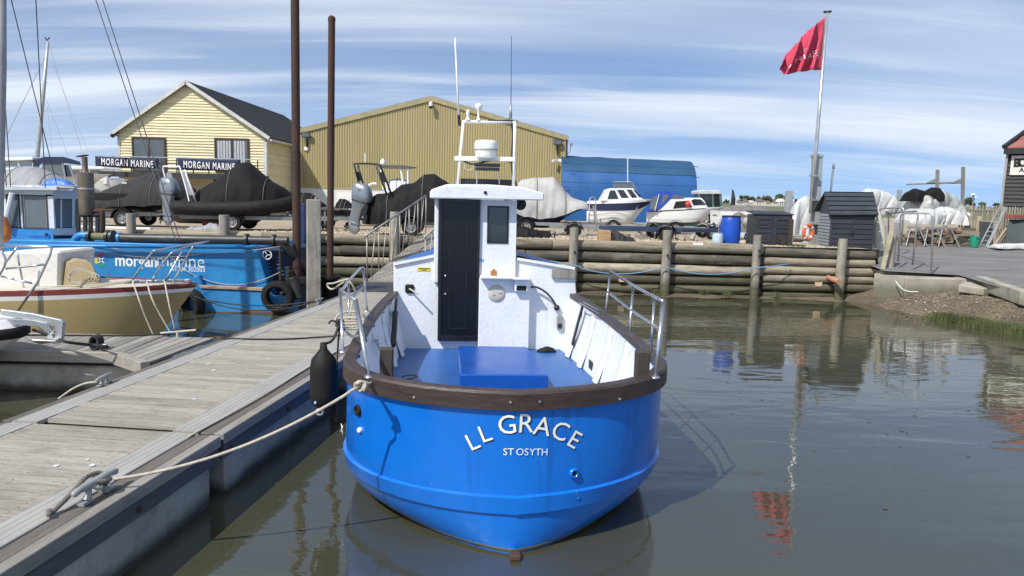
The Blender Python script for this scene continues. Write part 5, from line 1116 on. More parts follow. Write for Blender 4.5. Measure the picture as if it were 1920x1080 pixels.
stn = [[yp(-20, 461, 9.9), yp(90, 462, 9.95), yp(97, 465, 9.95), yp(94, 478, 9.95), yp(70, 530, 9.9), yp(34, 583, 9.8)], [yp(11, 504, 9.9), yp(82, 496, 9.9)], [yp(2, 518, 9.9), yp(60, 531, 9.9)], [yp(32, 473, 10.2), yp(46, 548, 10.3)], [yp(2, 470, 9.8), yp(10, 485, 9.8), yp(8, 500, 9.8), yp(-4, 520, 9.8)], [yp(33, 463, 9.9), yp(8, 496, 9.9)]]
for p in stn[1:]: MB().tube(smooth_pts(p, 3), .015, 8).build('guard_tube', steel, yacht, world=True, smooth=True)
MB().tube(stn[0], .017, 8).build('guard_tube', steel, yacht, world=True, smooth=True)
MB().tube([yp(-5, 640, 10.6), yp(-3, 380, 10.8), yp(2, 120, 10.9), yp(1, -60, 11)], .07, 10).build('mast', mat('grey spar', (.32, .32, .32), .5, .3), yacht, world=True, smooth=True)
g = MB()
for a, b_, Y0, Y1 in (((178, -5), (330, 452), 11, 10.7), ((191, -5), (338, 452), 11, 10.8), ((20, -5), (106, 345), 11, 13), ((67, -5), (85, 352), 11, 13), ((-2, 20), (20, 350), 11, 12), ((-2, 150), (12, 350), 11, 12)): g.tube([yp(*a, Y0), yp(*b_, Y1)], .0075, 5)
g.build('rigging_wire', mat('rigging wire', (.12, .12, .13), .5, .4), yacht, world=True)
for a in ([(248, 528), (260, 560), (275, 600), (293, 640)], [(275, 530), (285, 560), (300, 590), (321, 626)], [(309, 530), (317, 570), (329, 622)]):
    MB().tube(smooth_pts([yp(a[0][0], a[0][1]-2, 10.0)]+[yp(*p, 9.75) for p in a[1:]], 4), .011, 6).build('warp', rope_w, yacht, world=True, smooth=True)
g = MB(); 
for k in range(5): cc = yp(146+k*3, 528, 10.3); g.tube([cc+Vector((.12*math.cos(a)*(1+.2*k), .05*math.sin(a), .09+.09*math.sin(a)-.01*k)) for a in [j*math.pi/7 for j in range(14)]], .006, 5, closed=True)
for k in range(6): g.tube(smooth_pts([yp(150, 536+k, 10.25), yp(185, 533+k*.8, 10.2), yp(215, 529+k*.7, 10.15), yp(245, 526+k*.5, 10.1)], 4), .008, 5)
g.build('deck_line', rope_w, yacht, world=True, smooth=True)
g = MB()
for i in range(9): px = 240+i*14; c = yp(px, 528.5-i*.3, 10.2+i*.06); g.box(c, (.10, .08, .045), i)
g.build('deck_fitting', galv, yacht, world=True, bevel=.01)
# ================================================================== NEAR BOW WITH PLOUGH ANCHOR (left edge)
nb = thing('moored_boat', 'white boat bow with a black rubber band at the left edge beside the finger pontoon', 'boat', tuple(at(-60, 640, 7.7)))
NY = 7.7
def npx(px, py, Y=NY): return at(px, py, Y)
rgs = []
for k, (s_, d) in enumerate(((0, 0), (.6, .35), (1, 1.0))): pass
def nose(py, dy, r_, tip): return [npx(tip-r_*(1-math.cos(a))-(0 if 1 else 0), py, NY)+Vector((0, .55*math.sin(a)*(1 if 1 else 1), 0)) for a in [(-math.pi/2)+math.pi*k/12 for k in range(13)]]
def noser(py, tip, back=520):
    pts = []
    for k in range(15):
        u = -1+2*k/14; x = tip-230*abs(u)**2.0; pts.append(npx(x, py, NY)+Vector((0, .75*u, 0)))
    return pts
MB().loft([noser(598, 26), noser(604, 32), noser(612, 40)], closed=False).build('deck_edge', white_clean, nb, world=True, smooth=True)
dk_ = noser(598, 26); MB().add(dk_, [tuple(range(len(dk_)))]).build('deck', white_clean, nb, world=True)
MB().loft([noser(612, 44), noser(616, 50), noser(626, 50), noser(632, 44)], closed=False).build('rubber_band', black_rub, nb, world=True, smooth=True)
MB().loft([noser(632, 42), noser(645, 20), noser(662, -20), noser(700, -60)], closed=False).build('hull', white_clean, nb, world=True, smooth=True)
anc = thing('anchor', 'galvanised plough anchor stowed on the bow roller at the left edge', 'anchor', tuple(npx(90, 620)))
AY = NY-.05
MB().prism([npx(0, 580, AY), npx(60, 588, AY), npx(114, 600, AY), npx(119, 604, AY), npx(116, 634, AY), npx(110, 644, AY), npx(98, 645, AY), npx(102, 630, AY), npx(102, 613, AY), npx(60, 602, AY), npx(0, 590, AY)], (0, .05, 0)).build('shank', galv, anc, world=True, bevel=.006)
MB().prism([npx(-10, 596, AY-.03), npx(60, 600, AY-.03), npx(86, 606, AY-.03), npx(100, 622, AY-.03), npx(94, 628, AY-.03), npx(70, 612, AY-.03), npx(-10, 608, AY-.03)], (0, .03, 0)).build('bow_roller', steel, anc, world=True, bevel=.004)
MB().add([npx(42, 632, AY), npx(60, 638, AY-.14), npx(104, 641, AY-.12), npx(112, 636, AY), npx(104, 641, AY+.16), npx(60, 638, AY+.14), npx(75, 646, AY)], [(0, 1, 6), (1, 2, 6), (2, 3, 6), (3, 4, 6), (4, 5, 6), (5, 0, 6)]).build('fluke', galv, anc, world=True, solid=.012)
MB().prism([npx(88, 634, AY+.01), npx(92, 620, AY+.01), npx(95, 620, AY+.01), npx(101, 636, AY+.01)], (0, .02, 0)).build('web', galv, anc, world=True)
o = MB().tube(smooth_pts([yp(-5, 400, 11.2), yp(3, 410, 11.2), yp(12, 432, 11.2), yp(10, 440, 11.2), yp(2, 444, 11.2), yp(-6, 440, 11.2)], 4), [.03]*4+[.07]*8+[.10]*6+[.08]*3, 10).build('orange_cover', mat('orange canvas', (.42, .13, .02), .6, var=.3, bump=.5, bscale=14), smooth=True); tagx(o, 'orange canvas bundle hanging beside the mast at the left edge', 'canvas')
# ================================================================== BUILDINGS
def lap_board(x0, x1, z, h_, Y, m_, parent, nm='weatherboard', slope=0, xt0=None, xt1=None):
    """one lapped board facing the camera; the top edge may be shorter under a gable"""
    xt0 = x0 if xt0 is None else xt0; xt1 = x1 if xt1 is None else xt1
    g = MB().add([(x0, Y-.06, z), (x1, Y-.06, z), (xt1, Y-.008, z+h_), (xt0, Y-.008, z+h_), (x0, Y+.004, z), (x1, Y+.004, z), (xt1, Y+.004, z+h_), (xt0, Y+.004, z+h_)],
                 [(0, 1, 2, 3), (4, 7, 6, 5), (0, 4, 5, 1), (1, 5, 6, 2), (2, 6, 7, 3), (3, 7, 4, 0)])
    return g.build(nm, m_, parent, world=True)
cream = mat('cream painted boards', (.68, .61, .38), .7, grain=(1, 5, 9), scale=.8, var=.10, bump=.25, bscale=16, per=.10, dirt=(.42, .36, .22), dirtamt=.5, dscale=1.2, fine=.06)
brownf = mat('brown window frame', (.055, .03, .02), .5); fasc = mat('pale grey fascia', (.52, .52, .50), .6, dirt=(.3, .29, .25))
slate = mat('dark slate roof', (.055, .054, .056), .8, grain=(1, 1, 1), scale=3, var=.3, bump=.6, bscale=14, dirt=(.10, .095, .08), dirtamt=.5)
CY = 45.; a, b_, ap = at(222, 247, CY), at(497, 253, CY), at(352, 156, CY); gz = .85
house = thing('boathouse', 'cream weatherboarded two storey boathouse with dark slate gable roof and two banners on its balcony', 'building', ((a.x+b_.x)/2, CY, gz))
ez = (a.z+b_.z)/2; xl_, xr_ = a.x, b_.x
MB().prism([(xl_+.02, CY+.005, gz), (xr_-.02, CY+.005, gz), (xr_-.02, CY+.005, ez), (ap.x, CY+.005, ap.z-.05), (xl_+.02, CY+.005, ez)], (0, 18, 0)).build('wall', cream, house, world=True)
hb = .168; z = gz+.1
while z < ap.z-.25:
    def ex(zz):
        if zz <= ez: return xl_, xr_
        t_ = (zz-ez)/(ap.z-ez); return lerp(xl_, ap.x, t_), lerp(xr_, ap.x, t_)
    p0, p1 = ex(z); q0, q1 = ex(z+hb)
    lap_board(p0, p1, z, hb, CY, cream, house, xt0=q0, xt1=q1); z += hb
z = gz+.1
pgs = None
while z < ez-.1:      # boards of the side wall
    if pgs is None:
        pgs = MB().add([(xr_+.035, CY, z), (xr_+.035, CY+18, z), (xr_+.006, CY+18, z+hb), (xr_+.006, CY, z+hb), (xr_-.002, CY, z), (xr_-.002, CY+18, z), (xr_-.002, CY+18, z+hb), (xr_-.002, CY, z+hb)], [(0, 1, 2, 3), (4, 7, 6, 5), (0, 4, 5, 1), (1, 5, 6, 2), (2, 6, 7, 3), (3, 7, 4, 0)]).build('weatherboard', cream, house, world=True); zb0 = z
    else: o = bpy.data.objects.new('weatherboard', pgs.data); COL.objects.link(o); o.parent = house; o.location = (0, 0, z-zb0)
    z += hb
ov = .35
def roof_slope(x0, z0, x1, z1, nm, Y0=CY-.3, Y1=CY+18.3, m_=slate, th=.12):
    MB().prism([(x0, Y0, z0), (x1, Y0, z1), (x1, Y0, z1+th), (x0, Y0, z0+th)], (0, Y1-Y0, 0)).build(nm, m_, house, world=True)
sl_l = (ap.z-ez)/(ap.x-xl_); sl_r = (ap.z-ez)/(xr_-ap.x)
roof_slope(xl_-ov, ez-ov*sl_l, ap.x, ap.z, 'roof'); roof_slope(xr_+ov, ez-ov*sl_r, ap.x, ap.z, 'roof')
for r_ in range(0, 24):      # slate courses of the visible slope
    t_ = r_/24; x = lerp(xr_+ov, ap.x, t_); zz_ = lerp(ez-ov*sl_r, ap.z, t_)+.135
    MB().beam((x, CY-.28, zz_), (x, CY+18.2, zz_), .02, .03).build('slate_course', slate, house, world=True)
for x0_, z0_ in ((xl_-ov, ez-ov*sl_l), (xr_+ov, ez-ov*sl_r)): MB().beam((x0_, CY-.33, z0_+.02), (ap.x, CY-.33, ap.z+.02), .05, .20, up=(0, 0, 1)).build('barge_board', fasc, house, world=True)
for x in (xl_+.02, xr_-.02): MB().bb(x-.07, x+.07, CY-.06, CY+.0, gz, ez).build('corner_board', fasc, house, world=True)
MB().tube([(xr_+.25, CY-.05, ez-.22), (xr_+.10, CY-.08, ez-.5), (xr_+.10, CY-.08, gz)], .05, 8).build('downpipe', fasc, house, world=True)
MB().tube([(xr_+.42, CY-.3, ez-.30), (xr_+.42, CY+18, ez-.30)], .07, 8).build('gutter', fasc, house, world=True)
def win(px0, px1, py0, py1, Y, parent, fm, bars=1, gl_=None, fw=.10, pr_=.07):
    a, b_ = at(px0, py1, Y), at(px1, py0, Y); g = MB()
    for q in ((a.x, a.x+fw, a.z, b_.z), (b_.x-fw, b_.x, a.z, b_.z), (a.x+fw, b_.x-fw, a.z, a.z+fw), (a.x+fw, b_.x-fw, b_.z-fw, b_.z)): g.bb(q[0], q[1], Y-pr_-.02, Y, q[2], q[3])
    w_ = g.build('window', fm, parent, world=True)
    n_ = bars+1
    for k in range(n_):
        x0_, x1_ = lerp(a.x+fw, b_.x-fw, k/n_), lerp(a.x+fw, b_.x-fw, (k+1)/n_); MB().bb(x0_+.005, x1_-.005, Y-pr_+.015, Y-pr_+.02, a.z+fw, b_.z-fw).build('pane', gl_ or glass_h, w_, world=True)
        if k: MB().bb(x0_-.05, x0_+.05, Y-pr_-.015, Y, a.z+fw, b_.z-fw).build('glazing_bar', fm, w_, world=True)
    return w_
glass_h = mat('house window glass', (.10, .12, .135), .15, var=.15, bump=0, spec=.6)
w1 = win(250, 311, 258, 322, CY-.035, house, brownf); w2 = win(404, 467, 260, 322, CY-.035, house, brownf)
for i in range(10):
    px = 410+i*5.2
    if abs(px-436) > 3: v = at(px, 290, CY-.1); MB().bb(v.x-.06, v.x+.06, CY-.095, CY-.092, at(px, 320, CY-.1).z, at(px, 264, CY-.1).z).build('blind_slat', mat('pale blind', (.42, .44, .45), .6), w2, world=True)
v = at(527, 276, CY+6); MB().bb(xr_+.0, xr_+.06, CY+9, CY+10, 3.9, 5.0).build('side_window', brownf, house, world=True)
MB().bb(xr_+.01, xr_+.07, CY+9.1, CY+9.9, 4.0, 4.9).build('side_pane', glass_h, house, world=True)
g = MB().tube(smooth_pts([at(222, 250, CY-.1), at(216, 246, CY-.3), at(211, 249, CY-.3)], 3), .04, 6); v = at(211, 254, CY-.3); g.lathe([(0, -.14), (.12, -.08), (.13, .05), (.05, .12)], v, n=12); g.build('security_camera', black_pl, house, world=True, smooth='auto')
MB().tube([at(493, 209, CY+14), at(494, 200, CY+14)], .03, 5).beam(at(488, 203, CY+14), at(499, 205, CY+14), .03, .03).build('aerial', galv, house, world=True)
# balcony with banners
BYb = CY-1.9; blk = mat('black painted railing', (.03, .03, .032), .5); bxl, bxr = at(176, 300, BYb).x, at(484, 300, BYb).x; bz = at(330, 325, BYb).z
MB().bb(bxl, bxr, BYb, CY-.05, bz-.12, bz).build('balcony_deck', mat('dark balcony deck', (.045, .045, .048), .7), house, world=True); MB().bb(bxl, bxr, BYb-.05, BYb, bz-.28, bz+.03).build('balcony_beam', blk, house, world=True)
for px in (180, 212, 246, 279, 303, 331, 335, 362, 391, 422, 450, 483):
    x = at(px, 300, BYb).x; MB().bb(x-.03, x+.03, BYb-.02, BYb+.02, bz, at(px, 293+(px-180)*.022, BYb).z).build('baluster', blk, house, world=True)
for dz in (0, 11.5, 20): MB().beam(at(178, 292+dz, BYb), at(484, 299.5+dz, BYb), .05, .05).build('balcony_rail', galv if dz == 0 else blk, house, world=True)
for px in (181, 300, 400, 480): x = at(px, 300, BYb).x; MB().bb(x-.07, x+.07, BYb+.1, BYb+.24, gz, bz-.12).build('balcony_post', blk, house, world=True)
for px in (183, 322, 470): x = at(px, 300, BYb).x; MB().beam((x, BYb+.15, bz-.9), (x+.7, BYb+.15, bz-.15), .08, .08).build('knee_brace', blk, house, world=True)
def banner(x0, x1, y0, y1, label, tx0, tx1, ty):
    a, b_, c, d = at(x0, y1, BYb-.1), at(x1, y1+2, BYb-.1), at(x1, y0+3.2, BYb-.1), at(x0, y0, BYb-.1); n_ = 14; rg = []
    for i in range(n_+1):
        t_ = i/n_; rg.append([a.lerp(b_, t_).lerp(d.lerp(c, t_), j/4)+Vector((0, .04*math.sin(t_*17+j), -.03*math.sin(math.pi*t_)*(1 if j else 0))) for j in range(5)])
    o = MB().loft(rg, closed=False).build('banner', navy, solid=.01, smooth=True); tagx(o, label, 'banner'); o['group'] = 'navy banners on the balcony rail'
    for e, s_, zoff in (('MORGAN MARINE', 0, 0),):
        w_ = at(tx0, ty, BYb-.17); w2_ = at(tx1, ty, BYb-.17); t2 = letters(e, .54, mat('white banner print', (.74, .75, .76), .6), o, Matrix.Identity(4), align='LEFT', ext=.001, bold=.010, space=1.22)
        xs_ = [v.co.x for v in t2.data.vertices]; k = (w2_.x-w_.x)/(max(xs_)-min(xs_)); t2.data.transform(Matrix.Translation((-min(xs_), 0, 0))); t2.data.transform(Matrix.Diagonal((k, 1.0, 1, 1))); t2.data.transform(Matrix.Translation(w_) @ Matrix.Rotation(.03, 4, 'Y') @ FACE)
banner(180, 297, 293, 314, 'left navy banner on the balcony reading MORGAN MARINE in white', 190, 287, 303.5)
banner(333, 450, 296, 319, 'right navy banner on the balcony reading MORGAN MARINE in white', 344, 440, 308.5)
# ---- big olive shed
SY = 50.; olive = mat('olive yellow cladding', (.345, .295, .145), .5, grain=(1, 1, .25), scale=.6, var=.06, bump=.05, dirt=(.28, .235, .13), dirtamt=.6, dscale=1.6, dgrain=(1, 1, .14), fine=.04)
a, b_, ap2, pl_ = at(562, 243, SY), at(1063, 256, SY), at(808, 181, SY), at(600, 352, SY)
shed = thing('storage_shed', 'large olive yellow steel clad shed with low gable and white plinth behind the boats', 'building', ((a.x+b_.x)/2, SY, gz))
def rz2(x): return lerp(a.z, ap2.z, (x-a.x)/(ap2.x-a.x)) if x < ap2.x else lerp(ap2.z, b_.z, (x-ap2.x)/(b_.x-ap2.x))
pit = .1665; n_ = int((b_.x-a.x)/pit); vs_, fs_ = [], []
for i in range(n_):
    x = a.x+i*pit
    for dx, dy in ((0, 0), (.055, 0), (.075, -.035), (.145, -.035), (.1665, 0)): vs_ += [(x+dx, SY+dy, pl_.z), (x+dx, SY+dy, rz2(min(x+dx, b_.x))-.02)]
for i in range(len(vs_)//2-1): fs_.append((2*i, 2*i+2, 2*i+3, 2*i+1))
MB().add(vs_, fs_).build('cladding', olive, shed, world=True)
MB().bb(a.x, b_.x, SY+.03, SY+30, gz, a.z-.3).build('wall', olive, shed, world=True)
MB().bb(a.x-.05, b_.x+.05, SY-.08, SY+.02, gz, pl_.z-.04).build('plinth', mat('white rendered plinth', (.62, .64, .65), .7, var=.04, dirt=(.5, .5, .48)), shed, world=True); MB().bb(a.x-.06, b_.x+.06, SY-.12, SY+.01, pl_.z-.04, pl_.z+.03).build('drip_flashing', olive, shed, world=True)
for p, q in ((Vector((a.x-.15, SY, a.z)), ap2), (ap2, Vector((b_.x+.1, SY, b_.z)))):
    MB().prism([(p.x, SY-.12, p.z-.30), (q.x, SY-.12, q.z-.30), (q.x, SY-.12, q.z), (p.x, SY-.12, p.z)], (0, .12, 0)).build('verge_flashing', mat('olive flashing', (.32, .28, .15), .5), shed, world=True)
    MB().prism([(p.x, SY-.1, p.z), (q.x, SY-.1, q.z), (q.x, SY-.1, q.z+.05), (p.x, SY-.1, p.z+.05)], (0, 30, 0)).build('roof', mat('grey sheet roof', (.25, .25, .24), .6), shed, world=True)
for x in (a.x+.06, b_.x-.06): MB().bb(x-.12, x+.12, SY-.06, SY-.0, pl_.z, rz2(x)-.25).build('corner_flashing', olive, shed, world=True)
MB().tube([at(1063, 262, SY-.2), at(1060, 400, SY-.2)], .06, 8).build('downpipe', black_pl, shed, world=True)
def lamp(px, py): 
    v = at(px, py, SY-.25); o = MB().box(v, (.55, .16, .34)).build('floodlight', black_pl, shed, world=True, bevel=.02); MB().box(v+Vector((0, -.085, -.0)), (.46, .01, .26)).build('lens', glass_h, o, world=True); MB().box(v+Vector((0, .12, -.5)), (.12, .12, .5)).build('bracket', black_pl, o, world=True)
lamp(574, 253); lamp(1046, 267)
v = at(574, 279, SY-.06); MB().lathe([(0, -.08), (.12, -.08), (.16, -.02), (.16, .02)], v, 'Y', 8).build('alarm_box', white_paint, shed, world=True)
v = at(808, 196, SY-.4); g = MB().lathe([(0, -.18), (.12, -.12), (.13, 0)], v+Vector((0, 0, -.1)), n=12); g.build('camera_dome', black_pl, shed, world=True, smooth=True); MB().lathe([(.13, 0), (.14, .25), (0, .30)], v+Vector((0, 0, -.1)), n=12).bb(v.x-.05, v.x+.05, v.y, SY-.03, v.z+.1, v.z+.2).build('security_camera', white_paint, shed, world=True, smooth='auto')
v = at(1046, 301, SY-.3)
for dx in (-.2, .2): MB().beam(v+Vector((dx*.4, 0, .03)), v+Vector((dx*1.8, -.2, -.03)), .15, .15).build('security_camera', white_paint, shed, world=True)
MB().tube(smooth_pts([at(1064, 288, SY-.1), at(1069, 284, SY-.1), at(1070, 272, SY-.1)], 3), .03, 6).lathe([(0, -.1), (.1, -.05), (.1, .08)], at(1071, 271, SY-.1), n=10).build('aerial', galv, shed, world=True)
# ---- blue tarpaulin tunnel
TY = 48.; bt_m = mat('blue tarpaulin sheeting', (.008, .085, .27), .55, scale=.35, var=.12, bump=.25, bscale=5, dirt=(.02, .09, .26), dirtamt=.6, dscale=.25); bt_2 = mat('upper blue sheeting', (.014, .066, .145), .55, scale=.35, var=.1, bump=.25, bscale=5, dirt=(.012, .09, .24), dirtamt=.4, dscale=.3)
p0_, p1_ = at(1060, 292, TY+2), at(1290, 301, TY+2); xr2 = at(1307, 380, TY).x
tun = thing('tarpaulin_tunnel', 'long blue tarpaulin covered boat tunnel to the right of the olive shed', 'tunnel', ((p0_.x+xr2)/2, TY, gz)); hgt = p0_.z-gz
def arch(x, hh): return [Vector((x, TY+3.3-3.3*math.cos(a)**.8 if 0 else TY+3.3-3.3*(1 if math.cos(a) > 0 else -1)*abs(math.cos(a))**.8, gz+hh*math.sin(a)**.62)) for a in [math.pi*k/28 for k in range(29)]]
rg = []
for i in range(31):
    t_ = i/30; x = lerp(p0_.x-.3, xr2, t_); hh = lerp(hgt+.05, p1_.z-gz, t_)+.015*math.sin(t_*math.pi*9)
    rg.append([v+Vector((0, .05*noise.noise(v*.9), .03*noise.noise(v*1.3+Vector((4, 0, 0))))) for v in arch(x, hh)])
MB().loft([r_[:7] for r_ in rg], closed=False).build('lower_sheet', bt_m, tun, world=True, smooth=True)
MB().loft([[v+Vector((0, -.03, .01)) for v in r_[6:]] for r_ in rg], closed=False).build('upper_sheet', bt_2, tun, world=True, smooth=True)
MB().add(rg[-1], [tuple(range(29))]).build('end_sheet', bt_m, tun, world=True)
for f in (.30, .62, .86):
    pts = []
    for r_ in rg: k = f*13; i0 = int(k); pts.append(r_[i0].lerp(r_[i0+1], k-i0)+Vector((0, -.05, .01)))
    MB().tube(pts, .008, 4).build('sheet_lap', mat('dark blue seam', (.01, .07, .22), .6), tun, world=True)
for px, py in ((1309, 312), (1310, 332), (1310, 357), (1066, 304), (1066, 350)): MB().tube([at(px-9, py, TY-.05), at(px+1, py+1, TY-.05)], .02, 5).build('tie_cord', rope_k, tun, world=True)

# ================================================================== THE BOATYARD
def prof_px(lst, root, Y): return [((at(px, py, Y)-root.location).x, at(px, py, Y).z-root.location.z) for px, py in lst]
def half_w(root, Y, lst): return [((at(px, 400, Y)-root.location).x, w_) for px, w_ in lst]
def yard_boat(nm, label, cat, px, Y, rz=0, group=None): v = at(px, 420, Y); return thing(nm, label, cat, (v.x, Y, yard_z(Y)), rz, group)
blk_hull = mat('black boat hull', (.012, .012, .014), .35, var=.2)
# dark grey covered boat on the left
Y = 21.8; b1 = yard_boat('covered_boat', 'boat under a dark grey cover with a sharp ridge, behind the work boat exhaust', 'boat', 150, Y)
cover(b1, 'cover', cov_dk, prof_px([(150, 388), (165, 372), (178, 366), (240, 340), (282, 324), (300, 322), (318, 330), (345, 340), (362, 352)], b1, Y), half_w(b1, Y, [(150, .3), (180, .75), (330, .85), (362, .4)]), prof_px([(150, 392), (362, 382)], b1, Y), e2=.85, wr=.03, seed=3)
hull_mesh(b1, 3.3, 1.6, .95, .95, .45, [(0, 7, 'hull', blk_hull)], sternw=.8, rake=.4)
for px, py, w_ in ((233, 343, 10), (256, 367, 22)): v = at(px, py, Y-.80); o = letters('SHIPSHAPE' if w_ > 15 else 'HM', .05, white_paint, b1, Matrix.Translation(v-b1.location+Vector((0, -.06, 0))) @ FACE, ext=0) if 0 else None
v = at(233, 343, Y-.66)-b1.location; MB().box(v, (.14, .01, .03)).build('white_tab', white_paint, b1)
trailer('boat trailer under the dark grey covered boat at the left', (at(165, 420, Y).x, Y, yard_z(Y)), 0, 3.6, 1.35, .38, wx=1.42, r_=.25)
# black covered RIB with outboard
Y = 20.6; b2 = yard_boat('inflatable_boat', 'black covered inflatable boat with a tall tent shaped cover, silver outboard at its stern', 'boat', 338, Y, R(4))
cover(b2, 'cover', cov_blk, prof_px([(335, 380), (350, 371), (370, 360), (385, 350), (415, 332), (436, 315), (447, 306), (458, 304), (468, 307), (485, 322), (505, 338), (530, 352), (544, 364), (548, 377)], b2, Y), half_w(b2, Y, [(335, .55), (350, .78), (480, .82), (520, .6), (548, .12)]), prof_px([(335, 392), (450, 392), (548, 384)], b2, Y), e1=.85, e2=1.15, wr=.028, seed=5)
for s_ in (-1, 1):
    pts = [Vector((.05, s_*.80, at(340, 388, Y).z-b2.location.z)), Vector((1.0, s_*.84, at(400, 390, Y).z-b2.location.z)), Vector((2.2, s_*.74, at(480, 389, Y).z-b2.location.z)), Vector((2.85, s_*.38, at(520, 384, Y).z-b2.location.z)), Vector((3.1, 0, at(540, 378, Y).z-b2.location.z))]
    MB().tube(smooth_pts(pts, 5), [.05]+[.19]*19+[.14], 14).build('buoyancy_tube', black_rub, b2, smooth=True)
hull_mesh(b2, 3.0, 1.4, at(340, 392, Y).z-b2.location.z, at(540, 385, Y).z-b2.location.z, at(400, 420, Y).z-b2.location.z, [(0, 7, 'hull', mat('dark grey rigid hull', (.05, .05, .052), .5, dirt=(.2, .19, .17)))], sternw=.9, rake=.6)
MB().tube(smooth_pts([at(356, 386, Y-.8), at(352, 365, Y-.78), at(338, 316, Y-.7), at(332, 313, Y-.6), at(312, 312, Y-.1), at(306, 314, Y), at(309, 330, Y), at(318, 352, Y)], 3), .022, 8).tube([at(367, 378, Y-.8), at(346, 318, Y-.7)], .018, 6).build('a_frame', white_paint, b2, world=True, smooth=True)
MB().prism([at(340, 322, Y-.72), at(347, 321, Y-.72), at(366, 366, Y-.78), at(355, 366, Y-.78)], (0, .01, 0)).build('a_frame_panel', cov_mid, b2, world=True)
MB().prism([at(311, 324, Y-.1), at(321, 324, Y-.1), at(326, 342, Y-.1), at(315, 342, Y-.1)], (0, .01, 0)).build('a_frame_panel', cov_mid, b2, world=True)
v = at(316, 424, Y-.25); outboard('silver outboard motor on the tent covered inflatable, left of the tall piles', (v.x, v.y, v.z), R(-18), 4, .90)
tr2 = trailer('trailer carrying the tent covered black inflatable boat', (at(352, 420, Y).x, Y-.0, yard_z(Y)), R(4), 3.9, 1.45, .36, wx=1.45, r_=.245)
# black covered RIB with black A-frame
Y = 19.9; b3 = yard_boat('inflatable_boat', 'black covered inflatable boat with a black A-frame, behind the gangway rails', 'boat', 700, Y, R(3))
cover(b3, 'cover', cov_blk, prof_px([(690, 375), (708, 364), (735, 360), (752, 346), (775, 343), (783, 338), (795, 326), (815, 324), (828, 334), (850, 350), (880, 368), (905, 385)], b3, Y), half_w(b3, Y, [(690, .5), (715, .78), (850, .8), (905, .25)]), prof_px([(690, 418), (800, 416), (905, 400)], b3, Y), e1=.8, e2=.95, wr=.04, seed=11)
hull_mesh(b3, 3.0, 1.3, .75, .85, .35, [(0, 7, 'hull', blk_hull)], sternw=.9, rake=.6)
fr = [[(735, 367), (716, 318), (708, 308), (668, 307), (665, 312), (673, 345), (676, 352)], [(726, 366), (706, 314)], [(682, 348), (671, 310)]]
for k, p in enumerate(fr): MB().tube(smooth_pts([at(x, y, Y-.55+(.5 if x < 700 else 0)) for x, y in p], 2), .026, 8).build('a_frame', black_pl, b3, world=True, smooth=True)
MB().prism([at(710, 323, Y-.56), at(719, 322, Y-.56), at(726, 342, Y-.56), at(716, 342, Y-.56)], (0, .02, 0)).build('a_frame_panel', black_pl, b3, world=True); MB().prism([at(667, 322, Y), at(674, 322, Y), at(678, 339, Y), at(670, 339, Y)], (0, .02, 0)).build('a_frame_panel', black_pl, b3, world=True)
MB().tube([at(685, 307, Y-.2), at(685, 287, Y-.2)], .02, 6).build('navigation_light', white_paint, b3, world=True)
v = at(663, 441, Y-.45); outboard('large silver outboard motor tilted at the stern of the boat with the black A-frame', (v.x, v.y, v.z), R(-16), 13, .94)
MB().bb(at(694, 0, Y).x, at(715, 0, Y).x, Y-.5, Y-.2, at(700, 420, Y).z, at(700, 395, Y).z).build('transom_bracket', black_pl, b3, world=True, bevel=.02)
trailer('trailer under the black boat with the A-frame, behind the gangway', (at(705, 420, Y).x, Y, yard_z(Y)), R(3), 3.6, 1.4, .34, wx=1.0, r_=.24)
# white centre console boat behind it
Y = 30; b4 = yard_boat('console_boat', 'white centre console boat with a T-top, behind the black A-frame', 'boat', 640, Y)
hull_mesh(b4, 4.2, 1.8, at(690, 362, Y).z-b4.location.z, at(760, 352, Y).z-b4.location.z, .5, [(0, 7, 'hull', white_clean)], sternw=.85, deckm=white_clean)
cover(b4, 'console', mat('white soft cover', (.55, .58, .6), .6, var=.06), prof_px([(722, 352), (728, 338), (745, 334), (762, 337), (768, 352)], b4, Y), half_w(b4, Y, [(722, .35), (768, .35)]), prof_px([(722, 362), (768, 360)], b4, Y), wr=.02, nx_=14, ny_=12)
for a_, c_ in (((719, 355), (714, 314)), ((757, 352), (751, 315)), ((765, 350), (765, 315)), ((726, 350), (716, 318))): MB().tube([at(*a_, Y-.4), at(*c_, Y-.4)], .04, 6).build('t_top_leg', white_paint, b4, world=True)
MB().prism([at(700, 312, Y-.5), at(712, 309, Y-.5), at(760, 310, Y-.5), at(777, 313, Y-.5), at(760, 315, Y-.5), at(712, 314, Y-.5)], (0, 1.1, 0)).build('t_top', mat('dark canvas top', (.10, .10, .10), .7), b4, world=True)
MB().lathe([(.10, 0), (.12, .1), (.04, .22)], at(718, 308, Y), n=10).build('radar_dome', white_clean, b4, world=True, smooth=True); MB().tube(smooth_pts([at(690, 362, Y-.6), at(693, 346, Y-.6), at(706, 344, Y-.6)], 3), .04, 6).build('rail', white_paint, b4, world=True)
trailer('trailer under the white centre console boat behind the black A-frame', (at(648, 420, Y).x, Y, yard_z(Y)), 0, 4.4, 1.5, .36, wx=1.6, r_=.27)
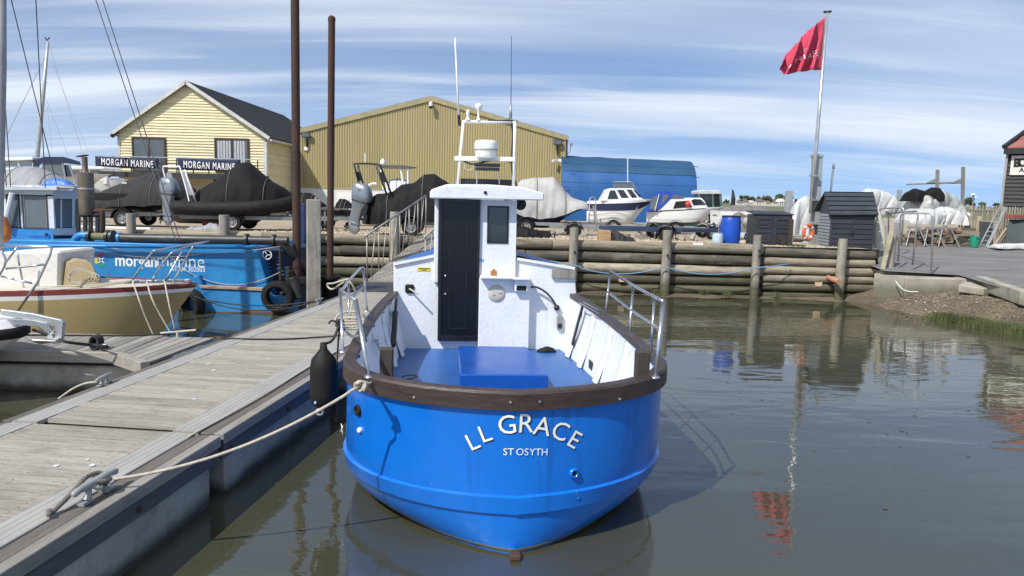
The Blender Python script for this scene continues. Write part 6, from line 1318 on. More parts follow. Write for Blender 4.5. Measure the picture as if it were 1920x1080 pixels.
# small dark covered hulls between
for (a_, lab, Yq, sd_) in (((628, 662, 388, 372), 'low black hulled boat with a pale gunwale, left of the big silver outboard', 24, 8), ((545, 606, 386, 360), 'low boat under a black cover behind the square timber pile', 25, 9)):
    o = yard_boat('covered_boat', lab, 'boat', a_[0], Yq); cover(o, 'cover', cov_blk, prof_px([(a_[0], a_[2]), (a_[0]+(a_[1]-a_[0])*.3, a_[3]), (a_[0]+(a_[1]-a_[0])*.6, a_[3]+1), (a_[1], a_[2]-4)], o, Yq), half_w(o, Yq, [(a_[0], .2), (a_[0]+15, .6), (a_[1], .5)]), prof_px([(a_[0], a_[2]+3), (a_[1], a_[2]+3)], o, Yq), wr=.03, seed=sd_, nx_=20, ny_=14)
    ln = (a_[1]-a_[0])/F*Yq+.5; hull_mesh(o, ln, 1.1, at(a_[0], a_[2]+2, Yq).z-o.location.z, at(a_[1], a_[2]+2, Yq).z-o.location.z, .35, [(0, 1, 'gunwale', white_paint), (1, 7, 'hull', blk_hull)], rake=.3)
trailer('trailer with a bright mudguard standing between the two tall steel piles', (at(520, 430, 22.5).x, 22.5, yard_z(22.5)), R(-5), 3.2, 1.4, .38, wx=1.3, r_=.25)
# grey covered boat right of the wheelhouse
Y = 24; b5 = yard_boat('covered_boat', 'boat under a loose pale grey cover with tied down hem, right of the white wheelhouse', 'boat', 925, Y)
cover(b5, 'cover', cov_gr, prof_px([(915, 396), (940, 380), (962, 354), (978, 337), (1000, 333), (1038, 333), (1047, 343), (1060, 359), (1072, 369), (1088, 375), (1098, 378), (1101, 386)], b5, Y), half_w(b5, Y, [(925, .5), (960, .85), (1080, .80), (1100, .62)]), prof_px([(925, 398), (965, 400), (1000, 407), (1035, 409), (1060, 399), (1085, 391), (1100, 393)], b5, Y), e1=.75, e2=1.05, wr=.05, seed=21, hem=.14)
hull_mesh(b5, 2.9, 1.6, at(960, 398, Y).z-b5.location.z, at(1080, 392, Y).z-b5.location.z, at(960, 426, Y).z-b5.location.z, [(0, 7, 'hull', navy)], sternw=.8, rake=.7)
trailer('boat trailer under the pale grey covered boat', (at(935, 430, Y-.3).x, Y-.3, yard_z(Y-.3)), 0, 3.4, 1.4, .36, wx=.85, r_=.26)
Y = 20.5
v = yard_z(Y); o = cover(None, 'tarpaulin', cov_blk, [(-.45, .1), (-.3, .3), (-.1, .34), (.2, .24), (.45, .22), (.75, .06)], [(-.45, .2), (0, .4), (.75, .2)], [(-.45, 0), (.75, 0)], wr=.10, seed=2, nx_=26, ny_=16, fold=9); o.location = (at(990, 440, Y).x, Y, v); tagx(o, 'crumpled black tarpaulin heap beside the trailer wheel right of the wheelhouse', 'tarpaulin')
# white cabin boat with navy stripe
Y = 33; b6 = yard_boat('cabin_boat', 'white cabin boat with a navy stripe and raked windows, left of the blue canopied boat', 'boat', 1103, Y, R(-14))
zq = lambda px, py, Y_: at(px, py, Y_).z-b6.location.z
hull_mesh(b6, 2.95, 1.5, zq(1100, 377, Y), zq(1214, 372, Y-.6), zq(1100, 424, Y), [(0, 1, 'gunwale', white_clean), (1, 3, 'stripe', navy), (3, 7, 'hull', white_clean)], sternw=.85, rake=.9, deckm=white_clean, bowp=2.0, secs=[(1, 0), (1, .10), (.985, .22), (.965, .38), (.93, .60), (.8, .8), (.4, .95), (0, 1)], forefoot=.5)
for k in range(3): 
    pts = [Vector((x_, -.75*(1 if x_ < 1.6 else 1-((x_-1.6)/1.35)**2.2)-.012, zq(1100, 396+7*k, Y)+.03*x_)) for x_ in [.1+.25*j for j in range(9)]]; MB().tube(pts, .008, 4).build('clinker_line', mat('grey plastic', (.23, .24, .23)), b6)
YF = Y-.95
MB().prism([at(1126, 377, YF), at(1139, 355, YF), at(1146, 353, YF), at(1188, 353, YF), at(1203, 371, YF), at(1212, 378, YF)], (0, 1.15, 0)).build('cabin', white_clean, b6, world=True, bevel=.02)
for p in ([(1139, 373), (1144, 357), (1153, 357), (1160, 373)], [(1157, 356), (1169, 356), (1179, 371), (1165, 371)], [(1175, 355.5), (1184, 355.5), (1195, 370), (1185, 371)], [(1187, 356), (1190, 356), (1203, 369), (1199, 370)]): MB().prism([at(x, y, YF-.012) for x, y in p], (0, .008, 0)).build('window', glass_d, b6, world=True)
MB().tube([at(1153, 353, YF), at(1149, 341, YF), at(1183, 341, YF), at(1193, 354, YF)], .022, 6).tube([at(1153, 353, YF+1), at(1149, 341, YF+1), at(1183, 341, YF+1), at(1193, 354, YF+1)], .022, 6).build('roof_rail', galv, b6, world=True)
MB().prism([at(1152, 352, YF+.02), at(1150, 343, YF+.02), at(1183, 343, YF+.02), at(1190, 352, YF+.02)], (0, .01, 0)).build('screen', glass_c, b6, world=True)
MB().tube([at(1177, 343, YF+.3), at(1177, 297, YF+.3)], .02, 6).build('whip_aerial', white_paint, b6, world=True)
MB().tube([at(1186, 388, YF), at(1196, 386, YF)], .03, 6).beam(at(1190, 384, YF), at(1194, 392, YF), .03, .08).build('anchor', galv, b6, world=True)
# white fishing boat with blue canopy
Y = 30; b7 = yard_boat('fishing_boat', 'small white fishing boat with a blue canopy and teal bottom beside the navy striped boat', 'boat', 1212, Y, R(-8))
zq = lambda px, py, Y_: at(px, py, Y_).z-b7.location.z
hull_mesh(b7, 3.15, 1.35, zq(1215, 397, Y), zq(1350, 386, Y-.4), zq(1215, 429, Y), [(0, 3, 'topside', white_clean), (3, 4, 'hull', white_clean), (4, 7, 'bottom', mat('teal antifouling', (.03, .14, .19), .6, dirt=(.1, .2, .25)))], sternw=.85, rake=1.3, deckm=white_clean, forefoot=.6)
YF = Y-.75
MB().prism([at(1232, 396, YF), at(1256, 373, YF), at(1262, 371, YF), at(1316, 371, YF), at(1322, 378, YF), at(1328, 390, YF)], (0, 1.0, 0)).build('cabin', white_clean, b7, world=True, bevel=.03)
for p in ([(1262, 391), (1267, 378), (1292, 376), (1298, 388)], [(1296, 376), (1302, 373), (1314, 374), (1325, 384), (1300, 385)]): MB().prism([at(x, y, YF-.014) for x, y in p], (0, .01, 0)).build('window', glass_d, b7, world=True)
cvm = mat('bright blue canvas', (.02, .07, .42), .6, var=.15, bump=.4, bscale=12)
MB().loft([[at(x, y, Yq) for x, y in ((1209, 398), (1216, 385), (1226, 365), (1240, 357), (1262, 361), (1284, 368), (1258, 372), (1238, 392))] for Yq in (YF-.02, YF+1.0)], cap=True).build('canopy', cvm, b7, world=True, smooth='auto')
for p in ([(1217, 393), (1222, 372), (1233, 365), (1232, 392)], [(1238, 388), (1244, 364), (1254, 366), (1252, 372)], [(1259, 371), (1264, 364), (1280, 368), (1284, 371)]): MB().prism([at(x, y, YF-.035) for x, y in p], (0, .008, 0)).build('canopy_window', glass_c, b7, world=True)
MB().tube([at(1228, 395, YF-.05), at(1236, 364, YF-.05)], .015, 5).build('canopy_pole', white_paint, b7, world=True)
g = MB().lathe([(0, -.115), (.07, -.09), (.11, -.03), (.11, .03), (.07, .09), (.03, .11), (.02, .15), (0, .15)], at(1290, 383, YF-.13), n=16); o = g.build('buoy', mat('red buoy', (.6, .04, .03), .4), smooth=True); tagx(o, 'round red buoy hanging on the cabin side of the small fishing boat', 'buoy')
# trailers and gear below those boats
def ytr(px, Y_, lab, L_, rz=0, wx=1.2, m_=trail_m, r_=.26, em=True): return trailer(lab, (at(px, 430, Y_).x, Y_, yard_z(Y_)), rz, L_, 1.4, .30, wx=wx, m_=m_, r_=r_, empty=em)
ytr(1100, 32.2, 'trailer under the white cabin boat with the navy stripe', 3.6, R(-12)); ytr(1205, 29.4, 'trailer under the small boat with the teal bottom', 4.2, R(-6))
ytr(1030, 22.6, 'empty galvanised trailer in front of the pale grey covered boat', 3.4, 0, wx=.7, r_=.21); ytr(1130, 21.2, 'empty trailer with dark blue rails right of the wooden box', 3.6, R(3), wx=1.65, m_=mat('dark blue frame paint', (.03, .05, .10), .5), r_=.21)
ytr(1195, 23.4, 'second empty galvanised trailer below the teal bottomed boat', 3.6, R(-2), wx=2.2, r_=.22)
c = at(1122, 452, 18.9); gz_ = yard_z(18.9); o = MB().bb(c.x-.02, c.x+.29, 18.7, 19.1, gz_, gz_+.28).build('wooden_box', mat('raw wooden box', (.38, .25, .13), .8, grain=(1, 9, 9), var=.3, bump=.4), bevel=.008); tagx(o, 'raw timber box standing on the gravel behind the log wall', 'box')
o = cover(None, 'tarpaulin', cov_dk, [(-.3, .1), (-.2, .3), (0, .26), (.15, .2), (.35, .18), (.5, .03)], [(-.3, .15), (0, .25), (.5, .12)], [(-.3, 0), (.5, 0)], wr=.09, seed=12, nx_=26, ny_=16, fold=10); o.location = (at(1160, 455, 18.9).x, 18.9, gz_-.02); tagx(o, 'folded dark tarpaulin lying right of the wooden box', 'tarpaulin')
for (px0, px1, Yq, h_, lab, dx) in ((1102, 1115, 24.5, (372, 440), 'aluminium boarding ladder leaning on the stern of the navy striped boat', .05),):
    root = thing('ladder', lab, 'ladder', tuple(at(px0, h_[1], Yq))); 
    L0, L1, R0_, R1_ = at(px0+1, h_[1], Yq), at(px0+4, h_[0], Yq+.2), at(px1+6, h_[1], Yq), at(px1+1, h_[0], Yq+.2)
    MB().tube([L0, L1, L1+Vector((.04, 0, .04)), R1_+Vector((-.04, 0, .04)), R1_, R0_], .016, 6).build('side_rail', galv, root, world=True)
    for k in range(6): MB().tube([L0.lerp(L1, .1+.15*k), R0_.lerp(R1_, .1+.15*k)], .012, 5).build('rung', galv, root, world=True)
g = MB(); rr_ = random.Random(8)
for i in range(26):
    px = rr_.uniform(1010, 1350); Yq = rr_.uniform(19.5, 23); c = at(px, 430, Yq); g.beam(Vector((c.x, Yq, yard_z(Yq)+rr_.uniform(.02, .1))), Vector((c.x+rr_.uniform(-.4, .4), Yq+rr_.uniform(-.2, .2), yard_z(Yq)+rr_.uniform(.03, .25))), rr_.uniform(.03, .1), rr_.uniform(.03, .08))
o = g.build('scrap_timber', wood_grey, kind='stuff'); tagx(o, 'scattered offcuts and beams on the gravel under the trailers', 'scrap')
o = cover(None, 'tarpaulin', cov_mid, [(-.5, .03), (-.35, .12), (-.1, .10), (.1, .2), (.3, .22), (.5, .05)], [(-.5, .12), (.5, .2)], [(-.5, 0), (.5, 0)], wr=.07, seed=15, nx_=26, ny_=14, fold=9); o.location = (at(385, 430, 19.6).x, 19.6, yard_z(19.6)); tagx(o, 'crumpled grey sheet on the ground under the tent covered inflatable', 'tarpaulin')
o = MB().bb(at(373, 0, 20.4).x, at(420, 0, 20.4).x, 20.2, 20.6, yard_z(20)+.12, yard_z(20)+.24).build('red_chock', mat('dull red paint', (.22, .02, .02), .6), bevel=.02); tagx(o, 'dull red support block under the tent covered inflatable', 'chock')
for px, lab in ((566, 'slim blue steel post just right of the tall rusty pile'),):
    a_ = at(px, 385, 17.6); o = MB().bb(a_.x-.09, a_.x+.09, 17.5, 17.7, .3, a_.z+.05).build('blue_post', mat('blue steel paint', (.01, .035, .13), .5, dirt=(.05, .05, .05)), bevel=.01); tagx(o, lab, 'post')
o = MB().beam(at(130, 424, 19.3), at(284, 429, 19.3), .15, .06).build('white_spar', white_paint); tagx(o, 'white spar lying on the quay behind the work boat pipe', 'spar')
# far left cruisers
Y = 33; b8 = yard_boat('motor_cruiser', 'white motor cruiser with a navy canopy and clear side screens at the far left', 'boat', -60, Y)
hull_mesh(b8, 6.5, 2.6, at(0, 330, Y).z-b8.location.z, at(200, 326, Y).z-b8.location.z, .5, [(0, 7, 'hull', white_clean)], sternw=.9, deckm=white_clean, rake=1.2)
MB().prism([at(-60, 296, Y-1), at(60, 294, Y-1), at(62, 300, Y-1), at(-60, 303, Y-1)], (0, 2.2, 0)).build('hard_top', white_clean, b8, world=True, bevel=.03)
MB().prism([at(-60, 316, Y-.98), at(62, 314, Y-.98), at(62, 330, Y-.98), at(-60, 330, Y-.98)], (0, 2.1, 0)).build('coaming', white_clean, b8, world=True)
for p in ([(-20, 303), (30, 302), (34, 312), (-20, 313)], [(34, 302), (58, 300), (60, 312), (38, 312)]): MB().prism([at(x, y, Y-.95) for x, y in p], (0, .02, 0)).build('window', glass_c, b8, world=True)
MB().loft([[at(x, y, Yq) for x, y in ((62, 302), (82, 294), (120, 294), (150, 303), (152, 310), (122, 306), (80, 306), (66, 316), (62, 312))] for Yq in (Y-1.1, Y+1.1)], cap=True).build('canopy', navy, b8, world=True, smooth='auto')
MB().prism([at(x, y, Y-1.05) for x, y in ((80, 306), (116, 306), (122, 330), (78, 322))], (0, .02, 0)).build('clear_screen', glass_c, b8, world=True)
MB().prism([at(x, y, Y-1.05) for x, y in ((119, 309), (128, 309), (140, 331), (124, 331))], (0, .02, 0)).build('windscreen', glass_d, b8, world=True)
for a_, c_ in (((118, 306), (124, 340)), ((130, 309), (145, 352))): MB().tube([at(*a_, Y-1.1), at(*c_, Y-1.1)], .04, 6).build('canopy_pole', galv, b8, world=True)
Y = 25; b9 = yard_boat('covered_boat', 'boat under a translucent silver grey cover at the far left, behind the work boat wheelhouse', 'boat', -60, Y)
cover(b9, 'cover', cov_mid, prof_px([(-60, 345), (-10, 322), (40, 314), (67, 312), (100, 326), (125, 336), (146, 352)], b9, Y), half_w(b9, Y, [(-60, .6), (0, 1.0), (100, .9), (146, .3)]), prof_px([(-60, 357), (146, 358)], b9, Y), wr=.06, seed=33)
hull_mesh(b9, 3.7, 1.7, .95, .95, .5, [(0, 7, 'hull', white_clean)], sternw=.8)
Y = 36; b10 = yard_boat('motor_cruiser', 'white cruiser showing only its flat white top between the silencer and the boathouse balcony', 'boat', 135, Y)
hull_mesh(b10, 3.5, 2.0, at(160, 340, Y).z-b10.location.z, at(180, 335, Y).z-b10.location.z, .5, [(0, 7, 'hull', white_clean)], deckm=white_clean)
MB().prism([at(130, 312, Y-.9), at(190, 312, Y-.9), at(196, 316, Y-.9), at(190, 318, Y-.9), at(130, 318, Y-.9)], (0, 1.6, 0)).build('hard_top', white_clean, b10, world=True, bevel=.03)
for k in range(3): MB().prism([at(134+k*17, 319, Y-.85), at(149+k*17, 319, Y-.85), at(151+k*17, 334, Y-.85), at(136+k*17, 334, Y-.85)], (0, .02, 0)).build('window', glass_c, b10, world=True)
MB().prism([at(130, 333, Y-.9), at(200, 333, Y-.9), at(200, 345, Y-.9), at(130, 345, Y-.9)], (0, 1.6, 0)).build('coaming', white_clean, b10, world=True)
# mast with rigging far left
Y = 40; ms = thing('yacht_mast', 'leaning silver yacht mast with faint stays against the sky at the left', 'mast', tuple(at(70, 292, Y)))
MB().tube([at(68, 340, Y), at(70, 290, Y), at(80, 190, Y), at(90, 78, Y)], [.13, .12, .10, .06], 8).build('spar', mat('silver spar', (.42, .43, .44), .4, .4), ms, world=True, smooth=True)
MB().tube([at(84, 70, Y), at(88, 76, Y), at(93, 70, Y)], .035, 6).build('masthead', black_pl, ms, world=True)
wr_ = mat('faint rigging wire', (.30, .32, .34), .5, .3); g = MB()
for a_, c_, r_ in (((84, 108), (12, 255), .016), ((92, 85), (155, 288), .009), ((95, 110), (165, 285), .006), ((88, 190), (128, 292), .008), ((89, 200), (98, 290), .006)): g.tube([at(*a_, Y), at(*c_, Y)], r_, 4)
g.tube([at(80, 155, Y), at(88, 154, Y)], .03, 5).tube([at(78, 207, Y), at(87, 206, Y)], .03, 5); g.build('stay', wr_, ms, world=True)
# ================================================================== RIGHT HAND SIDE OF THE QUAY
def qz(Y): return yard_z(Y)
# drums
def drum(px, top, bot, wpx, Y, m_, label, nm='barrel', group=None, lid=None):
    a, b_ = at(px, bot, Y), at(px, top, Y); r_ = wpx/2/F*Y; h_ = b_.z-qz(Y); root = thing(nm, label, 'barrel', (a.x, Y, qz(Y)), 0)
    MB().lathe([(0, 0), (r_*.86, 0), (r_*.93, h_*.05), (r_*.99, h_*.25), (r_, h_*.5), (r_*.97, h_*.8), (r_*.90, h_*.93), (r_*.86, h_*.95)], n=28).build('body', m_, root, smooth='auto'); MB().lathe([(r_*.90, h_*.93), (r_*.93, h_*.95), (r_*.93, h_*.99), (r_*.85, h_), (0, h_)], n=28).build('lid', lid or m_, root, smooth='auto'); return root
drum(1368, 404, 458, 37, 18.95, mat('blue plastic drum', (.008, .07, .42), .4, scale=3, var=.1, bump=.03), 'tall blue plastic drum with a dark lid standing on the quay edge', lid=mat('dark blue lid', (.01, .02, .06), .5))
v = drum(1345, 437, 458, 20, 18.6, mat('pale blue plastic', (.05, .2, .45), .5), 'short pale blue canister left of the tall blue drum', 'canister')
o = MB().tube(smooth_pts([at(1353, 408, 18.65), at(1347, 415, 18.6), at(1348, 432, 18.55), at(1345, 440, 18.5)], 4), .006, 5).build('cord', rope_w); tagx(o, 'thin cord hanging down the side of the tall blue drum', 'cord')
# dark plastic storage box with doors
Y = 18.8; dk_pl = mat('dark plastic panel', (.030, .034, .042), .55, scale=4, var=.15, bump=.2, dirt=(.09, .09, .09), dirtamt=.35); a, b_ = at(1411, 465, Y), at(1486, 404, Y)
sb = thing('storage_box', 'low dark plastic storage box with moulded doors right of the tall blue drum', 'storage box', ((a.x+b_.x)/2, Y, qz(Y)))
sz0, sz1 = qz(Y)-.03, b_.z
MB().prism([(a.x, Y, sz0), (b_.x, Y, sz0), (b_.x, Y, sz1), (a.x, Y, sz1)], (.05, .75, 0)).build('body', dk_pl, sb, world=True, bevel=.01)
MB().prism([(a.x-.03, Y-.04, sz1), (b_.x+.02, Y-.04, sz1), (b_.x+.07, Y+.8, sz1+.06), (a.x+.02, Y+.8, sz1+.06)], (0, 0, .035)).build('lid', dk_pl, sb, world=True, bevel=.008)
for k in (0, 1):
    x0_, x1_ = lerp(a.x+.03, b_.x-.03, k/2)+.012, lerp(a.x+.03, b_.x-.03, (k+1)/2)-.012; d_ = MB().bb(x0_, x1_, Y-.022, Y-.001, sz0+.05, sz1-.03).build('door', dk_pl, sb, world=True, bevel=.006)
    for zz0, zz1 in ((sz0+.11, sz0+.38), (sz0+.47, sz1-.09)):
        g = MB(); f_ = .03
        for q in ((x0_+.05, x0_+.05+f_, zz0, zz1), (x1_-.05-f_, x1_-.05, zz0, zz1), (x0_+.05+f_, x1_-.05-f_, zz0, zz0+f_), (x0_+.05+f_, x1_-.05-f_, zz1-f_, zz1)): g.bb(q[0], q[1], Y-.042, Y-.021, q[2], q[3])
        g.bb(x0_+.12, x1_-.12, Y-.036, Y-.021, zz0+.075, zz1-.075); g.build('moulded_panel', dk_pl, d_, world=True, bevel=.004)
# black garden shed with sloped roof and a pale open door panel
Y = 18.7; a, b_ = at(1553, 468, Y), at(1641, 402, Y); gs = thing('plastic_shed', 'charcoal plastic garden shed with a plank pattern roof, right of the flagpole', 'shed', ((a.x+b_.x)/2, Y, qz(Y)))
char = mat('charcoal plastic planks', (.036, .042, .052), .55, scale=3, var=.12, bump=.25, per=.1, dirt=(.08, .085, .09), dirtamt=.3); g0z, g1z = qz(Y)-.04, at(1600, 401, Y).z
MB().prism([(a.x+.01, Y+.01, g0z), (b_.x-.01, Y+.01, g0z), (b_.x-.01, Y+.01, g1z+.0), (a.x+.01, Y+.01, g1z+.0)], (.11, .95, 0)).build('body', char, gs, world=True)
for k in range(7):
    zz0, zz1 = lerp(g0z, g1z, k/7), lerp(g0z, g1z, (k+1)/7)-.014
    for q in (0, 1): MB().bb(lerp(a.x, b_.x, q/2)+.012, lerp(a.x, b_.x, (q+1)/2)-.012, Y-.012, Y+.01, zz0+.006, zz1).build('plank', char, gs, world=True, bevel=.003)
for xx in (a.x+.0, (a.x+b_.x)/2-.02, b_.x-.04): MB().bb(xx, xx+.04, Y-.022, Y+.01, g0z, g1z).build('door_stile', char, gs, world=True)
MB().bb((a.x+b_.x)/2-.02, (a.x+b_.x)/2+.03, Y-.05, Y-.02, g0z+.36, g0z+.46).build('padlock_hasp', black_pl, gs, world=True)
r0a, r0b, r1a, r1b = at(1556, 402, Y-.1), at(1648, 402, Y-.1), at(1546, 359, Y+.55), at(1638, 360, Y+.55)
for k in range(5):
    p, q = k/5, (k+1)/5-.015; A_, B_, C_, D_ = r0a.lerp(r1a, p), r0b.lerp(r1b, p), r0b.lerp(r1b, q), r0a.lerp(r1a, q); MB().prism([A_, B_, C_+Vector((0, 0, -.015)), D_+Vector((0, 0, -.015))], (0, .03, -.03)).build('roof_plank', char, gs, world=True)
MB().prism([r0a+Vector((.02, .05, -.05)), r0b+Vector((-.02, .05, -.05)), r1b+Vector((-.02, .05, -.06)), r1a+Vector((.02, .05, -.06))], (0, .03, -.02)).build('roof_base', char, gs, world=True)
MB().prism([r1a, r1b, r1b+Vector((0, .6, -.5)), r1a+Vector((0, .6, -.5))], (0, .02, -.03)).build('rear_roof', char, gs, world=True)
lg = mat('pale grey plastic panel', (.27, .31, .34), .6, var=.08)
B_ = Vector((a.x-.012, Y+.02, g0z)); A_ = Vector((a.x+.085, Y+.95, g0z)); B2 = Vector((a.x-.012, Y+.02, g1z)); A2 = Vector((a.x+.085, Y+.95, g1z))
for k in range(11):
    p, q = k/11, (k+1)/11-.02; MB().prism([A_.lerp(A2, p), B_.lerp(B2, p), B_.lerp(B2, q), A_.lerp(A2, q)], (.02, .0, 0)).build('side_board', lg, gs, world=True)
MB().prism([(a.x+.0, Y+.03, g1z), (a.x+.09, Y+.93, g1z), (a.x+.09, Y+.60, r1a.z-.05), (a.x+.07, Y+.50, r1a.z-.05)], (.02, 0, 0)).build('gable_panel', char, gs, world=True)
# flagpole on its steel column
Y = 20.2; fp = thing('flagpole', 'tall silver flagpole bolted to a square galvanised column right of the storage box', 'flagpole', (at(1525, 450, Y).x, Y, qz(Y)))
colg = mat('dull zinc column', (.40, .42, .43), .5, .4, var=.1, dirt=(.3, .3, .29))
p, q = at(1526, 455, Y), at(1532, 292, Y); MB().beam(Vector((p.x, Y, qz(Y))), q, .24, .18, up=(0, 1, 0)).build('column', colg, fp, world=True, bevel=.01); MB().beam(q-Vector((0, 0, .03)), q+Vector((.0, 0, .03)), .28, .24, up=(0, 1, 0)).build('column_cap', colg, fp, world=True)
p, q = at(1520, 400, Y-.2), at(1551, 24, Y-.2); MB().tube([p, p.lerp(q, .3), q], [.055, .052, .034], 14).build('pole', mat('silver pole', (.50, .52, .53), .3, .6), fp, world=True, smooth=True)
MB().tube([q+Vector((-.09, 0, .02)), q+Vector((.03, 0, .02)), q+Vector((.10, 0, .04))], .03, 8).build('truck', black_pl, fp, world=True); MB().tube([at(1518, 420, Y-.28), at(1547, 30, Y-.25)], .006, 4).build('halyard', rope_w, fp, world=True)
for k in range(3): c = at(1527, 330+k*45, Y-.12); MB().bb(c.x-.13, c.x+.10, Y-.27, Y-.08, c.z-.02, c.z+.02).build('clamp', galv, fp, world=True)
# the flag: hanging cloth with folds
flag_m = mat('faded red flag', (.50, .040, .090), .7, scale=4, var=.12, bump=.2, bscale=40, per=0)
tl, bl2 = at(1547, 32, Y-.25), at(1539, 131, Y-.25); tipu, tipl = at(1464, 117, Y-.6), at(1468, 141, Y-.45)
def fl(u, v):
    e0 = tl.lerp(bl2, v); top = tl.lerp(tipu, u)+Vector((0, 0, .10*math.sin(math.pi*u))); bot = bl2.lerp(tipl, u)+Vector((0, 0, .03*math.sin(math.pi*u)))
    p = top.lerp(bot, v) if u > 0 else e0
    k = e0.lerp(top.lerp(bot, v), 1); ph = 7.5*(u*1.15-v*.55)+1.2*v
    return k+Vector((0, .13*math.sin(ph*2)*min(1, u*3)+.05*math.sin(ph*4.3+1)*min(1, u*3), 0))
fo = MB().loft([[fl(i/30, j/16) for j in range(17)] for i in range(31)], closed=False).build('flag', flag_m, smooth=True, solid=.004); tagx(fo, 'faded red flag with pale lettering drooping from the top of the flagpole', 'flag')
def onflag(o, dy=-.012):
    pass
pk = mat('pale pink print', (.8, .66, .68), .7)
def fwarp(u0, v0, su, sv): 
    def w_(p): q = fl(max(.01, u0-p.x*su), min(.99, max(.01, v0-p.y*sv))); return q+Vector((0, -.018, 0))
    return w_
for ch, u0, v0 in (('J', .10, .64), ('E', .20, .655), ('A', .30, .66), ('N', .46, .62), ('N', .60, .60), ('E', .74, .62), ('A', .84, .66)):
    letters(ch, .26 if ch == 'J' else .2, pk, fo, Matrix.Identity(4), warp=fwarp(u0+.0, v0, -.85, .95), mirror=True, ext=0)
for k in range(5):
    a0_ = k*72; q = [Vector((.055*math.cos(R(a0_+d)), .055*math.sin(R(a0_+d)), 0))*s_ for d, s_ in ((0, 1.2), (25, .6), (-5, .3))]; w_ = fwarp(.50, .42, .9, 1.0); MB().prism([w_(v) for v in q], (0, -.004, 0)).build('emblem_petal', pk, fo)
# camera pole behind the shed
g = thing('camera_pole', 'thin grey pole with a small camera rising behind the charcoal shed', 'pole', tuple(at(1555, 385, 21))); MB().tube([at(1553, 400, 21), at(1562, 318, 21)], .03, 8).build('pole', galv, g, world=True); MB().lathe([(0, -.09), (.035, -.06), (.04, 0), (.03, .06), (0, .09)], at(1563, 312, 21), n=10).build('camera', mat('grey plastic', (.23, .24, .23)), g, world=True, smooth=True)
# lifebuoy on its post
Y = 18.6; lb = thing('lifebuoy', 'faded orange lifebuoy hanging on a post left of the shed', 'lifebuoy', tuple(at(1515, 436, Y)), R(28))
MB().tube([(.155*math.cos(a), 0, .175*math.sin(a)) for a in [k*math.pi/14 for k in range(28)]], .045, 12, closed=True).build('ring', mat('faded orange', (.62, .12, .045), .6, var=.1), lb, smooth=True)
for k in range(4): a = math.pi/4+k*math.pi/2; MB().tube([(.155*math.cos(a+d), 0, .175*math.sin(a+d)) for d in (-.12, 0, .12)], .048, 12).build('band', white_paint, lb, smooth=True)
MB().tube([(.21*math.cos(a), -.02, .23*math.sin(a)) for a in [k*math.pi/8 for k in range(16)]], .006, 5, closed=True).build('grab_line', rope_w, lb)
o = MB().bb(at(1513, 0, Y+.12).x-.05, at(1513, 0, Y+.12).x+.05, Y+.08, Y+.16, qz(Y)-.02, at(1513, 412, Y).z).build('lifebuoy_post', bitt_wood); tagx(o, 'short dark post that carries the lifebuoy', 'post')
o = MB().beam(at(1487, 452, 18.4), at(1505, 452, 18.4), .05, .05).bb(at(1500, 0, 18.4).x-.03, at(1500, 0, 18.4).x+.03, 18.36, 18.44, qz(18.4)-.1, at(1500, 443, 18.4).z).build('low_rail', rust); tagx(o, 'low rusty rail end between the storage box and the lifebuoy', 'rail')
c0 = at(1495, 458, 18.5)
blades('grass_tuft', 260, lambda r: Vector((c0.x+r.gauss(0, .12), 18.4+r.gauss(0, .08), qz(18.4)-.02)), .03, .12, 44, 'green weeds on top of the quay between the storage box and the shed')
# truck cab behind
Y = 42; tk = thing('tractor', 'old boatyard tractor with a pale roofed glazed cab behind the fishing boat', 'tractor', (at(1332, 400, Y).x, Y, yard_z(Y))); gt = mat('grey green cab paint', (.09, .13, .12), .5, var=.15)
MB().prism([at(x, y, Y) for x, y in ((1310, 358), (1320, 356), (1348, 357), (1354, 364), (1340, 364), (1310, 364))], (0, 1.8, 0)).build('roof', mat('pale cab roof', (.5, .54, .52), .5), tk, world=True, bevel=.03)
for p in ([(1309, 364), (1313, 364), (1313, 400), (1309, 400)], [(1335, 364), (1338, 364), (1340, 400), (1336, 400)], [(1349, 363), (1353, 364), (1356, 400), (1352, 400)]): MB().prism([at(x, y, Y+.02) for x, y in p], (0, .1, 0)).build('pillar', gt, tk, world=True)
MB().prism([at(x, y, Y+.1) for x, y in ((1313, 364), (1350, 364), (1353, 392), (1313, 392))], (0, 1.4, 0)).build('cab_glass', glass_d, tk, world=True)
MB().prism([at(x, y, Y-.1) for x, y in ((1305, 388), (1360, 388), (1364, 400), (1364, 412), (1305, 412))], (0, 1.7, 0)).build('body', gt, tk, world=True, bevel=.05)
for px in (1318, 1352): wheel(tk, at(px, 400, Y).x-tk.location.x, -.1, .5, .5, .35)
MB().tube([at(1374, 392, 30), at(1375, 372, 30), at(1374, 357, 30)], [.09, .09, .03], 8).tube(smooth_pts([at(1375, 372, 30), at(1375, 360, 30), at(1373, 356, 30)], 3), .03, 6).build('exhaust_stack', black_pl, tk, world=True)
Y = 24; b11 = yard_boat('covered_boat', 'boat under a faded grey brown cover behind the storage box and drum', 'boat', 1340, Y)
cover(b11, 'cover', mat('faded grey brown cover', (.17, .155, .15), .8, var=.12, bump=.4, bscale=10), prof_px([(1340, 402), (1352, 392), (1375, 385), (1420, 386), (1450, 394), (1476, 402)], b11, Y), half_w(b11, Y, [(1340, .3), (1370, .85), (1476, .3)]), prof_px([(1340, 404), (1476, 405)], b11, Y), wr=.05, seed=41)
hull_mesh(b11, 2.3, 1.5, .9, .9, .3, [(0, 7, 'hull', white_clean)], rake=.3)
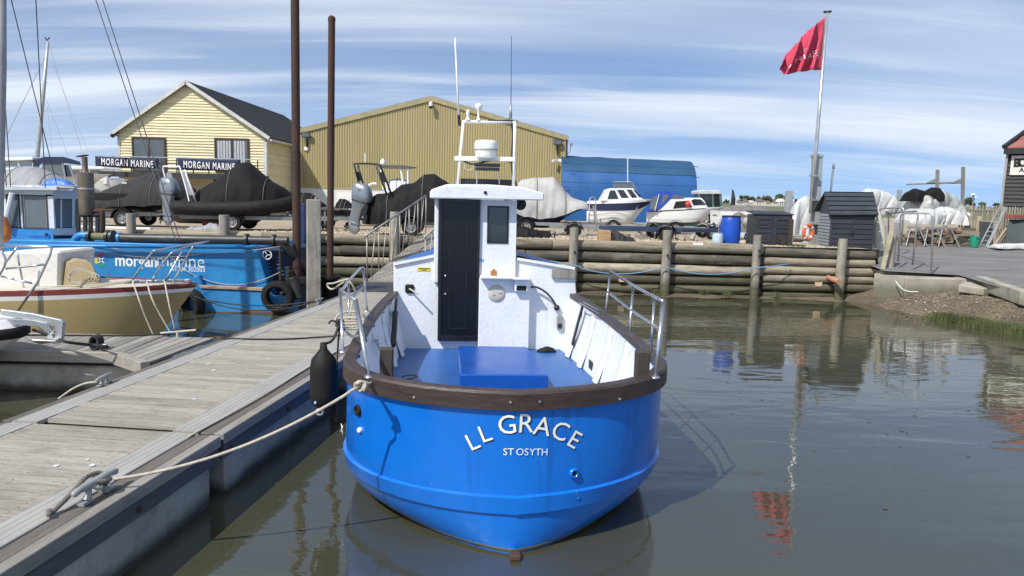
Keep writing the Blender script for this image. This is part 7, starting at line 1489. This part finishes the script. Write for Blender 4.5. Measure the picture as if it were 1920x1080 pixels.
# thin uprights and fence bits
for px, top, bot, Yq, w_, lab in ((1480, 358, 400, 23, .09, 'square grey post standing beyond the storage box'), (1687, 356, 400, 26, .06, 'thin grey upright behind the nearest hoop barrier')):
    a_ = at(px, top, Yq); o = MB().bb(a_.x-w_, a_.x+w_, Yq-w_, Yq+w_, yard_z(Yq), a_.z).build('upright_post', colg); tagx(o, lab, 'post')
# white sheets, wrapped boats and heaps
wsh = mat('white plastic sheet', (.52, .53, .52), .45, var=.05, bump=.5, bscale=9, dirt=(.45, .44, .4), dirtamt=.35)
def heap(lab, prof, Y, zpx, hw_, m_=None, seed=0, wr=.07, cat='tarpaulin', nm='tarpaulin', depth=None):
    x0_ = at(prof[0][0], 0, Y).x; xm = at((prof[0][0]+prof[-1][0])/2, 0, Y).x; zz = at((prof[0][0]+prof[-1][0])/2, zpx, Y).z
    o = cover(None, nm, m_ or wsh, [(at(a, b_, Y).x-xm, at(a, b_, Y).z-zz) for a, b_ in prof], [(at(prof[0][0], 0, Y).x-xm, hw_*.5), (0, hw_), (at(prof[-1][0], 0, Y).x-xm, hw_*.4)], [(at(prof[0][0], 0, Y).x-xm, 0), (at(prof[-1][0], 0, Y).x-xm, 0)], wr=wr, seed=seed, nx_=60, ny_=34, fold=3.6, e1=.85, e2=.75); o.location = (xm, Y, zz); tagx(o, lab, cat); return o
heap('white plastic wrapped bundle left of the flagpole column', [(1482, 405), (1488, 385), (1497, 372), (1510, 366), (1522, 372), (1526, 400)], 22.5, 440, .45, seed=51)
heap('torn white sheet over a low boat behind the lifebuoy', [(1455, 402), (1470, 394), (1490, 391), (1512, 397), (1520, 410)], 25, 418, .5, seed=52)
heap('torn white sheet flapping above the charcoal shed roof', [(1616, 362), (1626, 354), (1650, 356), (1664, 362), (1678, 370), (1680, 376)], 24, 392, .5, seed=53, wr=.09)
heap('white wrapped boat hull behind the hoop barriers', [(1648, 388), (1655, 380), (1685, 379), (1700, 384), (1706, 394)], 25, 404, .6, seed=54, wr=.05)
heap('big white sheet hanging over trestles under the wrapped boat', [(1690, 412), (1700, 396), (1715, 388), (1745, 390), (1775, 389), (1796, 394), (1807, 402), (1808, 410)], 22.8, 420, .7, seed=55, wr=.08)
clr = mat('crumpled clear plastic', (.38, .39, .38), .25, scale=5, var=.25, bump=.9, bscale=9, dirt=(.14, .14, .13), dirtamt=.6, dscale=2.5)
heap('boat wrapped in crumpled clear plastic below the timber frame', [(1697, 400), (1704, 376), (1712, 360), (1730, 358), (1760, 356), (1785, 366), (1800, 380), (1808, 396)], 23.4, 404, .85, clr, 56, .09, 'wrapped boat', 'wrapped_boat')
heap('black sheet lying over the top of the plastic wrapped boat', [(1702, 372), (1706, 358), (1716, 352), (1735, 358), (1748, 351), (1760, 353), (1766, 362), (1764, 374)], 23.0, 378, .55, cov_blk, 57, .05)
v0, v1 = at(1775, 400, 22.1), at(1778, 425, 22.1); g = MB().loft([[Vector((v0.x+dx*(1-.6*t_)+.03*math.sin(9*t_+dx*20), 22.1+.05*math.sin(dx*30+t_*5), lerp(v0.z, v1.z, t_))) for dx in [-.12+.04*k for k in range(7)]] for t_ in [j/8 for j in range(9)]], closed=False); o = g.build('sheet_tail', wsh, solid=.005, smooth=True); tagx(o, 'knotted tail of white sheet hanging from the trestle cover', 'sheet')
# timber gallows frame
fr_ = mat('weathered grey beam', (.22, .22, .20), .85, grain=(4, 4, 1), var=.2, bump=.3); Y = 26; gl_ = thing('timber_frame', 'grey timber gallows frame with two uprights and a long arm above the wrapped boat', 'frame', tuple(at(1780, 400, Y)))
for px0, t0, px1, b0 in ((1758, 318, 1756, 400), (1806, 313, 1804, 420)): MB().beam(at(px1, b0, Y), at(px0, t0, Y), .09, .09, up=(0, 1, 0)).build('upright', fr_, gl_, world=True)
MB().beam(at(1700, 346, Y+.08), at(1757, 344, Y+.08), .05, .05).build('arm', fr_, gl_, world=True); MB().beam(at(1757, 344, Y+.08), at(1805, 342, Y+.08), .06, .07).build('arm', fr_, gl_, world=True)
for x0_, x1_ in ((1737, 1757), (1783, 1804)): MB().prism([at(x0_, 343, Y+.03), at(x1_, 343, Y+.03), at(x1_, 334, Y+.03)], (0, .04, 0)).build('gusset', fr_, gl_, world=True)
# upturned white dinghy standing behind the shed
dg = thing('dinghy', 'white dinghy hull stood on end just right of the charcoal shed', 'dinghy', tuple(at(1650, 466, 19.4)))
rg = []
for i in range(15):
    t_ = i/14; y_ = lerp(466, 392, t_); hw_ = [12, 12.2, 12.3, 12.2, 12, 11.6, 11, 10.2, 9.2, 8, 6.6, 5, 3.4, 1.8, .4][i]; c = at(1650-hw_*.0-(.5*i*.35), y_, 19.4); r_ = hw_/F*19.4
    rg.append([c+Vector((r_*math.cos(a)*1.0, -r_*.55*math.sin(a), 0)) for a in [math.pi*k/10 for k in range(11)]])
MB().loft(rg, closed=False).build('hull', mat('cream gelcoat', (.55, .54, .46), .4, var=.08, dirt=(.4, .38, .3)), dg, world=True, smooth=True)
MB().tube([r_[0]+Vector((.0, 0, 0)) for r_ in rg], .015, 6).build('gunwale', cov_mid, dg, world=True)
# clutter under the trestles
clut = random.Random(77); brk = mat('brick and block', (.22, .15, .11), .9, var=.4, per=.5, scale=6, bump=.4); tmb = mat('stacked timber', (.21, .175, .13), .9, grain=(1, 8, 8), var=.3, per=.45, bump=.4)
stack_i = 0
for (px, y0_, Yq, n_, kind_) in ((1700, 462, 21.4, 5, 't'), (1716, 460, 21.5, 6, 'b'), (1733, 460, 21.5, 7, 't'), (1752, 460, 21.5, 6, 'b'), (1768, 460, 21.5, 4, 't'), (1785, 458, 21.6, 8, 'b'), (1800, 462, 21.5, 6, 't'), (1810, 448, 22.5, 7, 't')):
    zq_ = road_z(Yq); root = thing('material_stack', ['stack of short boards right of the concrete posts at the yard edge', 'low heap of blocks at the left under the trestles', 'loose timber pile under the white trestle sheet', 'block heap under the knotted sheet tail', 'small board pile right of the block heap under the trestles', 'tall pile of blocks and kerbs left of the green tub', 'timber pile close beside the green tub', 'boards piled against the picket fence behind the green tub'][stack_i], 'stack', (at(px, y0_, Yq).x, Yq, zq_), clut.uniform(-.3, .3), 'heaps of building material in the yard'); stack_i += 1
    zc_ = 0
    for k in range(n_):
        h_ = clut.uniform(.05, .10); L_ = clut.uniform(.18, .42)*(1 if kind_ == 'b' else 1.4); wdt = clut.uniform(.12, .3)
        for q in range(2 if kind_ == 'b' else 1): MB().box((clut.uniform(-.08, .08)+(q-.5)*.25*(kind_ == 'b'), clut.uniform(-.1, .1), zc_+h_/2+.002), (L_*(.6 if kind_ == 'b' else 1), wdt, h_), clut.uniform(-.35, .35)).build('block' if kind_ == 'b' else 'board', brk if kind_ == 'b' else tmb, root)
        zc_ += h_*.93
def trestle(px, Yq, lab):
    zq_ = road_z(Yq); root = thing('trestle', lab, 'trestle', (at(px, 460, Yq).x, Yq, zq_), group='metal trestles under the white sheet')
    for s_ in (-1, 1):
        for q in (-1, 1): MB().tube([(s_*.30, q*.2, 0), (s_*.12, 0, .52)], .016, 5).build('leg', trail_m, root)
    MB().beam((-.2, 0, .53), (.2, 0, .53), .06, .05).build('top_bar', trail_m, root)
trestle(1712, 21.3, 'left metal trestle under the white sheet'); trestle(1745, 21.3, 'middle metal trestle under the white sheet'); trestle(1772, 21.3, 'right metal trestle beside the hanging sheet tail')
o = MB().bb(at(1684, 0, 21.4).x, at(1697, 0, 21.4).x, 21.3, 21.4, road_z(22), at(1690, 424, 21.4).z).build('plywood_sheet', mat('pale plywood', (.33, .29, .21), .8)); tagx(o, 'upright pale plywood sheet behind the hoop barriers', 'board')
v = at(1826, 463, 21.3); gt_b = thing('plastic_tub', 'turquoise green plastic tub in front of the picket fence', 'tub', (v.x, 21.3, road_z(22)+.005)); r_ = 8.6/F*21.3; h_ = at(1826, 442, 21.3).z-road_z(22)-.005; grn = mat('turquoise plastic', (.02, .24, .15), .4)
MB().lathe([(0, 0), (r_*.8, 0), (r_*.93, h_*.3), (r_, h_*.7), (r_*1.02, h_*.94), (r_*1.05, h_), (r_*.96, h_), (r_*.9, h_*.9), (0, h_*.9)], n=24).build('body', grn, gt_b, smooth='auto'); MB().bb(-.04, .04, -r_*1.04, -r_*.98, h_*.72, h_*.8).build('handle', black_pl, gt_b)
# ladders leaning together
al = mat('bright aluminium', (.60, .60, .60), .35, .7)
def ladder(p0, p1, wv, lab, n_=9):
    root = thing('ladder', lab, 'ladder', tuple(p0), 0, 'aluminium ladders leaning on the fence')
    for s_ in (0, 1): MB().beam(p0+wv*s_, p1+wv*s_, .025, .05).build('rail', al, root, world=True)
    for k in range(n_): c = p0.lerp(p1, (k+.5)/n_); MB().tube([c, c+wv], .013, 6).build('rung', al, root, world=True)
ladder(at(1836, 463.5, 21.3), at(1873, 391, 22.9), Vector((.22, 0, 0)), 'front aluminium ladder leaning up against the picket fence'); ladder(at(1848, 464, 21.25), at(1885, 389, 22.9), Vector((.07, .02, 0)), 'second aluminium ladder folded close against the front one', 8)
for k, (a_, b2_) in enumerate((((1862, 463), (1893, 420)), ((1866, 464), (1897, 424)))): o = MB().beam(at(*a_, 21.5), at(*b2_, 22.4), .06, .03).build('plank', tmb); tagx(o, ['upper leaning plank between ladders and dark green sheet', 'lower leaning plank resting against the dark green sheet'][k], 'plank')
dgm = mat('dark green weathered sheet', (.05, .062, .062), .5, scale=1.5, var=.4, bump=.2, dirt=(.12, .13, .13), dirtamt=.6, dscale=1.4)
o = MB().prism([at(1884, 460, 21.6), at(1990, 462, 21.6), at(1990, 410, 22.0), at(1893, 412, 22.0)], (0, .04, 0)).build('green_sheet', dgm); tagx(o, 'large dark green weathered sheet leaning at the right edge below the fence', 'panel')
o = MB().prism([at(1838, 460, 22.2), at(1862, 460, 22.2), at(1862, 417, 22.3), at(1838, 415, 22.3)], (0, .05, 0)).build('green_sheet', dgm); tagx(o, 'small dark green panel behind the ladders', 'panel')
o = MB().prism([at(1828, 438, 22.6), at(1833, 440, 22.6), at(1842, 406, 22.8), at(1834, 405, 22.8)], (0, .04, 0)).build('plywood_sheet', MC['pale plywood']); tagx(o, 'pale plywood strip leaning on the fence above the green tub', 'board')
heap('white sheeted bundle lying on pallets at the right edge', [(1860, 461), (1868, 457), (1890, 456), (1920, 456), (1960, 458)], 21.0, 466, .25, seed=61, wr=.03)
o = MB().box(at(1905, 406, 22), (.5, .3, .12), .2).build('red_crate', mat('faded red plastic', (.28, .07, .06), .6), bevel=.01); tagx(o, 'faded red crate on top of the dark green sheet', 'crate')
# picket fence
pk_m = mat('weathered picket', (.30, .27, .2), .85, grain=(9, 9, 1), var=.2, per=.25, bump=.3); FYp = 23.4; fn = thing('picket_fence', 'weathered vertical picket fence in front of the black timber building', 'fence', (at(1850, 430, FYp).x, FYp, road_z(24)))
x = at(1800, 400, FYp).x; x1_ = at(1960, 400, FYp).x; k = 0; zt0 = at(1850, 386, FYp).z
while x < x1_:
    dz = random.uniform(-.03, .03); MB().add([(x, FYp, 1.0), (x+.048, FYp, 1.0), (x+.048, FYp, zt0+dz-.04), (x+.024, FYp, zt0+dz), (x, FYp, zt0+dz-.04)], [(0, 1, 2, 3, 4)]).build('picket', pk_m, fn, world=True, solid=.018); x += .085; k += 1
for zz in (zt0-.17, zt0-.75): MB().bb(at(1798, 400, FYp).x, x1_, FYp+.02, FYp+.07, zz-.03, zz+.04).build('fence_rail', bitt_wood, fn, world=True)
for px in (1820, 1880): xx = at(px, 400, FYp).x; MB().bb(xx-.05, xx+.05, FYp+.02, FYp+.12, .9, zt0+.0).build('fence_post', pk_m, fn, world=True)
Y = 26; g = thing('antenna_post', 'thin post with small white dish fittings beyond the picket fence', 'post', tuple(at(1823, 400, Y))); MB().tube([at(1823, 410, Y), at(1825, 366, Y)], .025, 6).build('post', galv, g, world=True); MB().lathe([(0, .03), (.07, .01), (.08, -.02)], at(1825, 364, Y), n=12).build('dish', white_paint, g, world=True); MB().lathe([(0, .03), (.05, .01), (.06, -.02)], at(1829, 369, Y), n=12).build('dish', white_paint, g, world=True)
# black timber building with sign
KY = 24.3; blkb = mat('black tarred boards', (.020, .019, .020), .65, grain=(1, 6, 12), scale=1.2, var=.4, bump=.5, bscale=14, per=.35, dirt=(.055, .052, .05), dirtamt=.5)
kc = at(1881, 380, KY); kb_ = thing('boatshed', 'black weatherboarded boatshed with a red roof and white sign at the right edge', 'building', (kc.x, KY, 1.15), -R(36)); KI = wm(kb_).inverted(); KM = wm(kb_)
def kp(px, py, off=0.):      # pixel -> the turned front wall's own x, z
    o_ = KI @ Vector((0, 0, H)); d = KI.to_3x3() @ ray(px, py); v = o_+d*((-off-o_.y)/d.y); return v
kz1 = kp(1884, 286).z; kl = 7.
MB().bb(.01, kl, .01, 9, 0, kz1).build('wall', blkb, kb_)
z = 0
while z < kz1-.1:
    MB().add([(0, -.04, z), (kl, -.04, z), (kl, -.006, z+.125), (0, -.006, z+.125), (0, .004, z), (kl, .004, z), (kl, .004, z+.125), (0, .004, z+.125)], [(0, 1, 2, 3), (4, 7, 6, 5), (0, 4, 5, 1), (1, 5, 6, 2), (2, 6, 7, 3), (3, 7, 4, 0)]).build('weatherboard', blkb, kb_); z += .125
MB().bb(-.12, kl, -.26, -.16, kz1-.06, kz1+.12).build('fascia', black_pl, kb_); MB().bb(-.12, kl, -.2, 0, kz1-.05, kz1-.01).build('soffit', black_pl, kb_)
tile = mat('faded red roof tiles', (.26, .10, .08), .8, var=.25, bump=.5, per=.2); ra_ = .80
for k in range(9):
    t0_, t1_ = k/9, (k+1)/9; y0_, y1_ = -.25+3.2*t0_, -.25+3.2*t1_; zA, zB = kz1+.12+3.2*ra_*t0_, kz1+.12+3.2*ra_*t1_
    MB().prism([(-.12+2.4*t0_, y0_, zA), (kl, y0_, zA), (kl, y1_, zB-.03), (-.12+2.4*t1_, y1_, zB-.03)], (0, 0, .04)).build('tile_course', tile, kb_)
MB().beam((-.12, -.26, kz1+.15), (2.3, 2.95, kz1+.15+3.2*ra_), .14, .12).build('hip_ridge', black_pl, kb_)
MB().prism([(-.1, -.2, kz1+.08), (-.1, 9, kz1+.08), (2.3, 9, kz1+.08+3.2*ra_), (2.3, 2.95, kz1+.08+3.2*ra_)], (0, 0, .03)).build('side_roof', tile, kb_)
MB().tube([(-.02, -.1, kz1-.05), (-.05, -.1, 0)], .035, 8).build('downpipe', mat('pale grey pipe', (.35, .34, .30), .6), kb_)
a, b_ = kp(1893, 328, .06), kp(1894, 292, .06); sgn = MB().prism([(a.x, -.075, a.z), (a.x+1.9, -.075, a.z), (a.x+1.9, -.075, b_.z), (a.x, -.075, b_.z)], (0, .03, 0)).build('sign_board', mat('cream sign board', (.66, .64, .55), .5, var=.04), kb_)
def sgl(ch, px, py, size, bold): v = kp(px, py, .08); letters(ch, size, black_pl, sgn, Matrix.Translation((v.x, -.081, v.z)) @ FACE, bold=bold, ext=.001)
sgl('B', 1907.5, 306, .36, .018); sgl('O', 1917, 305.5, .36, .018); sgl('A', 1915.5, 319, .19, .006)
# ================================================================== THE FAR SHORE
far_w = mat('far white render', (.62, .60, .56), .8, var=.1, per=.15); far_r = mat('far brown roof', (.16, .12, .10), .9, var=.2, per=.2); far_g = mat('far window', (.06, .07, .08), .4)
rf2 = random.Random(13); hn = 0
desc = ['far pale pink bungalow', 'far white two storey house', 'far cream gabled house', 'far low white house', 'far white twin gabled house', 'far small pale cottage', 'far long white bungalow', 'far white house with dark roof']
for px, w_, h_, m_i in ((1388, 12, 8, 0), (1399, 9, 11, 1), (1409, 8, 9, 2), (1425, 15, 12, 1), (1441, 9, 9, 3), (1455, 8, 10, 1), (1467, 12, 14, 2), (1479, 7, 8, 5), (1535, 10, 9, 6), (1845, 9, 8, 7), (1862, 8, 8, 3)):
    Yh = rf2.uniform(395, 430); s_ = Yh/F; c = at(px, 386, Yh); W_, H_ = w_*s_, h_*s_
    hroot = thing('house', desc[m_i]+', '+['leftmost, beside the drum lid', 'second from the left behind the drum', 'third from the left in the far row', 'widest one above the storage box', 'above the storage box middle', 'just right of the middle of the storage box', 'tallest gable above the right end of the box', 'right beside the square grey post', 'seen past the flagpole column', 'above the picket fence left of the ladders', 'above the picket fence beside the black building'][hn], 'house', (c.x, Yh, .8), 0, 'houses on the far shore'); hn += 1
    MB().bb(-W_/2, W_/2, 0, 8, 0, H_*.62).build('wall', far_w, hroot)
    MB().prism([(-W_/2-.3, -.3, H_*.62), (W_/2+.3, -.3, H_*.62), (W_/2*.8, 4, H_), (-W_/2*.8, 4, H_)], (0, .3, .12)).build('roof', far_r, hroot) if m_i != 2 else MB().prism([(-W_/2-.2, -.2, H_*.60), (W_/2+.2, -.2, H_*.60), (0, -.2, H_)], (0, 8, 0)).build('roof', far_w, hroot)
    MB().bb(W_*.2, W_*.3, 3.6, 4.6, H_*.8, H_*1.12).build('chimney', far_r, hroot)
    for k in range(3):
        for zz in ((.2,) if m_i in (0, 3, 5, 6) else (.12, .38)): MB().bb(-W_*.38+k*W_*.3, -W_*.38+k*W_*.3+W_*.14, -.05, 0, H_*zz, H_*(zz+.15)).build('window', far_g, hroot)
leafm = [mat('far dark foliage', (.035, .055, .022), .9, scale=.3, var=.5, bump=0), mat('far olive foliage', (.06, .075, .03), .9, scale=.3, var=.5, bump=0)]; barkm = mat('bark', (.08, .06, .045), .9)
def tree(px, top, bot, wpx, Yt, seed, label, n_=420):
    r = random.Random(seed); s_ = Yt/F; c = at(px, bot, Yt); H_ = (bot-top)*s_; W_ = wpx*s_; root = thing('tree', label, 'tree', (c.x, Yt, .8), 0, 'trees beyond the boatyard'); zb_0 = max(0, c.z-.8)
    MB().tube([(0, 0, 0), (.02*W_, 0, (zb_0+H_)*.35), (-.02*W_, 0, (zb_0+H_)*.7)], [.035*H_+.05, .025*H_+.04, .01*H_], 7).build('trunk', barkm, root)
    g = MB(); cl = [(Vector((r.uniform(-.42, .42)*W_, r.uniform(-.3, .3)*W_, zb_0+H_*r.uniform(.32, .86))), r.uniform(.13, .26)*min(W_, H_*1.4)) for _ in range(14)]
    for i in range(n_):
        cc, rr = r.choice(cl); d = Vector((r.gauss(0, 1), r.gauss(0, 1), r.gauss(0, .8))).normalized(); p = cc+d*rr*r.uniform(.55, 1.05); e = W_*r.uniform(.02, .045); u = Vector((r.gauss(0, 1), r.gauss(0, 1), r.gauss(0, 1))).normalized(); v = u.orthogonal().normalized(); p.z = min(p.z, zb_0+H_*1.0); g.add([p-u*e, p+v*e*.8, p+u*e, p-v*e*.8], [(0, 1, 2, 3)])
    for cc, rr in cl:
        rg = [[cc+Vector((rr*.7*math.sin(ph)*math.cos(a), rr*.7*math.sin(ph)*math.sin(a), rr*.7*math.cos(ph)*.8))*1.0 for a in [k*math.pi/4 for k in range(8)]] for ph in (.05, .7, 1.4, 2.1, 2.8, 3.1)]; g.loft(rg)
    g.build('crown', leafm[seed % 2], root)
tl_ = [(1395, 366, 386, 24, 470), (1408, 370, 386, 20, 480), (1430, 366, 386, 22, 490), (1447, 368, 386, 24, 470), (1462, 364, 386, 30, 500), (1473, 367, 386, 26, 480), (1490, 371, 386, 26, 470), (1421, 372, 386, 16, 455), (1552, 372, 388, 40, 420), (1580, 376, 388, 40, 430), (1668, 368, 394, 26, 110), (1685, 375, 396, 22, 115), (1700, 378, 400, 20, 112), (1726, 372, 398, 28, 118), (1815, 370, 395, 26, 90), (1838, 378, 398, 18, 95), (1362, 378, 388, 14, 440), (1870, 379, 396, 16, 120), (1655, 372, 392, 18, 125)]
pl2_ = ['rounded dark tree above the drum', 'low dark tree left of the widest far house', 'dark tree behind the widest far house', 'dark tree above the middle of the storage box', 'broad tallest tree above the right end of the storage box', 'tree merging with the broad tallest one on its right', 'low tree just right of the square grey post', 'small tree left of the widest far house roof', 'far tree behind the charcoal shed left part', 'far tree behind the charcoal shed right part', 'rounded bush right above the shed roof end', 'bush behind the far hoop barrier', 'low bush left of the wrapped boat', 'tree hidden behind the plastic wrapped boat', 'rounded tree behind the small white dishes', 'low tree right of the small white dishes', 'tiny tree between the tractor and the drum', 'small tree beside the black building wall', 'bush just behind the torn sheet above the shed']
for i, a_ in enumerate(tl_): tree(*a_, 100+i, pl2_[i], 700 if a_[4] < 200 else 300)
